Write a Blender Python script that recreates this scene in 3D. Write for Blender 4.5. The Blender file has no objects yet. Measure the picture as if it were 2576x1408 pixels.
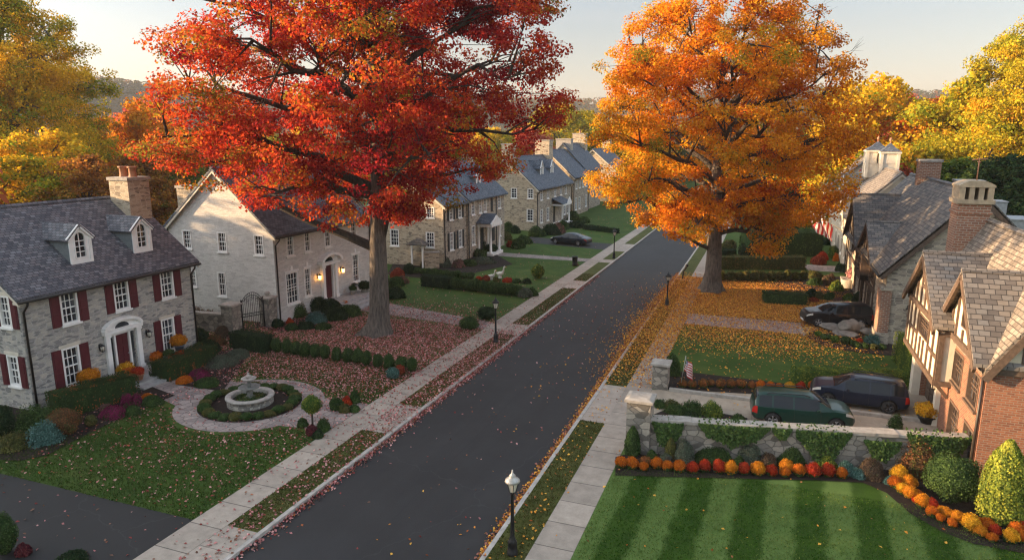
import bpy, bmesh, math, random
import numpy as np
from mathutils import Vector, Matrix
R = math.radians
sc = bpy.context.scene
COL = sc.collection
random.seed(7)

# ---------------------------------------------------------------- camera (24 mm drone view, 12.5 m up)
F, CX, CY, CAMH = 1717.0, 1288.0, 704.0, 12.5
PITCH = math.atan(354 / 1717.0)
YAW = math.atan(655 / math.hypot(1717, 354))
fw = np.array([-math.sin(YAW) * math.cos(PITCH), math.cos(YAW) * math.cos(PITCH), -math.sin(PITCH)])
rt = np.array([math.cos(YAW), math.sin(YAW), 0.0])
upv = np.cross(rt, fw)
def G(px, py, z=0.0):
    d = fw * F + rt * (px - CX) + upv * (CY - py)
    t = (z - CAMH) / d[2]
    return float(d[0] * t), float(d[1] * t)
def depth(x, y, z=0.0):
    return float(np.dot(fw, np.array([x, y, z - CAMH])))
def along(px, D):
    d = fw * F + rt * (px - CX)
    h = np.array([d[0], d[1]]); h = h / np.hypot(*h)
    return float(h[0] * D), float(h[1] * D)
cam = bpy.data.cameras.new('camera')
cam.sensor_width = 36.0; cam.lens = F / 2576 * 36.0
cam.clip_start = 0.1; cam.clip_end = 6000
co = bpy.data.objects.new('camera', cam); COL.objects.link(co)
co.location = (0, 0, CAMH); co.rotation_euler = (R(90) - PITCH, 0, YAW)
sc.camera = co

# ---------------------------------------------------------------- objects
ORG = {}
def tag(o, label=None, cat=None, group=None, kind=None):
    if label: o['label'] = label
    if cat: o['category'] = cat
    if group: o['group'] = group
    if kind: o['kind'] = kind
    return o
def thing(name, label, cat, loc=(0, 0, 0), rz=0.0, group=None):
    o = bpy.data.objects.new(name, None); COL.objects.link(o)
    o.empty_display_size = .3
    o.location = loc; o.rotation_euler = (0, 0, rz)
    ORG[o.name] = Vector(loc) if rz == 0 else Vector((0, 0, 0))
    return tag(o, label, cat, group)
def link(name, me, mats, parent=None):
    o = bpy.data.objects.new(name, me); COL.objects.link(o)
    if not isinstance(mats, (list, tuple)): mats = [mats]
    if len(me.materials) == 0:
        for m in mats: me.materials.append(m)
    if parent is not None:
        o.parent = parent
        ORG[o.name] = ORG.get(parent.name, Vector((0, 0, 0)))
    return o
def copy_tree(o, parent=None):
    c = o.copy(); COL.objects.link(c)
    if parent is not None: c.parent = parent
    for ch in o.children: copy_tree(ch, c)
    return c
def place(proto, used, loc, rz=0, label=None, group=None, scale=None):
    """first use moves the prototype, later ones copy it with its parts"""
    o = copy_tree(proto) if used else proto
    o.location = loc; o.rotation_euler = (0, 0, rz)
    if scale: o.scale = scale if isinstance(scale, (tuple, list)) else (scale,) * 3
    if label: o['label'] = label
    if group: o['group'] = group
    return o

class Fr:
    """wall frame: origin, horizontal axis u, outward normal n, up z"""
    def __init__(s, o, u, n): s.o = Vector(o); s.u = Vector(u); s.n = Vector(n); s.z = Vector((0, 0, 1))
    def p(s, u, z, n=0): return s.o + s.u * u + s.z * z + s.n * n

class MB:
    def __init__(s): s.v = []; s.f = []; s.m = []; s.sm = []
    def poly(s, pts, m=0, smooth=False):
        b = len(s.v); s.v += [tuple(p) for p in pts]; s.f.append(tuple(range(b, b + len(pts)))); s.m.append(m); s.sm.append(smooth)
    def grid(s, V, F_, m=0, smooth=False):
        b = len(s.v); s.v += [tuple(p) for p in V]
        for f in F_: s.f.append(tuple(b + i for i in f)); s.m.append(m); s.sm.append(smooth)
    def hexa(s, P, m=0):
        s.grid(P, [(0, 3, 2, 1), (4, 5, 6, 7), (0, 1, 5, 4), (1, 2, 6, 5), (2, 3, 7, 6), (3, 0, 4, 7)], m)
    def box(s, a, b, m=0):
        x0, y0, z0 = a; x1, y1, z1 = b
        s.hexa([(x0, y0, z0), (x1, y0, z0), (x1, y1, z0), (x0, y1, z0), (x0, y0, z1), (x1, y0, z1), (x1, y1, z1), (x0, y1, z1)], m)
    def fbox(s, fr, u0, u1, z0, z1, n0, n1, m=0):
        s.hexa([fr.p(u0, z0, n0), fr.p(u1, z0, n0), fr.p(u1, z0, n1), fr.p(u0, z0, n1), fr.p(u0, z1, n0), fr.p(u1, z1, n0), fr.p(u1, z1, n1), fr.p(u0, z1, n1)], m)
    def fbar(s, fr, a, b, w, n0, n1, m=0):
        """straight bar in the wall plane from a=(u,z) to b, width w"""
        d = Vector((b[0] - a[0], b[1] - a[1])); d.normalize(); q = Vector((-d.y, d.x)) * (w / 2)
        c = [(a[0] + q.x, a[1] + q.y), (b[0] + q.x, b[1] + q.y), (b[0] - q.x, b[1] - q.y), (a[0] - q.x, a[1] - q.y)]
        s.hexa([fr.p(u, z, n0) for u, z in c] + [fr.p(u, z, n1) for u, z in c], m)
    def prism(s, poly, ext, m=0, smooth=False):
        """polygon (3d points) extruded by vector ext"""
        n = len(poly); e = Vector(ext); A = [Vector(p) for p in poly]; B = [p + e for p in A]
        s.poly(A, m); s.poly(B[::-1], m)
        for i in range(n):
            j = (i + 1) % n; s.poly([A[i], B[i], B[j], A[j]], m, smooth)
    def tube(s, pts, rad, k=8, m=0, cap=True):
        pts = [Vector(p) for p in pts]
        if not isinstance(rad, (list, tuple)): rad = [rad] * len(pts)
        V = []; F_ = []; n = len(pts); ref = None
        for i, p in enumerate(pts):
            t = (pts[min(i + 1, n - 1)] - pts[max(i - 1, 0)]).normalized()
            if ref is None: ref = Vector((1, 0, 0)) if abs(t.x) < .8 else Vector((0, 1, 0))
            a = t.cross(ref).normalized(); b = t.cross(a); ref = -b.cross(t).cross(t) if False else ref
            for j in range(k):
                q = 2 * math.pi * j / k
                V.append(p + (a * math.cos(q) + b * math.sin(q)) * rad[i])
        for i in range(n - 1):
            for j in range(k):
                F_.append((i * k + j, i * k + (j + 1) % k, (i + 1) * k + (j + 1) % k, (i + 1) * k + j))
        s.grid(V, F_, m, True)
        if cap:
            s.poly(V[:k], m); s.poly(V[-k:][::-1], m)
    def lathe(s, prof, k=20, c=(0, 0, 0), m=0, sm=True):
        V = []; F_ = []; n = len(prof)
        for r, z in prof:
            for j in range(k):
                q = 2 * math.pi * j / k; V.append((c[0] + r * math.cos(q), c[1] + r * math.sin(q), c[2] + z))
        for i in range(n - 1):
            for j in range(k): F_.append((i * k + j, i * k + (j + 1) % k, (i + 1) * k + (j + 1) % k, (i + 1) * k + j))
        s.grid(V, F_, m, sm)
    def wall(s, fr, u0, u1, z0, z1, holes=(), rev=.16, m=0):
        """rectangular wall sheet with real openings and reveals"""
        us = sorted({u0, u1} | {h[0] for h in holes} | {h[1] for h in holes}); zs = sorted({z0, z1} | {h[2] for h in holes} | {h[3] for h in holes})
        for a, b in zip(us, us[1:]):
            for c, d in zip(zs, zs[1:]):
                mu, mz = (a + b) / 2, (c + d) / 2
                if any(h[0] < mu < h[1] and h[2] < mz < h[3] for h in holes): continue
                s.poly([fr.p(a, c), fr.p(b, c), fr.p(b, d), fr.p(a, d)], m)
        for a, b, c, d in holes:
            for p, q in (((a, c), (b, c)), ((b, c), (b, d)), ((b, d), (a, d)), ((a, d), (a, c))):
                s.poly([fr.p(*p), fr.p(*q), fr.p(q[0], q[1], -rev), fr.p(p[0], p[1], -rev)], m)
    def build(s, name, mats, parent=None, flip=True):
        me = bpy.data.meshes.new(name)
        o_ = ORG.get(parent.name, Vector((0, 0, 0))) if parent is not None else Vector((0, 0, 0))
        V = np.array(s.v, dtype=np.float64)
        me.from_pydata([(x - o_.x, y - o_.y, z - o_.z) for x, y, z in s.v], [], s.f)
        me.polygons.foreach_set('material_index', s.m); me.polygons.foreach_set('use_smooth', s.sm)
        uv = me.uv_layers.new(name='UVMap'); U = np.zeros((len(me.loops), 2)); li = 0
        for f in s.f:
            P = V[list(f)]; nr = np.zeros(3)
            for i in range(len(f)):
                a, b = P[i], P[(i + 1) % len(f)]; nr += np.cross(a - P[0], b - P[0])
            l = np.linalg.norm(nr); nr = nr / l if l > 1e-12 else np.array([0, 0, 1.])
            if abs(nr[2]) > .96: t1 = np.array([1., 0, 0]); t2 = np.array([0, 1., 0])
            else:
                t1 = np.cross([0, 0, 1.], nr); t1 /= np.linalg.norm(t1)
                if t1[np.argmax(np.abs(t1))] < 0: t1 = -t1
                t2 = np.cross(nr, t1); t2 = t2 if t2[2] > 0 else -t2
            U[li:li + len(f), 0] = P @ t1; U[li:li + len(f), 1] = P @ t2; li += len(f)
        uv.data.foreach_set('uv', U.ravel().astype(np.float32))
        if flip:
            bm = bmesh.new(); bm.from_mesh(me); bmesh.ops.remove_doubles(bm, verts=bm.verts, dist=1e-5) if any(s.sm) else None
            bmesh.ops.recalc_face_normals(bm, faces=bm.faces); bm.to_mesh(me); bm.free()
        me.validate(); me.update()
        return link(name, me, mats, parent)

# ---------------------------------------------------------------- leaf clouds
def leaf_mesh(name, P, N, size, col, asp=.72, extra=None):
    """P centres, N normals, size, col: one rhombic leaf each; extra = (verts, quads, cols) solid core"""
    n = len(P); rng = np.random.default_rng(len(P) * 7 + 1)
    N = N / (np.linalg.norm(N, axis=1, keepdims=True) + 1e-9)
    r = rng.normal(size=(n, 3)); a = np.cross(N, r); a /= (np.linalg.norm(a, axis=1, keepdims=True) + 1e-9); b = np.cross(N, a)
    s = size[:, None] if np.ndim(size) else np.full((n, 1), size)
    fold = N * s * .12
    V = np.stack([P - a * s * .5, P + b * s * asp * .5 + fold, P + a * s * .5, P - b * s * asp * .5 + fold], 1).reshape(-1, 3)
    Q = np.arange(n * 4).reshape(n, 4); C = col
    if extra is not None:
        ev, eq, ec = extra; Q = np.vstack([Q, eq + len(V)]); V = np.vstack([V, ev]); C = np.vstack([C, ec])
    me = bpy.data.meshes.new(name); nf = len(Q)
    me.vertices.add(len(V)); me.vertices.foreach_set('co', V.astype(np.float32).ravel())
    me.loops.add(nf * 4); me.loops.foreach_set('vertex_index', Q.astype(np.int32).ravel())
    me.polygons.add(nf); me.polygons.foreach_set('loop_start', np.arange(0, nf * 4, 4, dtype=np.int32))
    at = me.attributes.new('lc', 'FLOAT_COLOR', 'FACE')
    at.data.foreach_set('color', np.hstack([C, np.ones((nf, 1))]).astype(np.float32).ravel())
    me.update(calc_edges=True); return me
def pick(pal, n, rng):
    w = np.array([p[1] for p in pal], float); w /= w.sum()
    c = np.array([p[0] for p in pal], float)
    return c[rng.choice(len(pal), n, p=w)]
def sphere_core(rx, ry, rz, zc, col, lump, nu=14, nv=9, zmin=0.0):
    V = []; Q = []
    for i in range(nv + 1):
        th = math.pi * i / nv
        for j in range(nu):
            ph = 2 * math.pi * j / nu; d = np.array([math.sin(th) * math.cos(ph), math.sin(th) * math.sin(ph), math.cos(th)])
            k = .86 * lump(d[None])[0]; V.append((d[0] * rx * k, d[1] * ry * k, max(zmin, zc + d[2] * rz * k)))
    for i in range(nv):
        for j in range(nu): Q.append((i * nu + j, (i + 1) * nu + j, (i + 1) * nu + (j + 1) % nu, i * nu + (j + 1) % nu))
    return np.array(V), np.array(Q), np.tile(np.array(col), (len(Q), 1))
def bush_mesh(name, seed, rx, ry, h, pal, leaf=.09, dens=1.0, form='ball', lumpy=.12, core=True):
    rng = np.random.default_rng(seed)
    K = rng.normal(size=(7, 3)) * 2.6; ph = rng.uniform(0, 6.28, 7)
    lump = lambda d: 1 + lumpy * np.sin(d @ K.T + ph).sum(1) / 3.0
    rz = h / 2 if form in ('ball', 'mum') else h
    area = 4 * math.pi * ((rx * ry) ** .8 + (rx * rz) ** .8 + (ry * rz) ** .8) / 3
    n = int(min(26000, max(90, dens * 2.6 * area / (leaf * leaf))))
    if form == 'box':
        u = rng.uniform(-1, 1, (n, 3)); ax = rng.choice(3, n, p=np.array([ry * h, rx * h, 2.0 * rx * ry]) / (ry * h + rx * h + 2 * rx * ry))
        u[np.arange(n), ax] = np.sign(u[np.arange(n), ax]); u[:, 2] = np.where(ax == 2, 1, u[:, 2])
        nrm = np.zeros((n, 3)); nrm[np.arange(n), ax] = u[np.arange(n), ax]
        w = rng.uniform(-.06, .04, n)
        rad = np.maximum(np.abs(u[:, 0]) * rx - (rx - .12), 0)**2 + np.maximum(np.abs(u[:, 2]) * h / 2 - (h / 2 - .12), 0)**2
        P = np.stack([u[:, 0] * rx, u[:, 1] * ry, h / 2 + u[:, 2] * h / 2 - rad * 1.5], 1) + nrm * w[:, None]
        lo = .05 * (np.sin(P[:, 1] * 2.3 + seed) + np.sin(P[:, 0] * 3.1 + P[:, 1] * 4.3)); P += nrm * lo[:, None]
        P[:, 2] = np.maximum(P[:, 2], .03)
        nrm[:, 2] += .25
        c = pal[0][0]; a, b, t = rx - .1, ry - .1, h - .1
        ev = np.array([(-a, -b, 0), (a, -b, 0), (a, b, 0), (-a, b, 0), (-a, -b, t), (a, -b, t), (a, b, t), (-a, b, t)])
        eq = np.array([(4, 5, 6, 7), (0, 1, 5, 4), (1, 2, 6, 5), (2, 3, 7, 6), (3, 0, 4, 7)]); ex = (ev, eq, np.tile(np.array(c), (5, 1)))
    else:
        d = rng.normal(size=(n, 3)); d /= np.linalg.norm(d, axis=1, keepdims=True)
        if form in ('dome', 'cone', 'spread'): d[:, 2] = np.abs(d[:, 2])
        k = lump(d) * (rng.uniform(.8, 1.06, n) if form == 'mum' else rng.uniform(.84, 1.05, n))
        if form == 'spread': k *= rng.uniform(.7, 1.12, n)
        if form == 'mum':
            cc_ = np.floor(d * np.array([rx, ry, rz]) / (.17 * rx / .5) + .5).astype(int); k *= .84 + .24 * ((np.abs(cc_ @ np.array([7385, 19349, 83492])) % 101) / 101.0)
        P = d * np.array([rx, ry, rz]) * k[:, None]
        zc = rz if form in ('ball', 'mum') else 0.0
        if form == 'cone':
            t = rng.uniform(0, 1, n) ** .8; a = rng.uniform(0, 6.283, n); prof = np.interp(t, [0, .12, .45, .8, 1], [.82, .98, .95, .6, .12])
            kk = prof * rng.uniform(.86, 1.04, n) * (1 + .05 * np.sin(a * 5 + t * 9))
            P = np.stack([np.cos(a) * rx * kk, np.sin(a) * ry * kk, t * h], 1); d = np.stack([np.cos(a), np.sin(a), np.full(n, .35)], 1)
        P[:, 2] += zc
        P[:, 2] = np.maximum(P[:, 2], rng.uniform(.02, .1, n)); nrm = d + rng.normal(size=(n, 3)) * (.8 if form == 'mum' else .55) + np.array([0, 0, .25])
        if form == 'cone':
            V = []; Q = []; nu = 12; T = [0, .12, .45, .8, .97]
            for t_ in T:
                pr = .86 * float(np.interp(t_, [0, .12, .45, .8, 1], [.82, .98, .95, .6, .12]))
                for j in range(nu): V.append((math.cos(6.283 * j / nu) * rx * pr, math.sin(6.283 * j / nu) * ry * pr, t_ * h))
            for i in range(len(T) - 1):
                for j in range(nu): Q.append((i * nu + j, i * nu + (j + 1) % nu, (i + 1) * nu + (j + 1) % nu, (i + 1) * nu + j))
            ex = (np.array(V), np.array(Q), np.tile(np.array(pal[0][0]), (len(Q), 1)))
        else: ex = sphere_core(rx, ry, rz, zc, pal[0][0], lump)
        if form == 'spread': ex = None if not core else (ex[0] * np.array([.8, .8, .7]), ex[1], ex[2])
    cl = np.floor(P / .28).astype(int); hsh = (np.abs(cl @ np.array([73856093, 19349663, 83492791])) % 997) / 997.0
    c1 = pick(pal, n, rng); order = np.array([p[0] for p in pal]); cum = np.cumsum([p[1] for p in pal]) / sum(p[1] for p in pal)
    c2 = order[np.searchsorted(cum, np.clip(hsh, 0, .999))]
    c = np.where(rng.uniform(size=(n, 1)) < .5, c1, c2) * (rng.uniform(.5, 1.3, (n, 1)) if form == 'mum' else rng.uniform(.72, 1.25, (n, 1)))
    return leaf_mesh(name, P, nrm, leaf * rng.uniform(.7, 1.3, n), c, extra=ex if core else None)

# ---------------------------------------------------------------- trees
def tube_np(V, Q, pts, rad, k):
    b = len(V); n = len(pts); ref = np.array([.31, .17, .93])
    for i in range(n):
        t = pts[min(i + 1, n - 1)] - pts[max(i - 1, 0)]; t = t / (np.linalg.norm(t) + 1e-9)
        if abs(t @ ref) > .97: ref = np.array([.9, .3, .1])
        a = np.cross(t, ref); a /= np.linalg.norm(a); c = np.cross(t, a)
        for j in range(k):
            q = 6.28318 * j / k; V.append(pts[i] + (a * math.cos(q) + c * math.sin(q)) * rad[i])
    for i in range(n - 1):
        for j in range(k): Q.append((b + i * k + j, b + i * k + (j + 1) % k, b + (i + 1) * k + (j + 1) % k, b + (i + 1) * k + j))
def raw_mesh(name, V, Q):
    V = np.array(V); Q = np.array(Q); me = bpy.data.meshes.new(name)
    me.vertices.add(len(V)); me.vertices.foreach_set('co', V.astype(np.float32).ravel())
    me.loops.add(Q.size); me.loops.foreach_set('vertex_index', Q.astype(np.int32).ravel())
    me.polygons.add(len(Q)); me.polygons.foreach_set('loop_start', np.arange(0, Q.size, 4, dtype=np.int32))
    me.polygons.foreach_set('use_smooth', np.ones(len(Q), dtype=bool)); me.update(calc_edges=True); return me
def tree_geo(seed, tr, env, pal, nlimb=14, nside=7, ntwig=4, per=150, leaf=.2, clump=.9, fork=.35, flare=1.5, inner=None, k_t=12, bias=None, thin=None, bare=0, droop=.0, lean=None, limbs=(), flat=.62):
    """env = [(z, radius)...] crown outline; returns trunk mesh, crown mesh (local coordinates)"""
    rng = np.random.default_rng(seed); ez = np.array([e[0] for e in env]); er = np.array([e[1] for e in env])
    z0, z1 = ez[0], ez[-1]; V = []; Q = []
    ztop = z0 + (z1 - z0) * .78; zb = z0 + (z1 - z0) * .02
    tz = np.array([-.15, .12, .35, .8, 1.6, 3, zb * .7 + .5, zb + (ztop - zb) * fork, zb + (ztop - zb) * .75, ztop])
    tz = np.sort(tz); wob = rng.normal(size=(10, 2)) * tr * .22; wob[:6] *= .1
    tp = np.stack([np.cumsum(wob[:, 0]) * (tz > 1), np.cumsum(wob[:, 1]) * (tz > 1), tz], 1)
    rad = tr * np.interp(tz, [-.2, .12, .35, .8, 1.6, zb, ztop], [flare * 1.12, flare, 1 + (flare - 1) * .62, 1 + (flare - 1) * .3, 1.05, .88, .12])
    b0 = len(V); tube_np(V, Q, tp, rad, k_t)
    for i in range(4):       # root buttresses
        for j in range(k_t):
            p = V[b0 + i * k_t + j]; c = tp[i]; q = 1 + (.22 if i < 3 else .1) * math.sin(5 * 6.283 * j / k_t + seed) * (flare > 1.3); V[b0 + i * k_t + j] = c + (p - c) * q
    def trunk_at(z): return np.array([np.interp(z, tz, tp[:, 0]), np.interp(z, tz, tp[:, 1]), z])
    C = []; Cb = []
    for i in range(nlimb):
        f = (i + .5) / nlimb; zt = z0 + (z1 - z0) * (f ** .92) * .97
        az = i * 2.39996 + rng.uniform(-.35, .35); rr = np.interp(zt, ez, er) * rng.uniform(.82, 1.0)
        T = np.array([math.cos(az) * rr, math.sin(az) * rr, zt]); zo = zb + (ztop - zb) * min(.98, f * .85) ** 1.15
        O = trunk_at(zo); L = np.linalg.norm(T - O)
        M = O + (T - O) * .45 + np.array([0, 0, L * (.16 + .1 * rng.uniform()) * (1 - f * .5)])
        ts = np.linspace(0, 1, 8)[:, None]; pth = (1 - ts) ** 2 * O + 2 * ts * (1 - ts) * M + ts ** 2 * T
        pth[1:-1] += rng.normal(size=(6, 3)) * L * .022
        r0 = tr * (.2 + .2 * (1 - f)) * min(1.3, .55 + L / 14); tube_np(V, Q, pth, np.linspace(r0, .035, 8), 7)
        C.append(T); Cb.append(f)
        for j in range(nside):
            t = .28 + .7 * (j + rng.uniform(0, 1)) / nside
            p = np.array([np.interp(t, ts[:, 0], pth[:, c]) for c in range(3)])
            out = T - O; out[2] *= .4; out /= np.linalg.norm(out) + 1e-9
            d = out * .55 + rng.normal(size=3) * np.array([.8, .8, .55]) + np.array([0, 0, .18]); d /= np.linalg.norm(d)
            l = L * (.2 + .2 * rng.uniform()) * (1.25 - .5 * t); q = p + d * l
            rm = np.interp(q[2], ez, er); h = math.hypot(q[0], q[1])
            if h > rm: q[:2] *= rm / h * rng.uniform(.9, 1.03)
            q[2] = min(max(q[2], z0 - .3), z1)
            mid = (p + q) / 2 + np.array([0, 0, .08 * l]); tube_np(V, Q, np.array([p, mid, q]), np.array([.055 + .012 * l, .04, .015]) * (tr / .6), 5)
            C.append(q); Cb.append(f)
            for k in range(ntwig):
                w = q + rng.normal(size=3) * np.array([1, 1, .6]) * (.32 * l + .35); s = rng.uniform(.2, 1); base = p + (q - p) * s
                rm = np.interp(w[2], ez, er); h = math.hypot(w[0], w[1])
                if h > rm * 1.04: w[:2] *= rm / h * rng.uniform(.9, 1.04)
                w[2] = min(max(w[2], z0 - .5), z1 + .2)
                if k % 2 == 0: tube_np(V, Q, np.array([base, (base + w) / 2, w]), np.array([.03, .022, .01]) * (tr / .6), 4)
                C.append(w); Cb.append(f)
    if bare:                 # leafless twigs beyond the crown on one side
        for i in range(bare):
            a = rng.uniform(-.4, .5); z = rng.uniform(z0 + (z1 - z0) * .62, z0 + (z1 - z0) * .86); r_ = np.interp(z, ez, er)
            p = np.array([math.cos(a) * r_ * .8, math.sin(a) * r_ * .8, z]); q = p + np.array([math.cos(a), math.sin(a), .55]) * rng.uniform(.9, 1.9)
            m_ = (p + q) / 2 + rng.normal(size=3) * .2; tube_np(V, Q, np.array([p, m_, q]), np.array([.022, .015, .006]), 4)
            for s in range(4):
                b = m_ + (q - m_) * rng.uniform(0, .9); e = b + (q - p) * .3 + rng.normal(size=3) * .35; tube_np(V, Q, np.array([b, (b + e) / 2, e]), np.array([.009, .007, .004]), 3)
    for pth, r0 in limbs: tube_np(V, Q, np.array(pth, float), np.linspace(r0, r0 * .35, len(pth)), 9)
    def shift(P):
        if lean is None: return P
        L_ = np.array(lean); P = np.array(P, float); q = np.clip(np.hypot(P[:, 0], P[:, 1]) / 4, 0, 1)
        P[:, 0] += np.interp(P[:, 2], L_[:, 0], L_[:, 1]) * q; P[:, 1] += np.interp(P[:, 2], L_[:, 0], L_[:, 2]) * q; return P
    wood = raw_mesh('trunk', shift(V), Q); mi = np.ones(len(Q), dtype=np.int32); mi[:9 * k_t] = 0; zc_ = np.array([V[q[0]][2] for q in Q[:9 * k_t]]); mi[:9 * k_t] = (zc_ > z0 + (z1 - z0) * .3).astype(np.int32); wood.polygons.foreach_set('material_index', mi)
    C = np.array(C); m = len(C)
    if thin is not None:
        keep = rng.uniform(size=m) < thin(C); C = C[keep]; m = len(C)
    cr = clump * rng.uniform(.6, 1.25, m); ids = np.repeat(np.arange(m), np.maximum(12, (per * (cr / clump) ** 2).astype(int))); n = len(ids)
    d = rng.normal(size=(n, 3)); d /= np.linalg.norm(d, axis=1, keepdims=True)
    off = d * (rng.uniform(.15, 1, n) ** .55 * cr[ids])[:, None] * np.array([1, 1, flat]); off[:, 2] -= droop * (off[:, 0] ** 2 + off[:, 1] ** 2)
    P = shift(C)[ids] + off; nrm = d * .7 + rng.normal(size=(n, 3)) * .6 + np.array([0, 0, .55])
    w = np.array([p[1] for p in pal], float); cum = np.cumsum(w) / w.sum(); cols = np.array([p[0] for p in pal], float)
    K = rng.normal(size=(5, 3)) * .28; phs = rng.uniform(0, 6.28, 5)
    nz = np.sin(C @ K.T + phs).sum(1) / 5 * 1.3; rk = .5 + .32 * nz + rng.normal(size=m) * .2
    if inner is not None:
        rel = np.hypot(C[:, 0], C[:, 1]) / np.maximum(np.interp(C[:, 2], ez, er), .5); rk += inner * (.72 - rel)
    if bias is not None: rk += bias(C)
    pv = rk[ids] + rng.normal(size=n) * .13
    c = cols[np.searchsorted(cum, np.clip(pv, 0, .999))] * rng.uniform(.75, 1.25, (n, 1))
    return wood, leaf_mesh('crown', P, nrm, leaf * rng.uniform(.65, 1.3, n), c)
# ---------------------------------------------------------------- materials
class NT:
    def __init__(s, name):
        s.mat = bpy.data.materials.new(name); s.mat.use_nodes = True; s.nt = s.mat.node_tree
        s.nt.nodes.clear(); s.out = s.nt.nodes.new('ShaderNodeOutputMaterial')
    def a(s, typ, ins=None, **props):
        n = s.nt.nodes.new('ShaderNode' + typ)
        for k, v in props.items(): setattr(n, k, v)
        for k, v in (ins or {}).items():
            sk = n.inputs[k]
            if isinstance(v, bpy.types.NodeSocket): s.nt.links.new(v, sk)
            else: sk.default_value = v
        return n
    def mix(s, f, a, b, mode='MIX'):
        n = s.a('Mix', data_type='RGBA', blend_type=mode)
        for i, v in ((0, f), (6, a), (7, b)):
            if isinstance(v, bpy.types.NodeSocket): s.nt.links.new(v, n.inputs[i])
            else: n.inputs[i].default_value = v if i == 0 else (tuple(v) + (1,))[:4]
        return n.outputs[2]
    def ma(s, op, a, b=0.0, c=None):
        n = s.a('Math', operation=op)
        for i, v in enumerate((a, b) if c is None else (a, b, c)):
            if isinstance(v, bpy.types.NodeSocket): s.nt.links.new(v, n.inputs[i])
            else: n.inputs[i].default_value = v
        return n.outputs[0]
    def ramp(s, fac, stops):
        n = s.a('ValToRGB', {'Fac': fac}); e = n.color_ramp.elements
        while len(e) < len(stops): e.new(.5)
        for el, (p, c) in zip(e, stops): el.position = p; el.color = tuple(c) + (1,)
        return n.outputs['Color']
    def coords(s, kind='UV', scale=(1, 1, 1), loc=(0, 0, 0)):
        t = s.a('TexCoord'); m = s.a('Mapping', {'Vector': t.outputs[kind], 'Scale': scale, 'Location': loc}); return m.outputs[0]
    def pos(s, scale=(1, 1, 1)):
        t = s.a('NewGeometry'); return s.a('Mapping', {'Vector': t.outputs['Position'], 'Scale': scale}).outputs[0]
    def noise(s, vec, scale, detail=4, rough=.55): return s.a('TexNoise', {'Vector': vec, 'Scale': scale, 'Detail': detail, 'Roughness': rough}).outputs[0]
    def bsdf(s, color, rough=.8, bump=None, bstr=.4, bdist=.02, **k):
        ins = {'Base Color': color if isinstance(color, bpy.types.NodeSocket) else tuple(color) + (1,), 'Roughness': rough}
        ins.update(k)
        if bump is not None: ins['Normal'] = s.a('Bump', {'Height': bump, 'Strength': bstr, 'Distance': bdist}).outputs[0]
        b = s.a('BsdfPrincipled', ins); s.nt.links.new(b.outputs[0], s.out.inputs[0]); return s.mat

def m_plain(name, col, rough=.7, var=.12, nscale=3.0, metal=0.0, bump=0.0, **k):
    t = NT(name); c = t.pos(); n = t.noise(c, nscale, 5)
    lo = tuple(x * (1 - var) for x in col); hi = tuple(min(1, x * (1 + var)) for x in col)
    return t.bsdf(t.ramp(n, [(.3, lo), (.7, hi)]), rough, n if bump else None, bump, .02, Metallic=metal, **k)
def m_stone(name, stops, mortar, su=1.9, sv=5.2, rnd=.85, mw=.05, warp=.06):
    t = NT(name); uv = t.coords('UV', (su, sv, 1)); nz = t.a('TexNoise', {'Vector': uv, 'Scale': 1.3, 'Detail': 3}).outputs['Color']
    w = t.a('VectorMath', {0: uv, 1: t.a('VectorMath', {0: nz, 'Scale': warp * 6}, operation='SCALE').outputs[0]}, operation='ADD').outputs[0]
    v = t.a('TexVoronoi', {'Vector': w, 'Randomness': rnd, 'Scale': 1.0}, voronoi_dimensions='2D'); e = t.a('TexVoronoi', {'Vector': w, 'Randomness': rnd, 'Scale': 1.0}, voronoi_dimensions='2D', feature='DISTANCE_TO_EDGE')
    sp = t.a('SeparateColor', {'Color': v.outputs['Color']}); base = t.ramp(sp.outputs[0], stops)
    f = t.noise(t.coords('UV', (9, 14, 1)), 1.0, 5, .65); base = t.mix(.5, base, t.ramp(f, [(.25, (.35, .34, .33)), (.75, (1, 1, 1))]), 'MULTIPLY')
    big = t.noise(t.coords('UV', (.35, .35, 1)), 1.0, 3); base = t.mix(.35, base, t.ramp(big, [(.3, (.55, .55, .56)), (.7, (1, 1, 1))]), 'MULTIPLY')
    k = t.a('MapRange', {0: e.outputs[0], 1: mw * .4, 2: mw * 1.6}).outputs[0]
    return t.bsdf(t.mix(k, mortar, base), .9, t.ma('ADD', t.ma('MULTIPLY', k, .8), t.ma('MULTIPLY', f, .5)), .7, .03)
def m_brick(name, a, b, mortar, w=.24, h=.085, ms=.011, var=.5):
    t = NT(name); uv = t.coords('UV')
    br = t.a('TexBrick', {'Vector': uv, 'Color1': a + (1,), 'Color2': b + (1,), 'Mortar': mortar + (1,), 'Scale': 1.0, 'Mortar Size': ms, 'Bias': 0.0, 'Brick Width': w, 'Row Height': h, 'Mortar Smooth': .1})
    n = t.noise(t.coords('UV', (7, 13, 1)), 1, 4, .7); big = t.noise(t.coords('UV', (.5, .5, 1)), 1, 4)
    c = t.mix(var, br.outputs[0], t.ramp(n, [(.28, (.4, .38, .4)), (.72, (1.0, 1.0, 1.0))]), 'MULTIPLY'); c = t.mix(.4, c, t.ramp(big, [(.3, (.5, .5, .52)), (.7, (1, 1, 1))]), 'MULTIPLY')
    return t.bsdf(c, .88, t.ma('SUBTRACT', t.ma('MULTIPLY', n, .3), br.outputs['Fac']), .6, .012)
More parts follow.
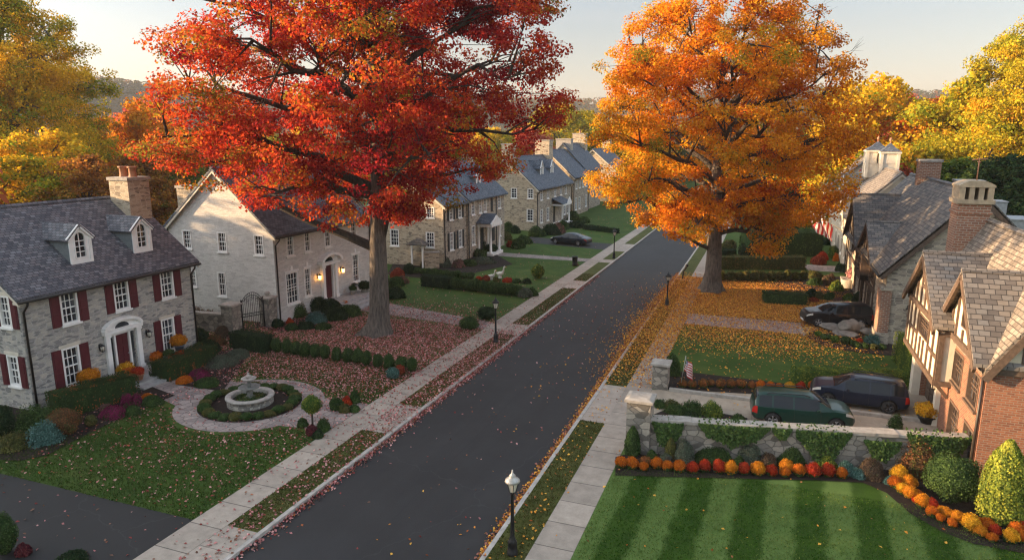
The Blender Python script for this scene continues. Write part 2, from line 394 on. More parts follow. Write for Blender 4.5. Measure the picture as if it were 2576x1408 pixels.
def m_slate(name, stops, w=.34, h=.2, bstr=.8):
    t = NT(name); uv = t.coords('UV'); wob = t.a('VectorMath', {0: uv, 1: t.a('VectorMath', {0: t.a('TexNoise', {'Vector': uv, 'Scale': 2.2, 'Detail': 2}).outputs['Color'], 'Scale': .07}, operation='SCALE').outputs[0]}, operation='ADD').outputs[0]
    br = t.a('TexBrick', {'Vector': wob, 'Color1': (0, 0, 0, 1), 'Color2': (1, 1, 1, 1), 'Mortar': (.5, .5, .5, 1), 'Scale': 1.0, 'Mortar Size': .014, 'Bias': 0.0, 'Brick Width': w, 'Row Height': h, 'Mortar Smooth': .3})
    n = t.noise(t.coords('UV', (.6, .5, 1)), 1, 5, .6)
    f = t.ma('ADD', t.ma('MULTIPLY', br.outputs[0], .62), t.ma('MULTIPLY', n, .42)); c = t.ramp(f, stops)
    c = t.mix(br.outputs['Fac'], c, tuple(x * .3 for x in stops[0][1])); fine = t.noise(t.coords('UV', (6, 18, 1)), 1, 4)
    c = t.mix(.35, c, t.ramp(fine, [(.3, (.5, .5, .5)), (.7, (1, 1, 1))]), 'MULTIPLY')
    sep = t.a('SeparateXYZ', {0: uv}); saw = t.ma('FRACT', t.ma('DIVIDE', sep.outputs[1], h))
    ht = t.ma('SUBTRACT', t.ma('ADD', t.ma('MULTIPLY', t.ma('SUBTRACT', 1.0, saw), .8), t.ma('MULTIPLY', br.outputs[0], .4)), t.ma('MULTIPLY', br.outputs['Fac'], .8))
    return t.bsdf(c, .72, ht, bstr, .03)
def m_leaf(name, trans=.35, rough=.55):
    t = NT(name); at = t.a('Attribute', attribute_name='lc'); c = at.outputs['Color']
    p = t.a('BsdfPrincipled', {'Base Color': c, 'Roughness': .8, 'Specular IOR Level': .06}); tr = t.a('BsdfTranslucent', {'Color': t.mix(1.0, c, (1.25, 1.1, .8), 'MULTIPLY')})
    mx = t.a('MixShader', {0: trans, 1: p.outputs[0], 2: tr.outputs[0]}); t.nt.links.new(mx.outputs[0], t.out.inputs[0]); return t.mat
def m_ground(name, stops, scale=1.2, fine=38.0, rough=.95, bstr=.5, fstr=.5):
    t = NT(name); p = t.pos(); a = t.noise(p, scale, 6, .62); f = t.noise(p, fine, 3, .7); c = t.ramp(a, stops)
    c = t.mix(fstr, c, t.ramp(f, [(.3, (.35, .35, .35)), (.7, (1.25, 1.25, 1.25))]), 'MULTIPLY')
    return t.bsdf(c, rough, f, bstr, .04, **{'Specular IOR Level': .2})
def m_stripes(name):
    t = NT(name); p = t.pos(); a = t.noise(p, 1.1, 6, .62); f = t.noise(p, 40, 3, .7); sp = t.a('SeparateXYZ', {0: p})
    x = t.ma('ADD', sp.outputs[0], t.ma('ADD', t.ma('MULTIPLY', t.noise(p, 1.3, 4), .5), t.ma('MULTIPLY', sp.outputs[1], -.04))); s = t.ma('SINE', t.ma('MULTIPLY', x, 2 * math.pi / 1.9))
    k = t.a('MapRange', {0: s, 1: -.3, 2: .3}).outputs[0]
    c = t.mix(k, t.ramp(a, [(.3, (.022, .058, .004)), (.7, (.042, .092, .007))]), t.ramp(a, [(.3, (.088, .150, .032)), (.7, (.125, .195, .048))]))
    c = t.mix(.5, c, t.ramp(f, [(.3, (.4, .4, .4)), (.7, (1.25, 1.25, 1.25))]), 'MULTIPLY'); return t.bsdf(c, .95, f, .5, .04, **{'Specular IOR Level': .2})
def m_asphalt(name, k=1.0):
    k *= .46; t = NT(name); p = t.pos(); f = t.noise(p, 60, 2, .7); a = t.noise(p, .35, 6, .65); st = t.noise(t.pos((1.2, .08, 1)), 1.0, 4)
    c = t.ramp(a, [(.3, (.030 * k, .0295 * k, .030 * k)), (.7, (.054 * k, .0525 * k, .0525 * k))]); c = t.mix(.5, c, t.ramp(st, [(.35, (.62, .62, .62)), (.65, (1, 1, 1))]), 'MULTIPLY')
    vo = t.a('TexVoronoi', {'Vector': t.a('VectorMath', {0: p, 1: t.a('VectorMath', {0: t.a('TexNoise', {'Vector': p, 'Scale': 1.5, 'Detail': 4}).outputs['Color'], 'Scale': 1.1}, operation='SCALE').outputs[0]}, operation='ADD').outputs[0], 'Scale': .13}, voronoi_dimensions='2D', feature='DISTANCE_TO_EDGE').outputs[0]
    sp = t.a('SeparateXYZ', {0: p}); sx = t.ma('ABSOLUTE', t.ma('ADD', t.ma('ADD', sp.outputs[0], 11.15), t.ma('MULTIPLY', t.ma('SUBTRACT', t.noise(t.pos((.4, .4, 1)), 1.0, 3), .5), .25))); c = t.mix(t.a('MapRange', {0: sx, 1: .012, 2: .045, 3: .55, 4: 0.0}).outputs[0], c, (.012, .012, .013))
    pt = t.noise(t.pos((.12, .05, 1)), 1.0, 2); c = t.mix(t.a('MapRange', {0: pt, 1: .56, 2: .6, 3: 0.0, 4: .3}).outputs[0], c, (.028, .028, .031))
    cr = t.a('MapRange', {0: vo, 1: .0, 2: .006}).outputs[0]; c = t.mix(t.ma('MULTIPLY', t.ma('SUBTRACT', 1.0, cr), .22), c, (.07, .07, .07))
    c = t.mix(.45, c, t.ramp(f, [(.3, (.55, .55, .55)), (.7, (1.2, 1.2, 1.2))]), 'MULTIPLY'); return t.bsdf(c, .8, f, .25, .01)
def m_concrete(name, col, bw, bh, ms=.018, off=0.0, joint=.35):
    t = NT(name); uv = t.pos((1, 1, 1)); br = t.a('TexBrick', {'Vector': uv, 'Color1': (.82, .82, .82, 1), 'Color2': (1, 1, 1, 1), 'Mortar': (joint, joint, joint, 1), 'Scale': 1.0, 'Mortar Size': ms, 'Brick Width': bw, 'Row Height': bh, 'Mortar Smooth': .2}, offset=off)
    n = t.noise(uv, 2.2, 7, .68); f = t.noise(uv, 45, 2); c = t.ramp(n, [(.28, tuple(x * .72 for x in col)), (.72, tuple(x * 1.15 for x in col))]); c = t.mix(1.0, c, br.outputs[0], 'MULTIPLY')
    c = t.mix(.3, c, t.ramp(f, [(.3, (.55, .55, .55)), (.7, (1.1, 1.1, 1.1))]), 'MULTIPLY')
    return t.bsdf(c, .9, t.ma('SUBTRACT', t.ma('MULTIPLY', f, .2), br.outputs['Fac']), .4, .02)
def m_flag_stone(name, stops, scale=1.6, mortar=(.05, .045, .04)):
    t = NT(name); p = t.pos((1, 1, 0)); e = t.a('TexVoronoi', {'Vector': p, 'Scale': scale, 'Randomness': .8}, voronoi_dimensions='2D', feature='DISTANCE_TO_EDGE').outputs[0]
    v = t.a('TexVoronoi', {'Vector': p, 'Scale': scale, 'Randomness': .8}, voronoi_dimensions='2D'); n = t.noise(p, 9, 5); k = t.a('MapRange', {0: e, 1: .02, 2: .06}).outputs[0]
    c = t.ramp(t.a('SeparateColor', {'Color': v.outputs['Color']}).outputs[0], stops); c = t.mix(.5, c, t.ramp(n, [(.3, (.5, .5, .5)), (.7, (1.1, 1.1, 1.1))]), 'MULTIPLY')
    return t.bsdf(t.mix(k, mortar, c), .88, t.ma('ADD', k, t.ma('MULTIPLY', n, .4)), .5, .02)
def m_glass(name='window glass', base=(.012, .014, .018), lo=.4):
    t = NT(name); g = t.a('NewGeometry'); n = t.noise(t.pos((1.4, 1.4, .9)), 1.0, 2); c = t.ramp(n, [(.42, base), (.62, tuple(x * 3 + .02 for x in base)), (.72, (.13, .125, .115))])
    return t.bsdf(c, .06, t.noise(t.pos(), 1.5, 1), .03, .05, **{'Specular IOR Level': .7})
def m_bark(name, col=(.13, .105, .085)):
    t = NT(name); p = t.coords('Object', (5, 5, .9)); n = t.noise(p, 1.9, 7, .75); v = t.noise(t.coords('Object', (1, 1, 1)), .8, 3)
    c = t.ramp(n, [(.34, tuple(x * .35 for x in col)), (.64, tuple(x * 1.35 for x in col))]); c = t.mix(.5, c, t.ramp(v, [(.3, (.6, .6, .6)), (.7, (1.1, 1.1, 1.05))]), 'MULTIPLY'); return t.bsdf(c, .95, n, 1.0, .14)
def m_emit(name, col, s):
    t = NT(name); e = t.a('Emission', {'Color': col + (1,), 'Strength': s}); t.nt.links.new(e.outputs[0], t.out.inputs[0]); t.mat.cycles.emission_sampling = 'NONE'; return t.mat
def m_flag():
    t = NT('flag cloth'); uv = t.a('SeparateXYZ', {0: t.a('TexCoord').outputs['UV']}); u, v = uv.outputs[0], uv.outputs[1]
    st = t.ma('GREATER_THAN', t.ma('MODULO', t.ma('MULTIPLY', v, 13.0), 2.0), 1.0); c = t.mix(st, (.42, .02, .03), (.72, .70, .68))
    can = t.ma('MULTIPLY', t.ma('LESS_THAN', u, .4), t.ma('GREATER_THAN', v, 6 / 13))
    a = t.ma('SUBTRACT', t.ma('FRACT', t.ma('MULTIPLY', u, 15.0)), .5); b = t.ma('SUBTRACT', t.ma('FRACT', t.ma('MULTIPLY', v, 9.3)), .5)
    d = t.ma('LESS_THAN', t.ma('ADD', t.ma('MULTIPLY', a, a), t.ma('MULTIPLY', b, b)), .07); cc = t.mix(d, (.02, .03, .12), (.72, .7, .68))
    return t.bsdf(t.mix(can, c, cc), .75)
M = {}
M['leaf'] = m_leaf('leaf', .42); M['shrubleaf'] = m_leaf('shrub leaf', .2, .5); M['petal'] = m_leaf('petal', .15, .7); M['litter'] = m_leaf('litter leaf', .1, .75)
M['bark'] = m_bark('maple bark', (.15, .125, .105)); M['bark2'] = m_bark('dark bark', (.06, .048, .038))
greys = [(0, (.24, .232, .22)), (.25, (.38, .362, .335)), (.5, (.52, .485, .425)), (.75, (.63, .57, .48)), (1, (.42, .40, .375))]
M['stone1'] = m_stone('grey fieldstone', greys, (.44, .43, .40), 3.2, 9.6, .9, .05)
M['stone2'] = m_stone('whitewashed stone', [(0, (.66, .63, .585)), (.5, (.78, .745, .69)), (1, (.84, .805, .75))], (.68, .65, .60), 2.6, 8.5, .85, .03)
M['stone3'] = m_stone('tan rubble stone', [(0, (.22, .175, .13)), (.3, (.46, .365, .25)), (.6, (.60, .48, .33)), (1, (.66, .54, .38))], (.54, .46, .35), 2.7, 8.5, .95, .05)
M['stone4'] = m_stone('brown grey stone', [(0, (.2, .17, .145)), (.4, (.41, .35, .28)), (1, (.58, .49, .37))], (.48, .42, .33), 2.5, 7.2, .8, .05)
M['stonewall'] = m_stone('garden wall stone', [(0, (.13, .118, .10)), (.35, (.27, .24, .20)), (.7, (.46, .41, .335)), (1, (.20, .185, .165))], (.13, .118, .10), 2.7, 4.2, 1.0, .05)
M['cap'] = m_plain('cap stone', (.33, .30, .26), .9, .25, 4, bump=.4)
M['capwarm'] = m_plain('tan cap stone', (.34, .27, .185), .9, .25, 4, bump=.4); M['brick'] = m_brick('red brick', (.20, .062, .032), (.36, .13, .062), (.28, .22, .165), ms=.011)
M['brick2'] = m_brick('chimney brick', (.25, .10, .06), (.40, .175, .10), (.42, .34, .26), w=.3, h=.12, ms=.02)
M['slate1'] = m_slate('grey purple slate', [(.2, (.06, .066, .08)), (.45, (.115, .118, .135)), (.62, (.155, .14, .15)), (.85, (.20, .205, .225))], .27, .165)
M['slate2'] = m_slate('blue slate', [(.2, (.05, .066, .09)), (.5, (.09, .112, .148)), (.85, (.14, .165, .205))], .27, .17)
M['slate3'] = m_slate('mottled brown slate', [(.15, (.07, .063, .06)), (.4, (.135, .118, .105)), (.62, (.19, .165, .14)), (.85, (.15, .145, .14))], .36, .24)
M['slate4'] = m_slate('dark grey slate', [(.2, (.085, .082, .082)), (.5, (.15, .138, .128)), (.85, (.25, .215, .18))], .42, .24)
M['slate5'] = m_slate('tan shingle', [(.2, (.13, .108, .088)), (.5, (.205, .175, .145)), (.85, (.28, .238, .195))], .34, .2)
M['white'] = m_plain('white paint', (.82, .80, .76), .5, .08, 2.5); M['cream'] = m_plain('cream trim', (.62, .56, .46), .6, .1, 2)
M['tanstucco'] = m_plain('tan stucco', (.47, .39, .29), .9, .15, 2.2, bump=.2); M['stucco'] = m_plain('cream stucco', (.62, .53, .40), .9, .13, 2.2, bump=.2); M['timber'] = m_plain('brown timber', (.085, .055, .038), .75, .35, 7, bump=.4)
M['red'] = m_plain('burgundy paint', (.085, .010, .017), .5, .18, 4); M['black'] = m_plain('black metal', (.012, .012, .013), .45, .2, 8, metal=.3)
M['gutter'] = m_plain('dark gutter', (.03, .025, .022), .45, .2, 5, metal=.3); M['shutterdark'] = m_plain('black green shutter', (.018, .022, .022), .6, .2, 6)
M['glass'] = m_glass(); M['greysiding'] = m_plain('grey siding', (.15, .165, .165), .8, .15, 6); M['lead'] = m_plain('weathered metal', (.35, .36, .37), .5, .2, 5, metal=.4)
M['terracotta'] = m_plain('terracotta', (.36, .16, .08), .8, .2, 6); M['bluepot'] = m_plain('slate blue glaze', (.10, .13, .18), .4, .15, 5); M['whitepot'] = m_plain('pale stone pot', (.45, .42, .38), .8, .2, 5)
M['grass'] = m_ground('lawn grass', [(.28, (.030, .064, .008)), (.5, (.045, .088, .011)), (.74, (.085, .110, .022))], .5)
M['verge'] = m_ground('verge grass', [(.28, (.05, .065, .014)), (.5, (.078, .088, .02)), (.74, (.12, .11, .035))], 1.1)
M['stripes'] = m_stripes('mown grass'); M['mulch'] = m_ground('bark mulch', [(.3, (.016, .011, .009)), (.7, (.040, .028, .022))], 5, 30, .95, .9, .6)
M['terrain'] = m_ground('rough ground', [(.3, (.03, .035, .012)), (.7, (.08, .06, .025))], .15)
M['asphalt'] = m_asphalt('road asphalt'); M['asphalt2'] = m_asphalt('driveway asphalt', .55)
M['walk'] = m_concrete('sidewalk concrete', (.40, .335, .27), 40.0, 1.42, .02, joint=.3); M['apron'] = m_concrete('apron concrete', (.42, .35, .285), 2.7, 2.1, .016, joint=.4); M['drive'] = m_concrete('driveway concrete', (.42, .345, .26), 2.9, 2.6, .014, joint=.6)
M['kerb'] = m_plain('kerb concrete', (.38, .345, .305), .9, .25, 3, bump=.3); M['step'] = m_plain('step stone', (.33, .32, .305), .85, .25, 4, bump=.3)
M['flagstone'] = m_flag_stone('flagstone', [(0, (.22, .18, .165)), (.5, (.30, .245, .22)), (1, (.37, .30, .265))], 2.3, (.12, .10, .09))
M['pinkpath'] = m_concrete('brick path', (.42, .29, .24), .32, .16, .014, .5, .45)
M['fount'] = m_plain('fountain stone', (.33, .30, .265), .85, .3, 5, bump=.4); M['fount2'] = m_plain('weathered fountain', (.15, .15, .135), .8, .35, 6, bump=.4); M['water'] = m_plain('fountain water', (.02, .025, .02), .05, .1, 3)
M['boulder'] = m_plain('boulder rock', (.20, .178, .15), .92, .4, 3, bump=.8)
M['tyre'] = m_plain('tyre rubber', (.012, .012, .012), .8, .2, 9); M['rim'] = m_plain('dark alloy', (.13, .13, .135), .3, .1, 6, metal=.9); M['rimsilver'] = m_plain('silver alloy', (.45, .45, .46), .3, .1, 6, metal=.9)
M['plastic'] = m_plain('black trim', (.015, .015, .016), .5, .15, 8); M['carglass'] = m_plain('tinted car glass', (.010, .013, .016), .04, .1, 2, **{'Specular IOR Level': .35})
def paint(name, col): return m_plain(name, col, .35, .04, 2, metal=.0, **{'Specular IOR Level': .2, 'Coat Weight': .45, 'Coat Roughness': .03})
M['pgreen'] = paint('dark green car paint', (.004, .034, .023)); M['pnavy'] = paint('navy black car paint', (.006, .011, .026)); M['pblack'] = paint('black car paint', (.006, .006, .009)); M['pblue'] = paint('blue black car paint', (.008, .014, .024))
M['headlight'] = m_plain('headlight glass', (.5, .47, .42), .1, .1, 5); M['tail'] = m_plain('tail lamp red', (.45, .02, .015), .2, .1, 5); M['amber'] = m_plain('amber lamp', (.6, .22, .03), .2, .1, 5)
M['lampglass'] = m_plain('frosted lamp glass', (.58, .53, .43), .35, .12, 6); M['lampcap'] = m_plain('pale lamp cap', (.42, .40, .36), .45, .25, 8, metal=.4); M['glow'] = m_emit('lantern flame', (1, .42, .08), 4.0)
M['flag'] = m_flag(); M['statue'] = m_plain('white statue', (.6, .57, .52), .7, .12, 6); M['skylight'] = m_plain('skylight glass', (.35, .42, .47), .08, .1, 3)
M['redflagbag'] = m_plain('red cloth', (.28, .03, .02), .8, .2, 5)
# ---------------------------------------------------------------- house parts
def window(par, fr, u0, u1, z0, z1, nx=3, ny=4, cw=.09, mf='white', sill=True, lintel=None, bar=.034, n0=-.13, mg='glass', name='window'):
    f = MB()
    f.fbox(fr, u0, u0 + cw, z0, z1, n0, .025); f.fbox(fr, u1 - cw, u1, z0, z1, n0, .025)
    f.fbox(fr, u0 + cw, u1 - cw, z1 - cw, z1, n0, .025); f.fbox(fr, u0 + cw, u1 - cw, z0, z0 + cw, n0, .025)
    a, b, c, d = u0 + cw, u1 - cw, z0 + cw, z1 - cw; zm = (c + d) / 2
    if ny > 1: f.fbox(fr, a, b, zm - .03, zm + .03, n0 + .02, n0 + .075)
    for i in range(1, nx): u = a + (b - a) * i / nx; f.fbox(fr, u - bar / 2, u + bar / 2, c, d, n0 + .02, n0 + .055)
    for i in range(1, ny):
        z = c + (d - c) * i / ny
        if abs(z - zm) > .04: f.fbox(fr, a, b, z - bar / 2, z + bar / 2, n0 + .02, n0 + .053)
    w = f.build(name, M[mf], par)
    g = MB(); g.poly([fr.p(a, c, n0 + .015), fr.p(b, c, n0 + .015), fr.p(b, d, n0 + .015), fr.p(a, d, n0 + .015)]); g.build('pane', M[mg], w)
    if sill: s = MB(); s.fbox(fr, u0 - .07, u1 + .07, z0 - .1, z0 - .003, -.03, .1); s.build('sill', M[mf], w)
    if lintel: s = MB(); s.fbox(fr, u0 - .1, u1 + .1, z1 + .003, z1 + .17, -.03, .035); s.build('lintel', M[lintel], w)
    return w
def shutter(par, fr, u0, u1, z0, z1, mat='red'):
    s = MB(); s.fbox(fr, u0, u1, z0, z1, .004, .045); zm = z0 + (z1 - z0) * .45
    for a, b in ((z0 + .08, zm - .04), (zm + .04, z1 - .08)):
        s.fbox(fr, u0 + .07, u1 - .07, a, b, .047, .062)
    return s.build('shutter', M[mat], par)
def lantern(par, fr, u, z, lit=False, s=1.0):
    b = MB(); b.fbox(fr, u - .05 * s, u + .05 * s, z - .02, z + .3 * s, .003, .03)
    b.tube([fr.p(u, z + .22 * s, .02), fr.p(u, z + .34 * s, .13 * s), fr.p(u, z + .3 * s, .2 * s)], .016, 6)
    c = fr.p(u, z - .08 * s, .2 * s); b.lathe([(.0, .42 * s), (.03 * s, .38 * s), (.13 * s, .3 * s), (.13 * s, .28 * s), (0, .28 * s)], 8, c); b.lathe([(0, -.06), (.05 * s, -.02), (.09 * s, .03), (0, .03)], 8, c)
    for k in range(4):
        q = math.pi / 4 + k * math.pi / 2; b.tube([(c.x + .085 * s * math.cos(q), c.y + .085 * s * math.sin(q), c.z + .02), (c.x + .11 * s * math.cos(q), c.y + .11 * s * math.sin(q), c.z + .29 * s)], .012, 4)
    l = b.build('wall_lantern', M['black'], par); g = MB(); g.lathe([(.0, .03), (.07 * s, .035), (.095 * s, .275 * s), (0, .275 * s)], 8, c); g.build('lantern_glass', M['glow' if lit else 'lampglass'], l)
def roof_z(xf, ze, xr, zr, x): return ze + (zr - ze) * (x - xf) / (xr - xf)
def gable_roof(par, xf, xb, y0, y1, ze, xr, zr, mat, ov=.4, ovy=.3, th=.13, name='roof'):
    s = math.copysign(1, xf - xr); k = (zr - ze) / abs(xf - xr); kb = (zr - ze) / abs(xb - xr); ef, eb = xf + s * ov, xb - s * ov
    m = MB(); P = [(ef, ze - k * ov), (xr, zr), (eb, ze - kb * ov)]; n = len(P); up = th * math.hypot(1, k)
    ya, yb = y0 - ovy, y1 + ovy
    for (x0, z0), (x1, z1) in zip(P, P[1:]):
        m.poly([(x0, ya, z0 + up), (x0, yb, z0 + up), (x1, yb, z1 + up), (x1, ya, z1 + up)]); m.poly([(x0, ya, z0), (x1, ya, z1), (x1, yb, z1), (x0, yb, z0)])
        for y in (ya, yb): m.poly([(x0, y, z0), (x0, y, z0 + up), (x1, y, z1 + up), (x1, y, z1)])
    for x, z in (P[0], P[2]): m.poly([(x, ya, z), (x, yb, z), (x, yb, z + up), (x, ya, z + up)])
    r = m.build(name, M[mat], par)
    c = MB(); c.prism([(xr - .16, ya - .02, zr + up - .06), (xr, ya - .02, zr + up + .07), (xr + .16, ya - .02, zr + up - .06)], (0, yb - ya + .04, 0)); c.build('ridge_cap', M[mat], r)
    return r
def shell(par, xf, xb, y0, y1, ze, xr, zr, wall, roof, hf=(), hs=(), trim='cream', gutter=True, ov=.4, roofth=.13, wall_s=None, z0=-.2, rake=.2, ovy=.3, downs=None):
    s = math.copysign(1, xf - xr); ff = Fr((xf, 0, 0), (0, 1, 0), (s, 0, 0)); fs = Fr((0, y0, 0), (1, 0, 0), (0, -1, 0))
    w = MB(); w.wall(ff, y0, y1, z0, ze, hf); mats = [M[wall]] + ([M[wall_s]] if wall_s else []); ms = 1 if wall_s else 0
    w.wall(fs, min(xf, xb), max(xf, xb), z0, ze, hs, m=ms); w.poly([(xf, y0, ze), (xb, y0, ze), (xr, y0, zr)], ms)
    w.poly([(xb, y0, z0), (xb, y1, z0), (xb, y1, ze), (xb, y0, ze)]); w.poly([(xf, y1, z0), (xb, y1, z0), (xb, y1, ze), (xr, y1, zr), (xf, y1, ze)])
    w.build('wall', mats, par, flip=False)
    gable_roof(par, xf, xb, y0, y1, ze, xr, zr, roof, ov, ovy, roofth)
    k = (zr - ze) / abs(xf - xr)
    if trim:
        t = MB(); e = xf + s * (ov - .05)
        t.fbox(ff, y0 - .02, y1 + .02, ze - .24, ze - .012, .003, .06)                 # frieze board
        for yy, sg in ((y0, -1), (y1, 1)):
            for xx in (xf, xb):
                sx = math.copysign(1, xx - xr); kk = (zr - ze) / abs(xx - xr); o_ = sx * (ov - .03); a = Vector((xx + o_, yy + sg * .17, ze - kk * (ov - .03))); b = Vector((xr, yy + sg * .17, zr)); d = Vector((0, 0, -rake))
                t.prism([a, b, b + d, a + d], (0, sg * .1, 0))
        t.box((xf + (.02 if s > 0 else -ov), y0 - .26, ze - k * ov - .1), (xf + (ov if s > 0 else -.02), y0 + .02, ze - k * ov + .02))   # eave return
        t.build('roof_trim', M[trim], par)
    if gutter:
        g = MB(); gx = xf + s * (ov + .06); gz = ze - k * ov + .02; g.tube([(gx, y0 - .3, gz), (gx, y1 + .3, gz)], .075, 8); g.build('gutter', M['gutter'], par)
        for yy in (downs if downs is not None else (y0 + .12, y1 - .12)):
            d = MB(); d.tube([(gx, yy, gz - .05), (gx - s * .05, yy, gz - .2), (xf + s * .09, yy, gz - .55), (xf + s * .09, yy, .0)], .05, 8); d.build('downspout', M['gutter'], par)
    return ff, fs
def chimney(par, x0, x1, y0, y1, z0, z1, mat, cap='cap', pots=0, capov=.08):
    c = MB(); c.box((x0, y0, z0), (x1, y1, z1 - .18)); ch = c.build('chimney', M[mat], par)
    k = MB(); k.box((x0 - capov, y0 - capov, z1 - .177), (x1 + capov, y1 + capov, z1)); k.build('chimney_cap', M[cap], ch)
    for i in range(pots):
        p = MB(); cx = x0 + (x1 - x0) * (i + .5) / pots; cy = (y0 + y1) / 2; p.lathe([(.24, 0), (.2, .1), (.2, .5), (.27, .52), (.27, .6), (.16, .6), (.16, .3)], 14, (cx, cy, z1 + .002)); p.build('chimney_pot', M['terracotta'], ch)
    return ch
def dormer(par, xf, yc, w, zb, ze, za, roofline, roofmat, wmat='white', cheek='greysiding', arch=True, s=1.0):
    """gabled dormer, face towards sign s; roofline(z) gives x where the main roof reaches height z"""
    h = w / 2; fr = Fr((xf, yc, 0), (0, 1, 0), (s, 0, 0)); fc = MB(); ww = w * .25; n = 8; wz0, wz1 = zb + .28, ze + .05
    arc = [(ww * math.cos(math.pi * i / n), wz1 - ww * .3 + ww * math.sin(math.pi * i / n)) for i in range(n + 1)] if arch else [(ww, wz1 + .05), (-ww, wz1 + .05)]
    inner = [(ww, wz0)] + arc + [(-ww, wz0)]
    rp = [fr.p(u, z, .0) for u, z in inner[:len(inner) // 2 + 1]]; lp = [fr.p(u, z, .0) for u, z in inner[len(inner) // 2:]]
    fc.poly([fr.p(0, zb), fr.p(h, zb), fr.p(h, ze), fr.p(0, za)] + rp[::-1] + [fr.p(0, wz0)]); fc.poly([fr.p(0, wz0)] + lp[::-1] + [fr.p(0, za), fr.p(-h, ze), fr.p(-h, zb), fr.p(0, zb)])
    fc.fbox(fr, -h - .02, -h + .13, zb, ze - .02, .003, .05); fc.fbox(fr, h - .13, h + .02, zb, ze - .02, .003, .05); fc.fbox(fr, -h, h, zb - .05, zb + .14, .051, .075)
    for sg in (-1, 1): fc.fbar(fr, (sg * (h + .12), ze - .1), (0, za - .02), .17, .04, .12)
    d = fc.build('dormer', M[wmat], par, flip=False)
    ck = MB(); xe = roofline(ze)
    for sg in (-1, 1): ck.poly([(xf, yc + sg * h, zb), (xf, yc + sg * h, ze), (xe, yc + sg * h, ze)])
    ck.build('cheek', M[cheek], d)
    r = MB(); o = .16; kz = (za - ze) / h; xa = roofline(za); xo = roofline(ze - o * kz)
    for sg in (-1, 1):
        r.prism([(xf + s * .14, yc, za + .07), (xf + s * .14, yc + sg * (h + o), ze - o * kz + .07), (xo - s * .1, yc + sg * (h + o), ze - o * kz + .07), (xa - s * .15, yc, za + .07)], (0, 0, -.07))
    r.build('dormer_roof', M[roofmat], d)
    wn = MB(); t = .05; pts = [fr.p(u, z, -.02) for u, z in inner]
    for a, b in zip(inner, inner[1:] + inner[:1]): wn.fbar(fr, a, b, .07, -.06, .03)
    wn.fbox(fr, -.02, .02, wz0, wz1 + ww * .65, -.07, -.04)
    for i in range(1, 4): z = wz0 + (wz1 - wz0) * i / 4 + .02; wn.fbox(fr, -ww, ww, z - .018, z + .018, -.072, -.041)
    wn.build('window', M[wmat], d); g = MB(); g.poly([fr.p(u, z, -.075) for u, z in inner]); g.build('pane', M['glass'], d)
    return d
def steps(par, fr, u0, u1, n, zt, run, land, mat='step'):
    s = MB(); rise = zt / n
    s.fbox(fr, u0, u1, -.1, zt, .0, land)
    for i in range(1, n): s.fbox(fr, u0 - .0, u1 + .0, -.1, zt - rise * i, land + run * (i - 1) + .002, land + run * i)
    return s.build('front_steps', M[mat], par)
def door(par, fr, u0, u1, z0, z1, mat='red', n0=-.1):
    d = MB(); d.fbox(fr, u0, u1, z0, z1, n0, n0 + .05); w = (u1 - u0)
    for a in (u0 + w * .12, u0 + w * .56):
        for c, e in ((.06, .34), (.4, .66), (.72, .93)): d.fbox(fr, a, a + w * .32, z0 + (z1 - z0) * c, z0 + (z1 - z0) * e, n0 + .052, n0 + .07)
    dd = d.build('door', M[mat], par); h = MB(); h.lathe([(0, -.03), (.03, -.02), (.035, .0), (.02, .03), (0, .035)], 8, fr.p(u1 - .08, z0 + (z1 - z0) * .45, n0 + .1)); h.build('handle', M['lead'], dd); return dd

# ---------------------------------------------------------------- left 1: grey stone house
h = thing('stone_house', 'grey fieldstone house with burgundy shutters and two arched white roof dormers', 'house', (-31.5, 20.35, 0))
XF, Y0, Y1 = -31.5, 20.35, 30.35
uw = [(22.25, 23.15), (25.15, 26.05), (28.1, 29.0)]; lw = [(22.0, 22.9), (27.85, 28.75)]
hf = [(a, b, 3.68, 5.25) for a, b in uw] + [(a, b, .62, 2.55) for a, b in lw] + [(24.62, 26.08, .36, 2.55)]
hs = [(a, a + .78, z, z + 1.5) for a in (-32.85, -36.3, -39.4) for z in (4.0, 1.15)]
ff, fs = shell(h, XF, -40.5, Y0, Y1, 5.6, -36.0, 9.05, 'stone1', 'slate1', hf, hs)
for a, b in uw: window(h, ff, a, b, 3.68, 5.25); shutter(h, ff, a - .5, a - .03, 3.64, 5.25); shutter(h, ff, b + .03, b + .5, 3.64, 5.25)
for a, b in lw: window(h, ff, a, b, .62, 2.55, lintel='cream'); shutter(h, ff, a - .5, a - .03, .58, 2.55); shutter(h, ff, b + .03, b + .5, .58, 2.55)
for a, b, c, d in hs: window(h, fs, a, b, c, d, lintel='cream'); shutter(h, fs, a - .45, a - .03, c - .03, d); shutter(h, fs, b + .03, b + .45, c - .03, d)
door(h, ff, 24.98, 25.72, .36, 2.45, n0=-.12)
s = MB()    # entrance surround with arched pediment
for a, b in ((24.3, 24.55), (26.15, 26.4)): s.fbox(ff, a, b, .3, 2.62, .003, .16); s.fbox(ff, a - .04, b + .04, .3, .5, .161, .2); s.fbox(ff, a - .04, b + .04, 2.45, 2.62, .161, .2)
for a, b in ((24.86, 24.96), (25.74, 25.84)): s.fbox(ff, a, b, .36, 2.5, -.12, .02)
s.fbox(ff, 24.62, 26.08, 2.45, 2.55, -.12, .021); s.fbox(ff, 24.2, 26.5, 2.623, 2.8, .003, .24)
N = 12; arc = [(25.35 + 1.1 * math.cos(math.pi * i / N), 2.8 + .48 * math.sin(math.pi * i / N)) for i in range(N + 1)]
for a, b in zip(arc, arc[1:]): s.fbar(ff, a, b, .16, .003, .27)
s.prism([ff.p(u, z, .002) for u, z in arc], (.08, 0, 0)); s.build('door_surround', M['white'], h)
g = MB()
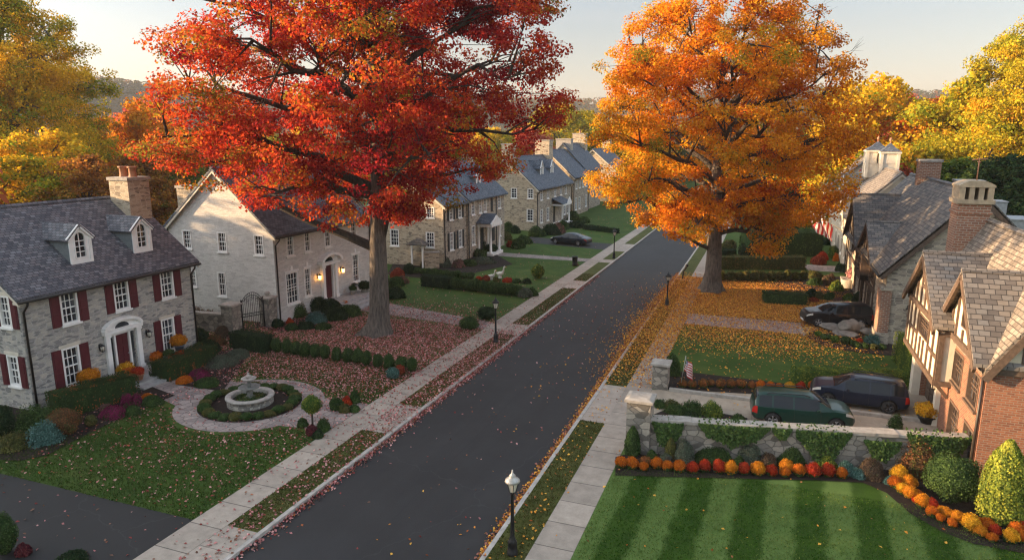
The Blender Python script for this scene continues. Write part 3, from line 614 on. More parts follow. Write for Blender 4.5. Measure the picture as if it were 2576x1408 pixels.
for a, b in ((24.62, 24.86), (25.84, 26.08)): g.poly([ff.p(a, .5, -.1), ff.p(b, .5, -.1), ff.p(b, 2.45, -.1), ff.p(a, 2.45, -.1)])
g.build('sidelight', M['glass'], h)
fl = MB(); fl.prism([ff.p(25.35 + .42 * math.cos(math.pi * i / 8), 2.83 + .27 * math.sin(math.pi * i / 8), .085) for i in range(9)], (.012, 0, 0)); fan = fl.build('fanlight', M['glass'], h)
lantern(h, ff, 24.0, 1.95); lantern(h, ff, 26.85, 1.95)
rl1 = lambda z: -31.5 - (z - .16 - 5.6) / ((9.05 - 5.6) / 4.5)
for yc in (24.3, 27.95): dormer(h, -32.35, yc, 1.2, 6.35, 7.68, 8.28, rl1, 'slate1')
chimney(h, -35.75, -34.3, 29.1, 30.55, 7.4, 10.35, 'stone3', pots=2)
steps(h, ff, 24.2, 27.3, 3, .36, .5, 1.5)

# ---------------------------------------------------------------- left 2: whitewashed house
h = thing('stone_house', 'pale whitewashed stone house with lit lanterns beside its arched burgundy door', 'house', (-31, 37, 0))
XF, Y0, Y1 = -31.0, 37.0, 48.9
up = [(38.3, 39.1), (40.25, 41.0), (42.65, 43.45), (46.1, 46.95)]
hf = [(a, b, 4.5, 6.0) for a, b in up] + [(38.0, 39.35, 1.1, 3.35), (40.0, 40.8, 1.25, 3.35), (46.15, 47.1, 1.1, 3.4), (42.45, 43.45, .55, 3.15)]
hs = [(-38.9, -38.1, 4.85, 6.2), (-35.75, -34.95, 4.8, 6.2), (-32.6, -31.8, 4.75, 6.15), (-38.55, -37.95, 2.1, 3.3), (-36.05, -35.3, 1.6, 3.35)]
ff, fs = shell(h, XF, -40.2, Y0, Y1, 6.35, -35.5, 10.45, 'stone2', 'slate2', hf, hs)
for a, b in up: window(h, ff, a, b, 4.5, 6.0)
window(h, ff, 38.0, 39.35, 1.1, 3.35, 4, 5); window(h, ff, 40.0, 40.8, 1.25, 3.35, 3, 5); window(h, ff, 46.15, 47.1, 1.1, 3.4, 3, 5)
for a, b, c, d in hs: window(h, fs, a, b, c, d)
for a, b, z in ((37.95, 39.4, 3.36), (39.95, 40.85, 3.36), (46.0, 47.25, 3.41)):
    k = MB(); k.fbox(ff, a, b, z, z + .12, .0, .08); k.fbox(ff, (a + b) / 2 - .1, (a + b) / 2 + .1, z + .121, z + .42, .0, .07); k.build('keystone', M['white'], h)
door(h, ff, 42.5, 43.4, .55, 3.1, n0=-.12)
s = MB()
for a, b in ((42.0, 42.3), (43.6, 43.9)): s.fbox(ff, a, b, .5, 3.2, .003, .22); s.fbox(ff, a - .04, b + .04, .5, .75, .221, .26); s.fbox(ff, a - .04, b + .04, 3.02, 3.2, .221, .26)
for a, b in ((42.3, 42.46), (43.44, 43.6)): s.fbox(ff, a, b, .5, 3.2, -.1, .06)
s.fbox(ff, 41.8, 44.1, 3.203, 3.4, .003, .34); arc = [(42.95 + 1.25 * math.cos(math.pi * i / N), 3.4 + .62 * math.sin(math.pi * i / N)) for i in range(N + 1)]
for a, b in zip(arc, arc[1:]): s.fbar(ff, a, b, .2, .003, .5)
s.prism([ff.p(u, z, .002) for u, z in arc], (.1, 0, 0)); s.build('door_surround', M['white'], h)
fl = MB(); fl.prism([ff.p(42.95 + .5 * math.cos(math.pi * i / 8), 3.43 + .36 * math.sin(math.pi * i / 8), .105) for i in range(9)], (.012, 0, 0)); fl.build('fanlight', M['glass'], h)
lantern(h, ff, 41.55, 2.35, True, 1.2); lantern(h, ff, 44.55, 2.35, True, 1.2)
steps(h, ff, 41.6, 46.2, 4, .5, .45, 1.6)
chimney(h, -36.2, -34.9, 47.3, 48.7, 8.5, 11.6, 'stone2'); chimney(h, -40.3, -39.0, 38.2, 39.2, 6.0, 9.2, 'stone3')

# ---------------------------------------------------------------- left 3: two-block stone house with portico
h = thing('stone_house', 'tan rubble stone house of two blocks with black shutters and white columned portico', 'house', (-29.6, 60, 0))
ua = [(61.35, 62.25), (63.45, 64.35)]
hf = [(a, b, 4.55, 6.0) for a, b in ua] + [(a, b, 1.5, 3.3) for a, b in ua]
hs = [(-31.45, -30.55, 4.9, 5.95), (-34.0, -33.1, 4.9, 5.95), (-31.55, -30.6, 1.95, 3.5), (-35.6, -34.6, 1.9, 3.6)]
ff, fs = shell(h, -29.6, -37.6, 60.0, 65.5, 6.25, -33.6, 9.3, 'stone4', 'slate2', hf, hs, wall_s='stone3', downs=(60.12,))
for a, b in ua:
    for c, d in ((4.55, 6.0), (1.5, 3.3)): window(h, ff, a, b, c, d); shutter(h, ff, a - .45, a - .03, c, d, 'shutterdark'); shutter(h, ff, b + .03, b + .45, c, d, 'shutterdark')
for a, b, c, d in hs: window(h, fs, a, b, c, d)
ub = [(66.5, 67.4), (68.5, 69.3), (69.8, 70.6), (74.1, 75.0)]; XF = -29.45
hf = [(a, b, 4.55, 6.05) for a, b in ub] + [(66.5, 67.4, 1.3, 3.4), (74.1, 75.0, 1.3, 3.4), (68.9, 69.9, .4, 2.9)]
w = MB(); ff = Fr((XF, 0, 0), (0, 1, 0), (1, 0, 0)); w.wall(ff, 65.5, 76.2, -.2, 6.4, hf)
for y in (65.5, 76.2): w.poly([(XF, y, -.2), (-38.2, y, -.2), (-38.2, y, 6.4), (-33.8, y, 10.1), (XF, y, 6.4)])
w.build('wall', M['stone4'], h, flip=False); gable_roof(h, XF, -38.2, 65.5, 76.2, 6.4, -33.8, 10.1, 'slate2')
t = MB(); t.fbox(ff, 65.5, 76.2, 6.15, 6.38, .003, .07)
for yy, sg in ((65.5, -1), (76.2, 1)):
    a = Vector((XF + .37, yy + sg * .17, 6.4 - .85 * .37)); b = Vector((-33.8, yy + sg * .17, 10.1)); d = Vector((0, 0, -.22)); t.prism([a, b, b + d, a + d], (0, sg * .1, 0))
t.build('roof_trim', M['cream'], h)
for y in (65.6, 73.4): d = MB(); d.tube([(XF + .09, y, 6.1), (XF + .09, y, 0)], .055, 8); d.build('downspout', M['gutter'], h)
for a, b in ub: window(h, ff, a, b, 4.55, 6.05)
for a in (66.5, 74.1): window(h, ff, a, a + .9, 1.3, 3.4, 3, 5)
for a, b, c, d in ((71.9, 72.5, 4.4, 6.0), (72.1, 73.0, 1.0, 3.3)): shutter(h, ff, a, b, c, d, 'shutterdark')
door(h, ff, 68.95, 69.85, .4, 2.85, 'shutterdark')
p = MB()
for y in (68.2, 70.7):
    for x in (-27.95,): p.lathe([(.19, 0), (.19, .12), (.14, .14), (.115, 2.7), (.17, 2.74), (.18, 2.86)], 12, (x, y, .3))
    p.box((-29.44, y - .12, .3), (-29.3, y + .12, 3.16))
p.box((-29.44, 67.9, 3.17), (-27.7, 71.0, 3.5)); p.prism([(-27.72, 67.85, 3.5), (-27.72, 71.05, 3.5), (-27.72, 69.45, 4.35)], (-.12, 0, 0)); p.box((-29.44, 67.9, -.1), (-27.6, 71.0, .298))
p.build('portico', M['white'], h)
p = MB(); p.prism([(-27.85, 67.7, 3.5), (-27.85, 69.45, 4.42), (-29.44, 69.45, 4.42), (-29.44, 67.7, 3.5)], (0, 0, .08)); p.prism([(-27.85, 71.2, 3.5), (-27.85, 69.45, 4.42), (-29.44, 69.45, 4.42), (-29.44, 71.2, 3.5)], (0, 0, .08)); p.build('portico_roof', M['slate2'], h)
rl3 = lambda z: -29.45 - (z - .16 - 6.4) / ((10.1 - 6.4) / 4.35)
dormer(h, -30.75, 71.4, 1.3, 7.3, 8.5, 9.15, rl3, 'slate2', arch=False)
chimney(h, -34.6, -33.2, 74.6, 76.0, 9.0, 11.6, 'stone3')

# ---------------------------------------------------------------- left 4
h = thing('stone_house', 'tan stone house with two tall gable chimneys behind the parked sedan driveway', 'house', (-29.8, 89.5, 0))
uy = [91.1, 94.1, 97.6, 100.7, 103.3]
hf = [(y, y + 1.0, 4.1, 5.5) for y in uy] + [(y, y + 1.1, .9, 2.8) for y in (91.1, 94.1, 102.8, 104.6)] + [(97.3, 98.4, .3, 2.7)]
hs = [(-33.6, -32.7, 4.45, 5.85), (-31.15, -30.3, 4.45, 5.8), (-31.25, -30.3, 1.35, 3.0)]
ff, fs = shell(h, -29.8, -38.4, 89.5, 107, 5.9, -34.1, 9.9, 'stone4', 'slate2', hf, hs, wall_s='stone3')
for y in uy: window(h, ff, y, y + 1.0, 4.1, 5.5, 2, 4)
for y in (91.1, 94.1, 102.8, 104.6): window(h, ff, y, y + 1.1, .9, 2.8, 2, 4)
for a, b, c, d in hs: window(h, fs, a, b, c, d, 2, 4)
door(h, ff, 97.3, 98.4, .3, 2.7, 'black')
p = MB()
for y in (97.0, 100.6): p.lathe([(.2, 0), (.14, .1), (.12, 2.5), (.2, 2.6)], 10, (-28.3, y, .25))
p.box((-29.79, 96.6, 2.86), (-28.0, 101.0, 3.1)); p.prism([(-28.0, 98.6, 3.1), (-28.0, 101.2, 3.1), (-28.0, 99.9, 4.0)], (-.1, 0, 0)); p.box((-29.79, 96.6, -.1), (-27.8, 101.0, .248)); p.build('portico', M['white'], h)
p = MB(); p.prism([(-28.05, 96.4, 3.11), (-29.79, 96.4, 3.9), (-29.79, 101.2, 3.9), (-28.05, 101.2, 3.11)], (0, 0, .08)); p.build('portico_roof', M['slate2'], h)
rl4 = lambda z: -29.8 - (z - .16 - 5.9) / (4.0 / 4.3)
for yc in (96.2, 101.2): dormer(h, -31.3, yc, 1.5, 7.1, 8.4, 9.4, rl4, 'slate2', arch=False)
chimney(h, -34.9, -33.3, 89.3, 90.9, 8.4, 11.9, 'stone3'); chimney(h, -35.4, -33.0, 105.2, 107.2, 8.0, 12.4, 'stone3')

# ---------------------------------------------------------------- left 5, 6 (far)
h = thing('stone_house', 'far brown stone house with twin steep blue slate roofs beyond the dormered house', 'house', (-30, 109, 0))
hf = [(y, y + 1.1, 4.4, 5.9) for y in (110.3, 112.5, 114.7, 116.9)] + [(y, y + 1.1, .9, 2.9) for y in (110.3, 112.5, 116.9)]
ff, fs = shell(h, -30, -39, 109, 119, 6.5, -34.5, 10.6, 'stone4', 'slate2', hf, (), wall_s='stone3')
for a, b, c, d in hf: window(h, ff, a, b, c, d, 2, 4)
w2 = MB(); w2.box((-39, 119.01, -.2), (-30.6, 131, 7.2)); w2.prism([(-30.6, 119.01, 7.2), (-39, 119.01, 7.2), (-34.8, 119.01, 11.6)], (0, 11.99, 0)); w2.build('wall', M['stone4'], h); gable_roof(h, -30.6, -39, 119.1, 131, 7.2, -34.8, 11.6, 'slate2')
chimney(h, -36.4, -33.6, 120, 121.4, 10, 12.6, 'cap'); chimney(h, -35.9, -33.4, 129.3, 131, 10, 13.6, 'stone3', pots=1)
h = thing('stone_house', 'farthest grey slate roofed house half hidden behind the orange maple', 'house', (-29, 138, 0))
hf = [(y, y + 1.2, 4.2, 5.8) for y in (139.5, 142.5, 145.5, 148.5)]
ff, fs = shell(h, -29, -39, 138, 152, 6.2, -34, 10.4, 'stone4', 'slate2', hf, (), wall_s='stone3')
for a, b, c, d in hf: window(h, ff, a, b, c, d, 2, 4)
chimney(h, -34.8, -33.2, 150, 151.6, 9, 12.4, 'stone3')

# ---------------------------------------------------------------- right 1: brick and half-timbered house
h = thing('brick_house', 'red brick house with half-timbered cream gables and a jettied garage front', 'house', (7.75, 27.5, 0))
fw_ = Fr((7.75, 0, 0), (0, 1, 0), (-1, 0, 0)); fs = Fr((0, 27.5, 0), (1, 0, 0), (0, -1, 0))
XR, ZR, ZE = 10.2, 8.4, 4.5
wl = [(30.5, 32.0, 2.65, 4.0), (28.2, 29.7, 2.65, 4.0), (30.2, 31.7, .3, 1.9), (27.95, 29.4, .3, 1.9)]
w = MB(); w.wall(fw_, 27.5, 33.3, -.2, ZE, wl, .18); w.wall(fs, 7.75, 12.6, -.2, ZE, ())
w.poly([(12.6, 27.5, -.2), (12.6, 40, -.2), (12.6, 40, ZE), (12.6, 27.5, ZE)]); w.poly([(7.75, 40, -.2), (12.6, 40, -.2), (12.6, 40, ZE), (XR, 40, ZR), (7.75, 40, ZE)])
gar = [(33.6, 37.3, 0, 2.15)]; w.wall(fw_, 33.3, 40, -.2, ZE, gar, .35); w.build('wall', M['brick'], h, flip=False)
for a, b, c, d in wl: window(h, fw_, a, b, c, d, 4, 3, .1, 'timber', n0=-.16)
gd = MB(); fg = Fr((8.05, 0, 0), (0, 1, 0), (-1, 0, 0)); gd.fbox(fg, 33.62, 37.28, -.05, 2.13, 0, .05)
for i in range(4):
    for j in range(4): gd.fbox(fg, 33.75 + i * .88, 34.5 + i * .88, .08 + j * .52, .5 + j * .52, .052, .075)
gd.build('garage_door', M['timber'], h)
p = MB(); p.fbox(fw_, 37.3, 37.95, -.1, 2.35, .003, .35); p.build('pilaster', M['cream'], h); p = MB(); p.fbox(fw_, 33.25, 33.58, -.1, 2.35, .003, .2); p.build('pilaster', M['cream'], h)
lantern(h, fw_, 33.45, 1.75, False, 1.3)
gable_roof(h, 7.75, 12.6, 27.5, 40, ZE, XR, ZR, 'slate5', .14, .22, .15)
s = MB(); s.poly([(7.77, 27.49, ZE), (12.58, 27.49, ZE), (XR, 27.49, ZR)]); s.build('gable_panel', M['stucco'], h)
t = MB(); t.fbox(fs, 7.65, 12.7, ZE - .12, ZE + .1, .0, .09)
for x in (8.75, 9.5, 10.3, 11.1, 11.9): t.fbox(fs, x - .07, x + .07, ZE + .1, roof_z(7.75, ZE, XR, ZR, x) - .1 if x <= XR else roof_z(12.6, ZE, XR, ZR, x) - .1, .012, .06)
k = (ZR - ZE) / 2.45; t.fbar(fs, (7.62, ZE - .13 * k - .14), (XR, ZR - .16), .26, .1, .24); t.fbar(fs, (12.75, ZE - .13 * k - .14), (XR, ZR - .16), .26, .1, .245); t.build('timber_frame', M['timber'], h)
def front_gable(par, xf, ya, yb, ze, za, xend, mat, infill, studs, braces=(), win=None, name='front_gable', over=.35, barge='timber', zc=None, o=.3):
    """cross gable facing the street: roof with its ridge square to the street, infill panel, timbers"""
    yc = (ya + yb) / 2; fr = Fr((xf, 0, 0), (0, 1, 0), (-1, 0, 0)); k = (za - ze) / (yc - ya)
    g = MB(); hole = [win] if win else []
    if win:
        u0, u1, c, d = win
        L = lambda z: ya + (z - ze) / k; Rr = lambda z: yb - (z - ze) / k
        g.poly([fr.p(ya, ze), fr.p(yb, ze), fr.p(Rr(c), c), fr.p(L(c), c)]); g.poly([fr.p(L(d), d), fr.p(Rr(d), d), fr.p(yc, za)])
        g.poly([fr.p(L(c), c), fr.p(u0, c), fr.p(u0, d), fr.p(L(d), d)]); g.poly([fr.p(u1, c), fr.p(Rr(c), c), fr.p(Rr(d), d), fr.p(u1, d)])
        for p_, q in (((u0, c), (u1, c)), ((u1, c), (u1, d)), ((u1, d), (u0, d)), ((u0, d), (u0, c))): g.poly([fr.p(*p_), fr.p(*q), fr.p(q[0], q[1], -.15), fr.p(p_[0], p_[1], -.15)])
    else: g.poly([fr.p(ya, ze), fr.p(yb, ze), fr.p(yc, za)])
    w = g.build(name, M[infill], par, flip=False)
    r = MB(); x0 = xf - over
    for sg, ye in ((-1, ya), (1, yb)):
        e = Vector((x0, ye + sg * o, ze - k * o + .12)); a = Vector((x0, yc, za + .12)); r.prism([e, a, Vector((xend, yc, za + .12)), Vector((xend, ye + sg * o, ze - k * o + .12))], (0, 0, .13))
    r.prism([(x0 - .02, yc - .12, za + .2), (x0 - .02, yc, za + .32), (x0 - .02, yc + .12, za + .2)], (xend - x0, 0, 0))
    r.build('gable_roof', M[mat], w)
    t = MB(); t.fbox(fr, ya - .1, yb + .1, ze - .14, ze + .1, .003, .12)
    for y in studs:
        top = ze + k * (min(y - ya, yb - y)) - .12
        segs = [(ze + .1, top)] if not win or not (win[0] - .05 < y < win[1] + .05) else [(ze + .1, win[2] - .06), (win[3] + .06, top)]
        for c, d in segs:
            if d > c: t.fbox(fr, y - .07, y + .07, c, d, .003, .07)
    for a, b in braces: t.fbar(fr, a, b, .13, .003, .075)
    for ye, sg in ((ya, -1), (yb, 1)): t.fbar(fr, (ye + sg * (o - .02), ze - k * (o - .02) - .05), (yc, za - .05), .26, over - .09, over + .02)
    t.build('bargeboard', M[barge], w)
    if win: window(par, fr, *win, 3, 4, .06, 'timber', sill=False, n0=-.12)
    return w, fr
front_gable(h, 7.6, 27.5, 33.5, 4.6, 7.3, 9.7, 'slate3', 'stucco', (28.1, 28.8, 29.5, 30.5, 31.5, 32.2, 32.9), (), (30.05, 30.95, 5.2, 6.25), o=.14)
w, fr = front_gable(h, 7.15, 31.9, 38.7, 4.8, 7.25, 9.5, 'slate3', 'stucco', (32.7, 33.5, 34.4, 35.3, 36.2, 37.1, 37.9), (((34.4, 5.75), (36.2, 5.8)),), o=.2)
jt = MB(); jw = (33.9, 36.1, 3.55, 4.5); jt.wall(fr, 31.9, 38.7, 2.4, 4.68, [jw], .15); js = Fr((0, 31.9, 0), (1, 0, 0), (0, -1, 0)); jt.wall(js, 7.15, 7.75, 2.4, 4.68); jt.poly([(7.15, 38.7, 2.4), (7.75, 38.7, 2.4), (7.75, 38.7, 4.68), (7.15, 38.7, 4.68)]); jt.poly([(7.15, 31.9, 2.4), (7.75, 31.9, 2.4), (7.75, 38.7, 2.4), (7.15, 38.7, 2.4)])
jt.build('jetty', M['stucco'], h, flip=False); window(h, fr, *jw, 5, 3, .08, 'timber', sill=False, n0=-.13)
t = MB(); t.fbox(fr, 31.85, 38.75, 2.3, 2.52, .003, .1); t.fbox(fr, 31.9, 33.85, 3.4, 3.54, .003, .072); t.fbox(fr, 36.15, 38.7, 3.4, 3.54, .003, .072)
for y in (32.0, 32.9, 33.8, 36.2, 37.0, 37.9, 38.6): t.fbox(fr, y - .07, y + .07, 2.52, 4.6, .003, .07)
for y in (34.7, 35.4): t.fbox(fr, y - .07, y + .07, 2.52, 3.5, .003, .07)
t.fbox(js, 7.1, 7.75, 2.3, 2.52, .003, .08); t.fbox(js, 7.12, 7.3, 2.52, 4.6, .003, .06); t.fbox(js, 7.3, 7.75, 4.45, 4.68, .003, .06)
for y in (32.1, 34.9, 38.5): t.fbar(Fr((0, y, 0), (1, 0, 0), (0, -1, 0)), (7.72, 1.75), (7.25, 2.3), .14, -.07, .07)
t.build('timber_frame', M['timber'], h)
d = MB(); d.tube([(7.67, 27.62, 4.4), (7.67, 27.62, 0)], .055, 8); d.build('downspout', M['gutter'], h)
c = MB(); c.box((8.8, 39.2, 4.5), (10.2, 40.6, 9.4)); c.box((8.74, 39.13, 8.9), (10.26, 40.67, 9.02)); ch = c.build('chimney', M['brick2'], h)
k = MB(); k.box((8.7, 39.07, 9.402), (10.3, 40.73, 9.6)); k.box((8.78, 39.15, 9.602), (9.02, 40.65, 10.2)); k.box((9.98, 39.15, 9.602), (10.22, 40.65, 10.2)); k.box((9.2, 39.17, 9.602), (9.42, 40.63, 10.2)); k.box((9.6, 39.17, 9.602), (9.82, 40.63, 10.2))
k.box((8.8, 40.2, 9.6), (10.2, 40.5, 10.19)); k.prism([(8.74, 39.12, 10.2), (10.26, 39.12, 10.2), (10.26, 39.12, 10.3), (10.05, 39.12, 10.42), (9.8, 39.12, 10.52), (9.2, 39.12, 10.52), (8.95, 39.12, 10.42), (8.74, 39.12, 10.3)], (0, 1.56, 0)); k.build('chimney_cap', M['capwarm'], ch)
a = MB(); a.tube([(9.6, 39.9, 10.5), (9.6, 39.9, 11.6)], .03, 6); a.tube([(9.3, 39.9, 11.5), (9.95, 39.9, 11.55)], .03, 6); a.tube([(9.6, 39.6, 11.4), (9.6, 40.2, 11.4)], .02, 6); a.build('antenna', M['terracotta'], ch)

# ---------------------------------------------------------------- right 2: stone house with cross gables
h = thing('stone_house', 'brown stone house with steep dark slate front gables beside the brick house', 'house', (7.2, 46.5, 0))
hw = [(51.2, 53.2, 2.9, 4.3), (54.8, 57.0, 2.9, 4.3), (60.2, 62.0, 3.0, 4.4), (64, 66, 3.0, 4.4), (52.2, 53.4, .2, 2.2), (56, 57.6, .2, 2.2), (61, 62.2, .3, 2.3), (48.2, 50.4, .05, 2.1)]
ff, fs = shell(h, 7.2, 15.9, 46.5, 68, 4.75, 11.5, 9.4, 'stone4', 'slate4', hw, (), trim=None, gutter=True, ov=.45, wall_s='stone4', downs=(68,))
for a, b, c, d in hw[:7]: window(h, ff, a, b, c, d, 3, 3, .09, 'timber', n0=-.14)
gd = MB(); gd.fbox(Fr((7.33, 0, 0), (0, 1, 0), (-1, 0, 0)), 48.2, 50.4, 0, 2.1, 0, .03); gd.build('garage_door', M['cream'], h)
t = MB(); k = (9.4 - 4.75) / 4.3
for x in (7.2, 15.8): sx = -1 if x < 11 else 1; t.fbar(fs, (x + sx * .42, 4.75 - .42 * k - .12), (11.5, 9.4 - .12), .32, .18, .3)
for y in (51.0, 53.4, 54.6, 57.2, 58.4): t.fbox(ff, y - .1, y + .1, -.1, 4.5, .003, .1)
t.fbox(ff, 50.6, 68, 2.3, 2.55, .003, .14); t.build('timber_frame', M['timber'], h)
p = MB(); p.box((6.95, 46.4, -.1), (7.55, 47.9, 3.4)); p.build('corner_pier', M['brick2'], h); p = MB(); p.box((6.9, 46.35, 3.402), (7.6, 47.95, 3.6)); p.build('pier_cap', M['stone4'], h); p = MB(); p.box((6.85, 46.3, -.1), (7.62, 48.0, .7)); p.build('pier_stone', M['stone4'], h)
oc = MB(); oc.fbox(ff, 53.9, 57.6, 2.56, 2.9, .0, .6); oc.wall(Fr((6.6, 0, 0), (0, 1, 0), (-1, 0, 0)), 53.9, 57.6, 2.9, 4.4, [(54.2, 55.6, 3.0, 4.2), (55.9, 57.3, 3.0, 4.2)], .1); oc.poly([(6.6, 53.9, 2.56), (7.2, 53.9, 2.56), (7.2, 53.9, 4.4), (6.6, 53.9, 4.4)]); oc.poly([(6.6, 53.9, 4.4), (7.2, 53.9, 4.4), (7.2, 57.6, 4.4), (6.6, 57.6, 4.4)]); oc.build('bay_window', M['timber'], h, flip=False)
for a in (54.2, 55.9): window(h, Fr((6.6, 0, 0), (0, 1, 0), (-1, 0, 0)), a, a + 1.4, 3.0, 4.2, 3, 3, .07, 'timber', sill=False, n0=-.09)
front_gable(h, 7.0, 50.3, 57.8, 4.4, 6.55, 9.7, 'slate4', 'stucco', (51.2, 52.2, 53.2, 54.1, 55, 56, 57), ())
front_gable(h, 6.9, 58.6, 67.2, 4.4, 7.85, 10.6, 'slate4', 'stucco', (59.5, 60.6, 61.7, 62.9, 64, 65.2, 66.3), (), (62.2, 63.6, 5.2, 6.5))
lantern(h, fs, 8.55, 2.05, False, 1.7)
chimney(h, 10.9, 12.35, 61.4, 62.8, 8.2, 10.95, 'brick2')
for a_, b_ in (((14.2, 50.2, 6.2), (15.4, 52.6, 7.6)), ((12.9, 58.5, 8.4), (14.6, 60, 9.5)), ((14.0, 55, 7.4), (15.2, 56.6, 8.3))): v = MB(); v.box(a_, b_); v.box((a_[0] - .06, a_[1] - .06, b_[2] + .002), (b_[0] + .06, b_[1] + .06, b_[2] + .07)); v.build('roof_vent', M['lead'], h)

# ---------------------------------------------------------------- right 3: cream house with cupola
h = thing('cream_house', 'cream house with white twin cupola on its tan roof and sunlit street front', 'house', (7.5, 72, 0))
hw = [(y, y + 1.2, z, z + 1.6) for y in (73.5, 77, 80.5, 84, 88, 92) for z in (.9, 3.6)]
ff, fs = shell(h, 7.5, 15.5, 72, 97, 5.6, 11.4, 9.35, 'tanstucco', 'slate5', hw, (), trim='cream', wall_s='stucco', ov=.4)
for a, b, c, d in hw: window(h, ff, a, b, c, d, 2, 4, .1, 'cream')
front_gable(h, 7.1, 71.4, 76.6, 5.2, 6.9, 9.2, 'slate4', 'greysiding', (), (), None, barge='cream')
w2 = MB(); w2.box((7.2, 97.01, -.2), (16.5, 112, 6.4)); w2.prism([(7.2, 97.01, 6.4), (16.5, 97.01, 6.4), (11.85, 97.01, 10.2)], (0, 14.99, 0)); w2.build('wall', M['tanstucco'], h); gable_roof(h, 7.2, 16.5, 97.1, 112, 6.4, 11.85, 10.3, 'slate4')
rl7 = lambda z: 7.5 + (z - .16 - 5.6) / (3.75 / 3.9)
for yc in (84.5, 88.5, 92.5): dormer(h, 8.1, yc, 1.5, 6.2, 7.6, 8.4, rl7, 'slate5', 'cream', 'greysiding', False, -1.0)
for (cx, cy, s_, zt) in ((10.75, 84.5, 1.0, 11.35), (11.75, 83.0, .78, 11.2)):
    c = MB()
    for sx in (-1, 1):
        for sy in (-1, 1): c.box((cx + sx * s_ - .14, cy + sy * s_ - .14, 8.4), (cx + sx * s_ + .14, cy + sy * s_ + .14, zt - .2))
    c.box((cx - s_, cy - s_, 8.4), (cx + s_, cy + s_, 9.95))
    for sx in (-1, 0, 1):
        c.box((cx + sx * s_ * .98 - .07, cy - s_ - .05, 9.95), (cx + sx * s_ * .98 + .07, cy + s_ + .05, zt - .2)); c.box((cx - s_ - .05, cy + sx * s_ * .98 - .07, 9.95), (cx + s_ + .05, cy + sx * s_ * .98 + .07, zt - .199))
    c.box((cx - s_ - .22, cy - s_ - .22, zt - .2), (cx + s_ + .22, cy + s_ + .22, zt)); cu = c.build('cupola', M['cream'], h)
    g = MB(); g.box((cx - s_ * .9, cy - s_ * .9, 9.95), (cx + s_ * .9, cy + s_ * .9, zt - .22)); g.build('louvre', M['shutterdark'], cu)
    r = MB(); b = [(cx - s_ - .25, cy - s_ - .25, zt), (cx + s_ + .25, cy - s_ - .25, zt), (cx + s_ + .25, cy + s_ + .25, zt), (cx - s_ - .25, cy + s_ + .25, zt)]; mid = [(cx + (x - cx) * .45, cy + (y - cy) * .45, zt + .42) for x, y, z in b]; a = (cx, cy, zt + .95)
    for i in range(4): j = (i + 1) % 4; r.poly([b[i], b[j], mid[j], mid[i]]); r.poly([mid[i], mid[j], a])
    r.build('cupola_roof', M['slate2'], cu); f = MB(); f.lathe([(.0, .62), (.03, .5), (.13, .36), (.16, .24), (.07, .12), (.05, 0), (.1, -.1)], 10, (cx, cy, zt + .95)); f.build('finial', M['terracotta'], cu)
sk = MB(); sk.prism([(12.9, 70.6, 8.9), (14.2, 70.6, 8.9), (14.2, 70.6, 9.8), (13.9, 70.6, 10.3), (13.3, 70.6, 10.4), (12.9, 70.6, 9.8)], (0, 1.2, 0)); sk.build('skylight', M['skylight'], h)
# ---------------------------------------------------------------- ground, street, paths
def sheet(name, pts, z, mat, kind='structure'):
    m = MB(); m.poly([(x, y, z) for x, y in pts]); o = m.build(name, M[mat], flip=False)
    if o.data.polygons[0].normal.z < 0: o.data.flip_normals()
    return tag(o, kind=kind)
def rect(x0, y0, x1, y1): return [(x0, y0), (x1, y0), (x1, y1), (x0, y1)]
sheet('ground', rect(-1700, -1700, 1700, 1700), -.14, 'terrain')
sheet('road', rect(-14.6, -60, -7.45, 420), -.12, 'asphalt')
sheet('lawn', rect(-150, -60, -14.76, 300), -.008, 'grass')
sheet('lawn', rect(-7.29, 33.4, 150, 300), -.008, 'grass')
sheet('lawn', rect(-7.29, -60, 150, 33.4), -.0085, 'stripes')
for a, b in ((-14.76, -14.6), (-7.45, -7.29)):
    m = MB(); m.box((a, -60, -.2), (b, 420, .004)); tag(m.build('kerb', M['kerb']), kind='structure')
aprL = [(8, 15.9), (24.0, 27.2), (40.2, 42.8), (55.2, 58.6), (68.6, 70.4), (76.2, 82)]
aprR = [(28.4, 33.3), (62, 63.5)]
def verge(x0, x1, apr):
    y = -60
    for a, b in apr + [(300, 300)]:
        if a > y: sheet('verge', rect(x0, y, x1, a), -.004, 'verge')
        if b > a: sheet('driveway_apron', rect(x0, a, x1, b), -.003, 'apron')
        y = b
verge(-16.0, -14.77, aprL); verge(-7.28, -6.15, aprR)
sheet('sidewalk', rect(-17.3, -60, -16.0, 300), .004, 'walk'); sheet('sidewalk', rect(-6.15, -60, -4.85, 300), .004, 'walk')
sheet('driveway', [(-17.31, 15.75), (-70, 15.4), (-70, 11.1), (-17.31, 11.6)], .004, 'asphalt2')
sheet('driveway', [(-17.31, 76.6), (-17.31, 81.4), (-28.8, 83.8), (-28.8, 79.2)], .004, 'asphalt2')
sheet('driveway', [(-4.84, 28.4), (-4.84, 33.35), (8.2, 38.6), (8.2, 28.4)], .004, 'drive')
sheet('driveway', rect(2.6, 46.6, 7.2, 53.6), .005, 'drive')
sheet('garden_path', rect(-6.16, 46.9, 2.6, 50.0), .008, 'pinkpath')
FC = (-22.75, 24.75)
ring = [(FC[0] + 3.55 * math.cos(a), FC[1] + 3.3 * math.sin(a)) for a in np.linspace(0, 2 * math.pi, 40, endpoint=False)]
sheet('garden_path', ring, .006, 'flagstone')
sheet('garden_path', [(-29.6, 24.4), (-25.2, 23.0), (-25.4, 26.8), (-29.5, 27.2)], .012, 'flagstone')
sheet('garden_path', [(-20.0, 23.0), (-17.31, 23.4), (-17.31, 26.6), (-19.7, 26.6)], .010, 'flagstone')
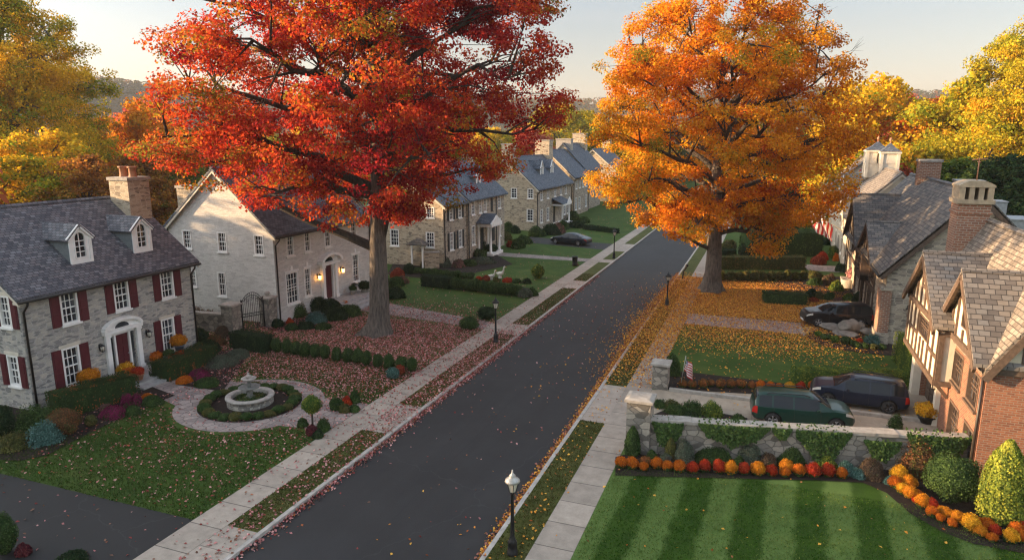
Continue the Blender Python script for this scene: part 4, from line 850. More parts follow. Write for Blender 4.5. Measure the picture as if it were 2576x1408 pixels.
sheet('garden_path', [(-28.6, 42.4), (-17.31, 40.9), (-17.31, 42.6), (-28.6, 45.4)], .006, 'flagstone')
sheet('garden_path', [(-27.6, 68.4), (-17.31, 68.4), (-17.31, 70.2), (-27.6, 70.6)], .006, 'flagstone')
sheet('garden_path', [(4.2, 71.2), (7.4, 71.2), (7.4, 74.6), (3.4, 74.6)], .006, 'flagstone')
bedring = [(FC[0] + 2.45 * math.cos(a), FC[1] + 2.3 * math.sin(a)) for a in np.linspace(0, 2 * math.pi, 36, endpoint=False)]
sheet('planting_bed', bedring, .016, 'mulch')
BEDZ = [.022]
def bed(px): BEDZ[0] += .0012; sheet('planting_bed', [G(*p) for p in px], BEDZ[0], 'mulch')
bed([(0, 985), (95, 1035), (300, 985), (335, 955), (440, 995), (330, 1040), (250, 1078), (181, 1112), (121, 1144), (45, 1160), (0, 1156)])
bed([(1548, 1150), (1640, 1125), (2300, 1160), (2470, 1195), (2576, 1205), (2576, 1392), (2450, 1368), (2370, 1338), (2290, 1292), (2230, 1240), (2170, 1214), (2050, 1208), (1800, 1203), (1548, 1196)])
bed([(2024, 843), (2054, 863), (2102, 878), (2171, 888), (2262, 897), (2285, 860), (2225, 826), (2063, 824)])
bed([(640, 818), (700, 775), (905, 720), (925, 750), (880, 792), (790, 825), (700, 835)])
bed([(1660, 978), (1660, 930), (1720, 935), (2060, 975), (2060, 1000)])
bed([(1925, 757), (1935, 715), (2040, 690), (2160, 700), (2190, 770), (2100, 765)])
bed([(975, 690), (1000, 640), (1230, 630), (1290, 665), (1180, 690), (1060, 700)])
bed([(445, 968), (470, 930), (545, 885), (640, 870), (600, 930), (560, 985)])
bed([(1640, 1045), (1700, 1020), (1880, 1052), (1880, 1068), (1720, 1070)])

# ---------------------------------------------------------------- hills on the horizon
def hills():
    rng = np.random.default_rng(3); V = []; Q = []; na = 220; rs = [520, 640, 760, 880, 980, 1080, 1200, 1500]
    th = np.linspace(R(35), R(185), na)
    for i, r in enumerate(rs):
        for j, a in enumerate(th):
            hh = 78 + 9 * math.sin(a * 5 + 1) + 6 * math.sin(a * 13.0) - 14 * max(0, math.sin((math.degrees(a) - 60) / 12) if 60 < math.degrees(a) < 96 else 0)
            z = hh * [0, .12, .35, .68, .93, 1.0, .9, 0][i] + (rng.normal() * 1.4 if 0 < i < 7 else 0) + (2.5 * math.sin(a * 60 + i * 2) if 0 < i < 7 else 0); V.append((r * math.cos(a), r * math.sin(a), z - .2))
    for i in range(len(rs) - 1):
        for j in range(na - 1): Q.append((i * na + j, i * na + j + 1, (i + 1) * na + j + 1, (i + 1) * na + j))
    me = raw_mesh('hills', V, Q); t = NT('wooded hillside'); p = t.pos(); n = t.noise(p, .045, 5, .6); f = t.noise(p, .22, 4, .7)
    c = t.ramp(n, [(.3, (.045, .055, .03)), (.5, (.085, .065, .035)), (.7, (.12, .065, .03))]); c = t.mix(.7, c, t.ramp(f, [(.3, (.3, .3, .3)), (.7, (1.2, 1.2, 1.2))]), 'MULTIPLY'); t.bsdf(c, 1.0, f, 1.0, 6.0, **{'Specular IOR Level': 0.0})
    o = link('hills', me, t.mat); tag(o, kind='structure')
    pts = []; n = 9000; a = rng.uniform(R(38), R(180), n); r = rng.uniform(560, 1100, n); H_ = np.array([78 + 9 * math.sin(x * 5 + 1) + 6 * math.sin(x * 13.0) - 14 * max(0, math.sin((math.degrees(x) - 60) / 12) if 60 < math.degrees(x) < 96 else 0) for x in a])
    z = H_ * np.interp(r, rs, [0, .12, .35, .68, .93, 1.0, .9, 0]); C = np.stack([r * np.cos(a), r * np.sin(a), z + 3], 1)
    ids = np.repeat(np.arange(n), 9); d = rng.normal(size=(len(ids), 3)); d /= np.linalg.norm(d, axis=1, keepdims=True); P = C[ids] + d * np.array([3.6, 3.6, 3.4]); pal = [((.05, .065, .028), 3), ((.10, .075, .03), 3), ((.14, .07, .03), 2), ((.12, .10, .03), 2)]
    cc = pick(pal, n, rng)[ids] * rng.uniform(.8, 1.2, (len(ids), 1)); tag(link('hillside_wood', leaf_mesh('hillside_wood', P, d + np.array([0, 0, .3]), rng.uniform(2.5, 4.5, len(ids)), cc), M['leaf']), kind='stuff')
hills()

# ---------------------------------------------------------------- garden walls, gate, fountain, lamps
def slab_wall(name, label, a, b, ht, th, mat='stonewall', capth=.12, cap_ov=.06, cat='wall'):
    A, B = Vector(a), Vector(b); d = (B - A); L = d.length; d.normalize(); n = Vector((d.y, -d.x)); o = thing(name, label, cat, (A.x, A.y, 0))
    f = Fr((A.x, A.y, 0), (d.x, d.y, 0), (n.x, n.y, 0)); m = MB(); m.fbox(f, 0, L, -.15, ht - capth, -th / 2, th / 2); m.build('stonework', M[mat], o)
    rng = random.Random(int(L * 100)); c = MB(); u = -cap_ov
    while u < L + cap_ov - .02:
        w = min(rng.uniform(.55, .95), L + cap_ov - u); dz = rng.uniform(-.012, .012); c.fbox(f, u + .006, u + w - .006, ht - capth + .002, ht + dz, -th / 2 - cap_ov + rng.uniform(-.02, .02), th / 2 + cap_ov + rng.uniform(-.02, .02)); u += w
    c.build('coping', M['cap'], o); return o, f, L
def pillar(label, x, y, w, ht, rz=0, ball=False):
    o = thing('stone_pillar', label, 'pillar', (x, y, 0)); m = MB(); m.box((x - w / 2, y - w / 2, -.15), (x + w / 2, y + w / 2, ht - .16)); m.build('stonework', M['stonewall'], o)
    c = MB(); e = w / 2 + .09; c.box((x - e, y - e, ht - .158), (x + e, y + e, ht - .05)); c.hexa([(x - e, y - e, ht - .05), (x + e, y - e, ht - .05), (x + e, y + e, ht - .05), (x - e, y + e, ht - .05), (x - e * .7, y - e * .7, ht), (x + e * .7, y - e * .7, ht), (x + e * .7, y + e * .7, ht), (x - e * .7, y + e * .7, ht)])
    if ball: c.lathe([(.12, ht), (.1, ht + .06), (.2, ht + .16), (.16, ht + .3), (.0, ht + .36)], 12, (x, y, 0))
    c.build('cap_stone', M['cap'], o); return o
WA, WB = (-3.85, 26.25), (7.7, 28.6)
wall_o, wf, WL = slab_wall('garden_wall', 'ivy hung stone garden wall along the front of the right driveway', WA, WB, 1.5, .45)
pillar('large stone gate pillar at the street end of the ivy wall', -4.25, 26.3, .95, 2.35)
pillar('smaller stone gate pillar with a flag beside it across the driveway', -4.5, 33.9, .78, 1.42)
m = MB(); [m.box((-4.0 + i * .8, 33.42, -.1), (-4.0 + i * .8 + .79, 33.62, .16)) for i in range(14)]; tag(m.build('stone_edging', M['cap']), 'low stone edging between the concrete driveway and the flower border', 'edging')
pillar('stone pillar left of the black iron garden gate', -32.5, 34.3, .9, 2.0); pillar('stone pillar with a rounded top at the pale house corner', -31.35, 36.45, .8, 2.1, ball=True)
slab_wall('garden_wall', 'low stone wall running back from the iron gate pillar', (-33.0, 34.3), (-38.5, 33.4), 1.25, .4)
def iron_gate(a, b, ht, label):
    A, B = Vector(a), Vector(b); d = B - A; L = d.length; d.normalize(); o = thing('iron_gate', label, 'gate', (A.x, A.y, 0)); f = Fr((A.x, A.y, 0), (d.x, d.y, 0), (d.y, -d.x, 0)); m = MB(); z = lambda u: ht - .75 + .75 * math.sin(math.pi * min(max(u / L, 0), 1)) ** .6
    for i in range(13): u = L * i / 12; m.tube([f.p(u, .08), f.p(u, z(u))], .016, 5)
    for k in (0, .18): m.tube([f.p(L * i / 16, z(L * i / 16) - k) for i in range(17)], .022, 5)
    for zz in (.12, .95, 1.15): m.tube([f.p(0, zz), f.p(L, zz)], .022, 5)
    for i in range(6): c = f.p(L * (i + .5) / 6, 1.05); m.tube([c + f.u * .09 * math.cos(q) + f.z * .09 * math.sin(q) for q in np.linspace(0, 6.283, 9)], .012, 4, cap=False)
    for i in range(3): c = f.p(L * (i + 1) / 4, z(L * (i + 1) / 4) - .42); m.tube([c + f.u * .16 * math.cos(q) * (1 - q / 12) + f.z * .16 * math.sin(q) * (1 - q / 12) for q in np.linspace(0, 9, 14)], .014, 4, cap=False)
    m.build('gate_leaf', M['black'], o)
    for u in (0, L): p = MB(); p.tube([f.p(u, 0), f.p(u, ht - .5)], .055, 6); p.lathe([(.07, 0), (.0, .14)], 8, f.p(u, ht - .5)); p.build('post', M['black'], o)
iron_gate((-32.05, 34.75), (-31.35, 36.0), 2.55, 'black iron garden gate with an arched scrollwork top between stone pillars')
o = thing('garden_arbor', 'small arbor with a white post at the side of the two-block house', 'arbor', (-31.6, 59.0, 0)); m = MB()
for x in (-32.6, -31.4): m.box((x - .08, 58.9, 0), (x + .08, 59.06, 2.3))
m.build('post', M['white'], o); m = MB(); m.box((-33.0, 58.6, 2.302), (-31.0, 59.4, 2.4)); m.prism([(-33.1, 58.5, 2.4), (-30.9, 58.5, 2.4), (-32.0, 58.5, 2.95)], (0, 1.0, 0)); m.build('arbor_roof', M['slate4'], o); m = MB()
for i in range(9): m.tube([(-32.5 + i * .125, 58.98, .1), (-32.5 + i * .125, 58.98, 1.9 + .3 * math.sin(math.pi * i / 8))], .018, 5)
m.build('trellis', M['black'], o)
slab_wall('garden_wall', 'curved top stone wall between the arbor and the two-block house', (-31.2, 59.0), (-29.9, 59.5), 1.7, .35, 'stone3')

o = FOUNT = thing('fountain', 'two tiered stone fountain in a round raised basin', 'fountain', (FC[0], FC[1], 0)); c = (FC[0], FC[1], 0); m = MB(); m.lathe([(1.3, -.05), (1.3, .2), (1.22, .22), (1.2, .42)], 36, c); m.build('basin_wall', M['stonewall'], o)
m = MB(); m.lathe([(1.18, .425), (1.36, .425), (1.38, .48), (1.36, .55), (1.05, .55), (1.03, .5), (1.03, .18)], 36, c); m.build('basin_rim', M['fount'], o); m = MB(); m.lathe([(0, .3), (1.029, .3)], 30, c); m.build('water', M['water'], o); FPL = o
m = MB(); m.lathe([(.3, .05), (.32, .42), (.2, .5), (.15, .62), (.22, .74), (.14, .82), (.18, .88)], 18, c); m.lathe([(.11, 1.0), (.12, 1.16), (.16, 1.22), (.1, 1.3), (.12, 1.42)], 16, c); m.build('pedestal', M['fount2'], o)
m = MB(); m.lathe([(.1, .86), (.35, .92), (.58, 1.02), (.62, 1.06), (.58, 1.08), (.4, 1.02), (.1, 1.0)], 24, c); m.build('bowl', M['fount2'], o); m = MB(); m.lathe([(.08, 1.4), (.25, 1.45), (.4, 1.54), (.43, 1.6), (.4, 1.61), (.2, 1.56), (.08, 1.56), (.14, 1.64), (.2, 1.72), (.1, 1.78), (.05, 1.84), (.08, 1.9), (0, 1.96)], 20, c); m.build('bowl', M['fount'], o)

FOUNT.scale = (.82, .82, .8)
def street_lamp(label, x, y, ht, cap='black', lean=0.0):
    o = thing('street_lamp', label, 'street lamp', (x, y, 0), group='lamp posts along the street'); k = ht / 2.85; p = MB(); P = lambda r, z: (r, z * k)
    p.lathe([P(.0, -.1), P(.17, -.1), P(.17, .1), P(.145, .13), P(.14, .4), P(.15, .43), P(.11, .5), P(.085, .58), P(.065, .64), P(.055, 1.3), P(.045, 1.95), P(.06, 1.98), P(.05, 2.04), P(.085, 2.1), P(.1, 2.14), P(0, 2.14)], 14, (x, y, 0)); p.build('pole', M['black'], o)
    g = MB(); g.lathe([P(.1, 2.142), P(.185, 2.46), P(0, 2.46)], 6, (x, y, 0), sm=False); gl = g.build('lantern_glass', M['lampglass'], o); r = MB()
    for i in range(6): q = i * math.pi / 3; r.tube([(x + .105 * math.cos(q), y + .105 * math.sin(q), 2.14 * k), (x + .19 * math.cos(q), y + .19 * math.sin(q), 2.46 * k)], .012, 4)
    r.build('lantern_frame', M['black'], o)
    c = MB(); c.lathe([P(.2, 2.44), P(.235, 2.47), P(.22, 2.53), P(.13, 2.6), P(.09, 2.63), P(.1, 2.67), P(.05, 2.72), P(.025, 2.75), P(.02, 2.85), P(0, 2.86)], 16, (x, y, 0)); c.build('lantern_cap', M[cap], o); return o
street_lamp('pale capped street lamp on a black post nearest the camera', -6.6, 17.7, 2.8, 'lampcap'); street_lamp('black capped street lamp on the left verge beside the whitewashed house lawn', -15.4, 38.3, 2.95)
street_lamp('distant street lamp on the left verge near the parked sedan', -15.0, 71.3, 3.3); street_lamp('small black street lamp among orange leaves on the right verge', -6.7, 52.0, 2.6, 'black')
o = thing('leaning_post', 'short dark leaning post on the right verge under the orange maple', 'post', (-6.8, 62.6, 0)); m = MB(); m.tube([(-6.8, 62.6, -.1), (-6.72, 62.6, .7), (-6.5, 62.6, 1.15)], [.07, .06, .09], 7); m.build('shaft', M['bark2'], o); m = MB(); m.lathe([(0, -.12), (.14, -.05), (.16, .06), (.08, .16), (0, .18)], 9, (-6.45, 62.6, 1.25)); m.build('knob', M['black'], o)
x, y = G(1446, 668); o = thing('litter_bin', 'black cylindrical bin on the lawn beside the narrow house path', 'bin', (x, y, 0)); m = MB(); m.lathe([(0, .02), (.27, .02), (.27, .1), (.25, .12), (.29, .85), (.31, .87), (.31, .95), (.24, .95), (.22, .6)], 14, (x, y, 0)); m.build('drum', M['black'], o); m = MB(); m.lathe([(.265, .14), (.285, .14), (.285, .2), (.268, .2)], 14, (x, y, 0)); m.build('hoop', M['gutter'], o)
def goose(px, py, label, s):
    x, y = G(px, py); o = thing('goose_statue', label, 'statue', (x, y, 0), group='white garden geese'); m = MB(); m.tube([(x - .35 * s, y, .42 * s), (x - .2 * s, y, .36 * s), (x, y, .34 * s), (x + .2 * s, y, .42 * s), (x + .3 * s, y, .62 * s), (x + .32 * s, y, .85 * s), (x + .38 * s, y, .93 * s), (x + .46 * s, y, .92 * s)], [.02, .12 * s, .19 * s, .14 * s, .07 * s, .055 * s, .075 * s, .04 * s], 10); m.lathe([(.15 * s, 0), (.12 * s, .2 * s), (.06 * s, .3 * s)], 10, (x, y, 0)); m.build('body', M['statue'], o); b = MB(); b.tube([(x + .46 * s, y, .915 * s), (x + .56 * s, y, .895 * s)], [.03 * s, .012 * s], 6); b.build('beak', M['amber'], o)
goose(1237, 703, 'white goose statue with lowered neck in the flower row, nearer the house', .95); goose(1258, 699, 'taller white goose statue in the flower row, nearer the street', 1.15)
x, y = G(1995, 553); o = thing('garden_statue', 'white stone figure on a plinth among far hedges', 'statue', (x, y, 0)); m = MB(); m.lathe([(.5, 0), (.5, .2), (.36, .25), (.36, .9), (.45, .95)], 10, (x, y, 0)); m.build('plinth', M['statue'], o); m = MB(); m.lathe([(.36, .96), (.34, 1.5), (.3, 1.9), (.36, 2.2), (.12, 2.38), (.18, 2.5), (.15, 2.7), (0, 2.78)], 12, (x, y, 0)); m.build('figure', M['statue'], o)

# boulders beside the third car
def boulder(px, py, wpx, hpx, label, seed):
    x, y = G(px, py); dd = depth(x, y); r = wpx / 2 * dd / F; hh = hpx * dd / F; bm = bmesh.new(); bmesh.ops.create_icosphere(bm, subdivisions=4, radius=1); rg = np.random.default_rng(seed); pl = [(Vector(rg.normal(size=3)).normalized(), rg.uniform(.62, .9)) for _ in range(11)]
    for v in bm.verts:
        for n, d in pl:
            k = v.co.dot(n) - d
            if k > 0: v.co -= n * k * .9
        v.co += v.co.normalized() * .04 * math.sin(v.co.x * 7 + v.co.z * 5 + seed); v.co = Vector((v.co.x * r * 1.15, v.co.y * r * .9, v.co.z * hh * .62 + hh * .42))
    me = bpy.data.meshes.new('boulder'); bm.to_mesh(me); bm.free()
    for p_ in me.polygons: p_.use_smooth = True
    o = link('boulder', me, M['boulder']); o.location = (x, y + r * .5, 0); tag(o, label, 'boulder', 'boulders by the third car')
boulder(2138, 838, 48, 34, 'tall upright boulder beside the rear door of the black car', 2); boulder(2163, 836, 22, 26, 'narrow boulder leaning right of the tall upright one', 5); boulder(2090, 832, 52, 16, 'long flat boulder left of the tall upright one', 9); boulder(2188, 842, 46, 14, 'flat boulder nearest the brown house wall', 12); boulder(2132, 846, 60, 10, 'low slab boulder at the foot of the tall upright one', 15)

# flags
def flag_mesh(name, w, hgt, fold, seed):
    nx, ny = 26, 15; V = []; Fc = []; UV = []
    for j in range(ny + 1):
        for i in range(nx + 1):
            u, v = i / nx, j / ny; V.append(fold(u, v))
    for j in range(ny):
        for i in range(nx): Fc.append((j * (nx + 1) + i, j * (nx + 1) + i + 1, (j + 1) * (nx + 1) + i + 1, (j + 1) * (nx + 1) + i))
    me = bpy.data.meshes.new(name); me.from_pydata(V, [], Fc); uv = me.uv_layers.new(name='UVMap')
    for p_ in me.polygons:
        p_.use_smooth = True
        for li in p_.loop_indices: vi = me.loops[li].vertex_index; uv.data[li].uv = ((vi % (nx + 1)) / nx, (vi // (nx + 1)) / ny)
    return me
fx, fy = -3.25, 34.1; o = thing('american_flag', 'small American flag on a short staff beside the smaller gate pillar', 'flag', (fx, fy, 0)); m = MB(); m.tube([(fx - .25, fy, .3), (fx - .08, fy, 1.75)], .018, 6); m.build('staff', M['lampcap'], o)
me = flag_mesh('cloth', 1, 1, lambda u, v: (.0 - .08 + (-.02 - .12 * (1 - v)) * 0 + u * .42 + (1 - v) * -.06 + .05 * math.sin(u * 9 + v * 2), .1 * math.sin(u * 8 + v * 3) * (.3 + u), 1.72 - (1 - v) * .72 - u * .62 - .03 * math.sin(u * 7)), 1); link('cloth', me, M['flag'], o)
x0, y0, z0 = 7.0, 76.6, 3.6; o = thing('american_flag', 'large American flag drooping from a pole on the cream house front', 'flag', (x0, y0, z0)); m = MB(); m.tube([(x0 + .4, y0, z0 - .3), (x0 - 2.9, y0, z0 + 1.7)], .04, 7); m.lathe([(0, -.07), (.07, 0), (0, .07)], 8, (x0 - 2.95, y0, z0 + 1.73)); m.build('staff', M['lampcap'], o)
me = flag_mesh('cloth', 1, 1, lambda u, v: (-2.8 + (1 - v) * 2.1 + u * .25 + .1 * math.sin(u * 6 + v * 8), .16 * math.sin(v * 13 + u * 3) - .05, 1.62 - (1 - v) * 1.3 - u * 1.75 - .05 * math.sin(v * 11)), 2); link('cloth', me, M['flag'], o)
# ---------------------------------------------------------------- cars (front towards local +X)
def split_by_material(me, names, mats, parent):
    nm = len(names); co = np.array([v.co[:] for v in me.vertices])
    for k in range(nm):
        fs = [tuple(p.vertices) for p in me.polygons if p.material_index == k]
        if not fs: continue
        if names[k] is None: continue
        # connected components so that left and right lamps or side windows become parts of their own
        par = {}
        def find(a):
            while par[a] != a: par[a] = par[par[a]]; a = par[a]
            return a
        for f in fs:
            for v in f: par.setdefault(v, v)
            for v in f[1:]: par[find(v)] = find(f[0])
        comps = {}
        for f in fs: comps.setdefault(find(f[0]) if names[k] not in ('body', 'lower_trim') else 0, []).append(f)
        for cf in comps.values():
            ids = sorted({v for f in cf for v in f}); mp = {v: i for i, v in enumerate(ids)}; m2 = bpy.data.meshes.new(names[k]); m2.from_pydata([co[i] for i in ids], [], [tuple(mp[v] for v in f) for f in cf])
            for p in m2.polygons: p.use_smooth = True
            m2.set_sharp_from_angle(angle=R(32)); link(names[k], m2, M[mats[k]], parent)
def build_car(name, label, L, W, H, kind, pmat, loc, rz, rim='rim', rails=True, tail='tail'):
    o = thing(name, label, 'car', loc, rz); hw = W / 2; k = H / 1.65
    if kind == 'suv':
        RX = [-.5, -.495, -.485, -.475, -.462, -.445, -.40, -.2, -.05, .06, .12, .175, .225, .27, .32, .38, .44, .475, .492, .5]
        RZ = [.70, .90, 1.10, 1.28, 1.44, 1.55, 1.61, 1.65, 1.645, 1.62, 1.56, 1.43, 1.27, 1.15, 1.12, 1.09, 1.03, .93, .78, .62]
        SZ = [.68, .88, .98, 1.0, 1.0, 1.0, 1.0, 1.0, .99, .99, .99, 1.0, 1.02, 1.06, 1.06, 1.04, .985, .89, .75, .60]; win = [(-.435, -.31), (-.295, -.105), (-.09, .15)]; scr = (.095, .265); rear = (-.478, -.44)
    else:
        RX = [-.5, -.495, -.485, -.46, -.43, -.38, -.3, -.2, -.1, -.02, .05, .1, .15, .2, .25, .3, .37, .43, .47, .5]
        RZ = [.66, .84, 1.00, 1.06, 1.10, 1.17, 1.34, 1.50, 1.62, 1.65, 1.63, 1.55, 1.41, 1.25, 1.12, 1.05, 1.0, .92, .80, .60]
        SZ = [.64, .80, .93, .98, 1.0, 1.0, 1.0, .99, .98, .97, .97, .97, .98, 1.0, 1.01, 1.0, .95, .87, .76, .58]; win = [(-.36, -.25), (-.24, -.06), (-.045, .14)]; scr = (.085, .248); rear = (-.37, -.2)
    WX = [-.5, -.49, -.47, -.44, -.38, -.2, .2, .36, .42, .46, .485, .5]; WW = [.72, .83, .91, .955, .985, 1, 1, .985, .95, .88, .78, .64]
    BX = [-.5, -.48, -.44, -.3, .3, .44, .48, .5]; BZ = [.46, .34, .27, .23, .22, .25, .30, .40]
    xs = sorted(set(np.round(np.concatenate([np.linspace(-.5, .5, 61), [a for w in win for a in w], scr, rear, RX]), 4))); xs = [x for i, x in enumerate(xs) if i == 0 or x - xs[i - 1] > .0035]
    sm = lambda X, Z, x: sum(np.interp(x + d, X, Z) for d in (-.008, 0, .008)) / 3
    V = []; NP = 10
    for x in xs:
        w = hw * sm(WX, WW, x); zb = k * np.interp(x, BX, BZ); zs = k * sm(RX, SZ, x); zr = k * sm(RX, RZ, x); gh = max(zr - zs, .012); t = min(1, gh / (.6 * k))
        y7 = w * .94 - .05 - .19 * t; half = [(0, zb), (.84 * w, zb), (.97 * w, zb + .1), (1.0 * w, zb + (zs - zb) * .48), (.99 * w, zb + (zs - zb) * .82), (.955 * w, zs), (.93 * w, zs + .012 * t), (y7, zr - .075 * t - .004), (y7 - .12, zr - .012 * t), (0, zr + .015 * t)]
        for y, z in half: V.append((x * L, y, z))
        for y, z in half[1:-1][::-1]: V.append((x * L, -y, z))
    ring = 2 * NP - 2; FS = []; MI = []
    for i in range(len(xs) - 1):
        xm = (xs[i] + xs[i + 1]) / 2
        for j in range(ring):
            jj = j if j < NP - 1 else ring - 1 - j; mi = 0
            if jj == 6 and any(a < xm < b for a, b in win): mi = 1
            elif jj in (7, 8) and scr[0] < xm < scr[1]: mi = 2
            elif jj in (7, 8) and rear[0] < xm < rear[1]: mi = 3
            elif jj == 4 and .405 < xm < .482: mi = 4
            elif jj in (3, 4) and xm < -.452 and (kind == 'suv' or jj == 4): mi = 5
            elif jj in (0, 1): mi = 7
            a = i * ring + j; b = i * ring + (j + 1) % ring; FS.append((a, b, b + ring, a + ring)); MI.append(mi)
    # split the front cap into bumper and grille bands
    e = (len(xs) - 1) * ring; FS.append(tuple(range(ring))[::-1]); MI.append(0); FS.append(tuple(range(e, e + ring))); MI.append(6)
    me = bpy.data.meshes.new('car'); me.from_pydata(V, [], FS)
    mats = [pmat, 'carglass', 'carglass', 'carglass', 'headlight', tail, 'plastic', 'plastic']; names = ['body', 'side_window', 'windscreen', 'rear_window', 'headlight', 'tail_light', 'grille', 'lower_trim']
    for m_ in mats: me.materials.append(M[m_])
    me.polygons.foreach_set('material_index', MI); bm = bmesh.new(); bm.from_mesh(me); bmesh.ops.recalc_face_normals(bm, faces=bm.faces); bm.to_mesh(me); bm.free(); tmp = bpy.data.objects.new('tmp_car', me); COL.objects.link(tmp)
    wr = .365 * k if kind == 'suv' else .345 * H / 1.45; wx = (-.295 * L, .315 * L)
    for att in range(8):
        cut = MB(); n = 28 - att % 4
        for x in wx:
            for sg in (-1, 1):
                ring_ = [(x + .0013 * att + (wr + .06) * math.cos(2 * math.pi * (q + .13 * att) / n), sg * (hw - .30 - .0017 * att), wr + (wr + .06) * math.sin(2 * math.pi * (q + .13 * att) / n)) for q in range(n)]; cut.prism(ring_, (0, sg * .6, 0))
        cm = cut.build('tmp_cut', M['plastic']); md = tmp.modifiers.new('b', 'BOOLEAN'); md.operation = 'DIFFERENCE'; md.object = cm; md.solver = 'EXACT'; md.material_mode = 'INDEX'; md.use_self = att >= 4
        for p in cm.data.polygons: p.material_index = 0
        dg = bpy.context.evaluated_depsgraph_get(); res = bpy.data.meshes.new_from_object(tmp.evaluated_get(dg)); bpy.data.objects.remove(cm); tmp.modifiers.clear()
        if len(res.polygons) > .85 * len(FS): break
    else: res = me.copy()
    bpy.data.objects.remove(tmp)
    split_by_material(res, names, mats, o); bpy.data.meshes.remove(res)
    tw = .24
    for x in wx:
        for sg in (-1, 1):
            yo = sg * (hw - .005); yi = sg * (hw - .005 - tw); t = MB(); nn = 26; prof = [(.62 * wr, 0), (.9 * wr, -.0), (wr, .05), (wr, tw - .05), (.9 * wr, tw), (.5 * wr, tw)]; Vv = []; Ff = []
            for r, d in prof:
                for q in range(nn): a = 2 * math.pi * q / nn; Vv.append((x + r * math.cos(a), yo - sg * d, wr + r * math.sin(a)))
            for i in range(len(prof) - 1):
                for q in range(nn): Ff.append((i * nn + q, i * nn + (q + 1) % nn, (i + 1) * nn + (q + 1) % nn, (i + 1) * nn + q))
            t.grid(Vv, Ff, 0, True); t.poly([(x + .63 * wr * math.cos(2 * math.pi * q / nn), yo - sg * .1, wr + .63 * wr * math.sin(2 * math.pi * q / nn)) for q in range(nn)])
            wh = t.build('wheel', M['tyre'], o); r_ = MB(); n2 = 26
            outer = [(.66 * wr, .012), (.6 * wr, .004), (.57 * wr, .03)]; Vv = []; Ff = []
            for r, d in outer:
                for q in range(n2): a = 2 * math.pi * q / n2; Vv.append((x + r * math.cos(a), yo - sg * d, wr + r * math.sin(a)))
            for i in range(2):
                for q in range(n2): Ff.append((i * n2 + q, i * n2 + (q + 1) % n2, (i + 1) * n2 + (q + 1) % n2, (i + 1) * n2 + q))
            r_.grid(Vv, Ff, 0, True)
            for s in range(5):
                for dd in (-.16, .16):
                    a = 2 * math.pi * s / 5 + .3; p0 = (x + .08 * wr * math.cos(a), yo - sg * .03, wr + .08 * wr * math.sin(a)); p1 = (x + .6 * wr * math.cos(a + dd), yo - sg * .012, wr + .6 * wr * math.sin(a + dd)); r_.tube([p0, p1], [.045 * wr, .05 * wr], 5)
            r_.tube([(x, yo - sg * .06, wr), (x, yo - sg * .01, wr)], .13 * wr, 10); r_.build('rim', M[rim], wh)
    for sg in (-1, 1):
        m = MB(); x = .135 * L; zz = 1.03 * k; m.tube([(x + .02, sg * (hw * .92), zz), (x, sg * (hw * 1.0), zz + .03), (x - .01, sg * (hw * 1.02 + .1), zz + .05), (x - .01, sg * (hw * 1.02 + .17), zz + .05)], [.025, .05, .085, .05], 8); m.build('wing_mirror', M[pmat], o)
        h = MB()
        for a in (.0, -.2): h.tube([(a * L - .1, sg * (hw * .995), .80 * k), (a * L, sg * (hw * 1.003), .81 * k), (a * L + .1, sg * (hw * .995), .80 * k)], .018, 5)
        h.build('door_handle', M[pmat], o)
        if rails: rr = MB(); rr.tube([(-.36 * L, sg * (hw * .63), 1.60 * k), (-.33 * L, sg * (hw * .64), 1.66 * k), (.0, sg * (hw * .64), 1.69 * k), (.06 * L, sg * (hw * .63), 1.61 * k)], .022, 6); rr.build('roof_rail', M['plastic'], o)
        # shut lines of the doors
        sl = MB()
        for a in ((-.09, ), (.165, ), (-.29, )): x = a[0] * L; sl.tube([(x, sg * (hw * .998), .36 * k), (x, sg * (hw * 1.003), .62 * k), (x, sg * (hw * .993), .82 * k), (x, sg * (hw * .958), .985 * k)], .007, 4)
        sl.build('door_seam', M['plastic'], o)
    fb = MB(); fx = .5 * L
    fb.box((fx - .05, -.3, .34 * k), (fx + .012, .3, .46 * k)); fb.build('number_plate', M['white'], o)
    return o
build_car('parked_car', 'dark green estate car parked behind the ivy wall facing right', 4.25, 1.74, 1.46, 'suv', 'pgreen', (2.05, 31.6, 0), R(6), 'rimsilver', True)
build_car('parked_car', 'navy black sport utility car parked by the garage facing left', 4.2, 1.76, 1.46, 'suv', 'pnavy', (4.72, 34.9, 0), R(178), 'rim', True)
build_car('parked_car', 'black sport utility car behind the boulders at the brown house', 4.45, 1.8, 1.58, 'suv', 'pblack', (4.95, 50.3, 0), R(194), 'rimsilver', False)
build_car('parked_car', 'dark blue fastback sedan on the far left asphalt driveway', 5.1, 1.9, 1.42, 'sedan', 'pblue', (-22.1, 79.6, 0), R(166), 'rimsilver', False)
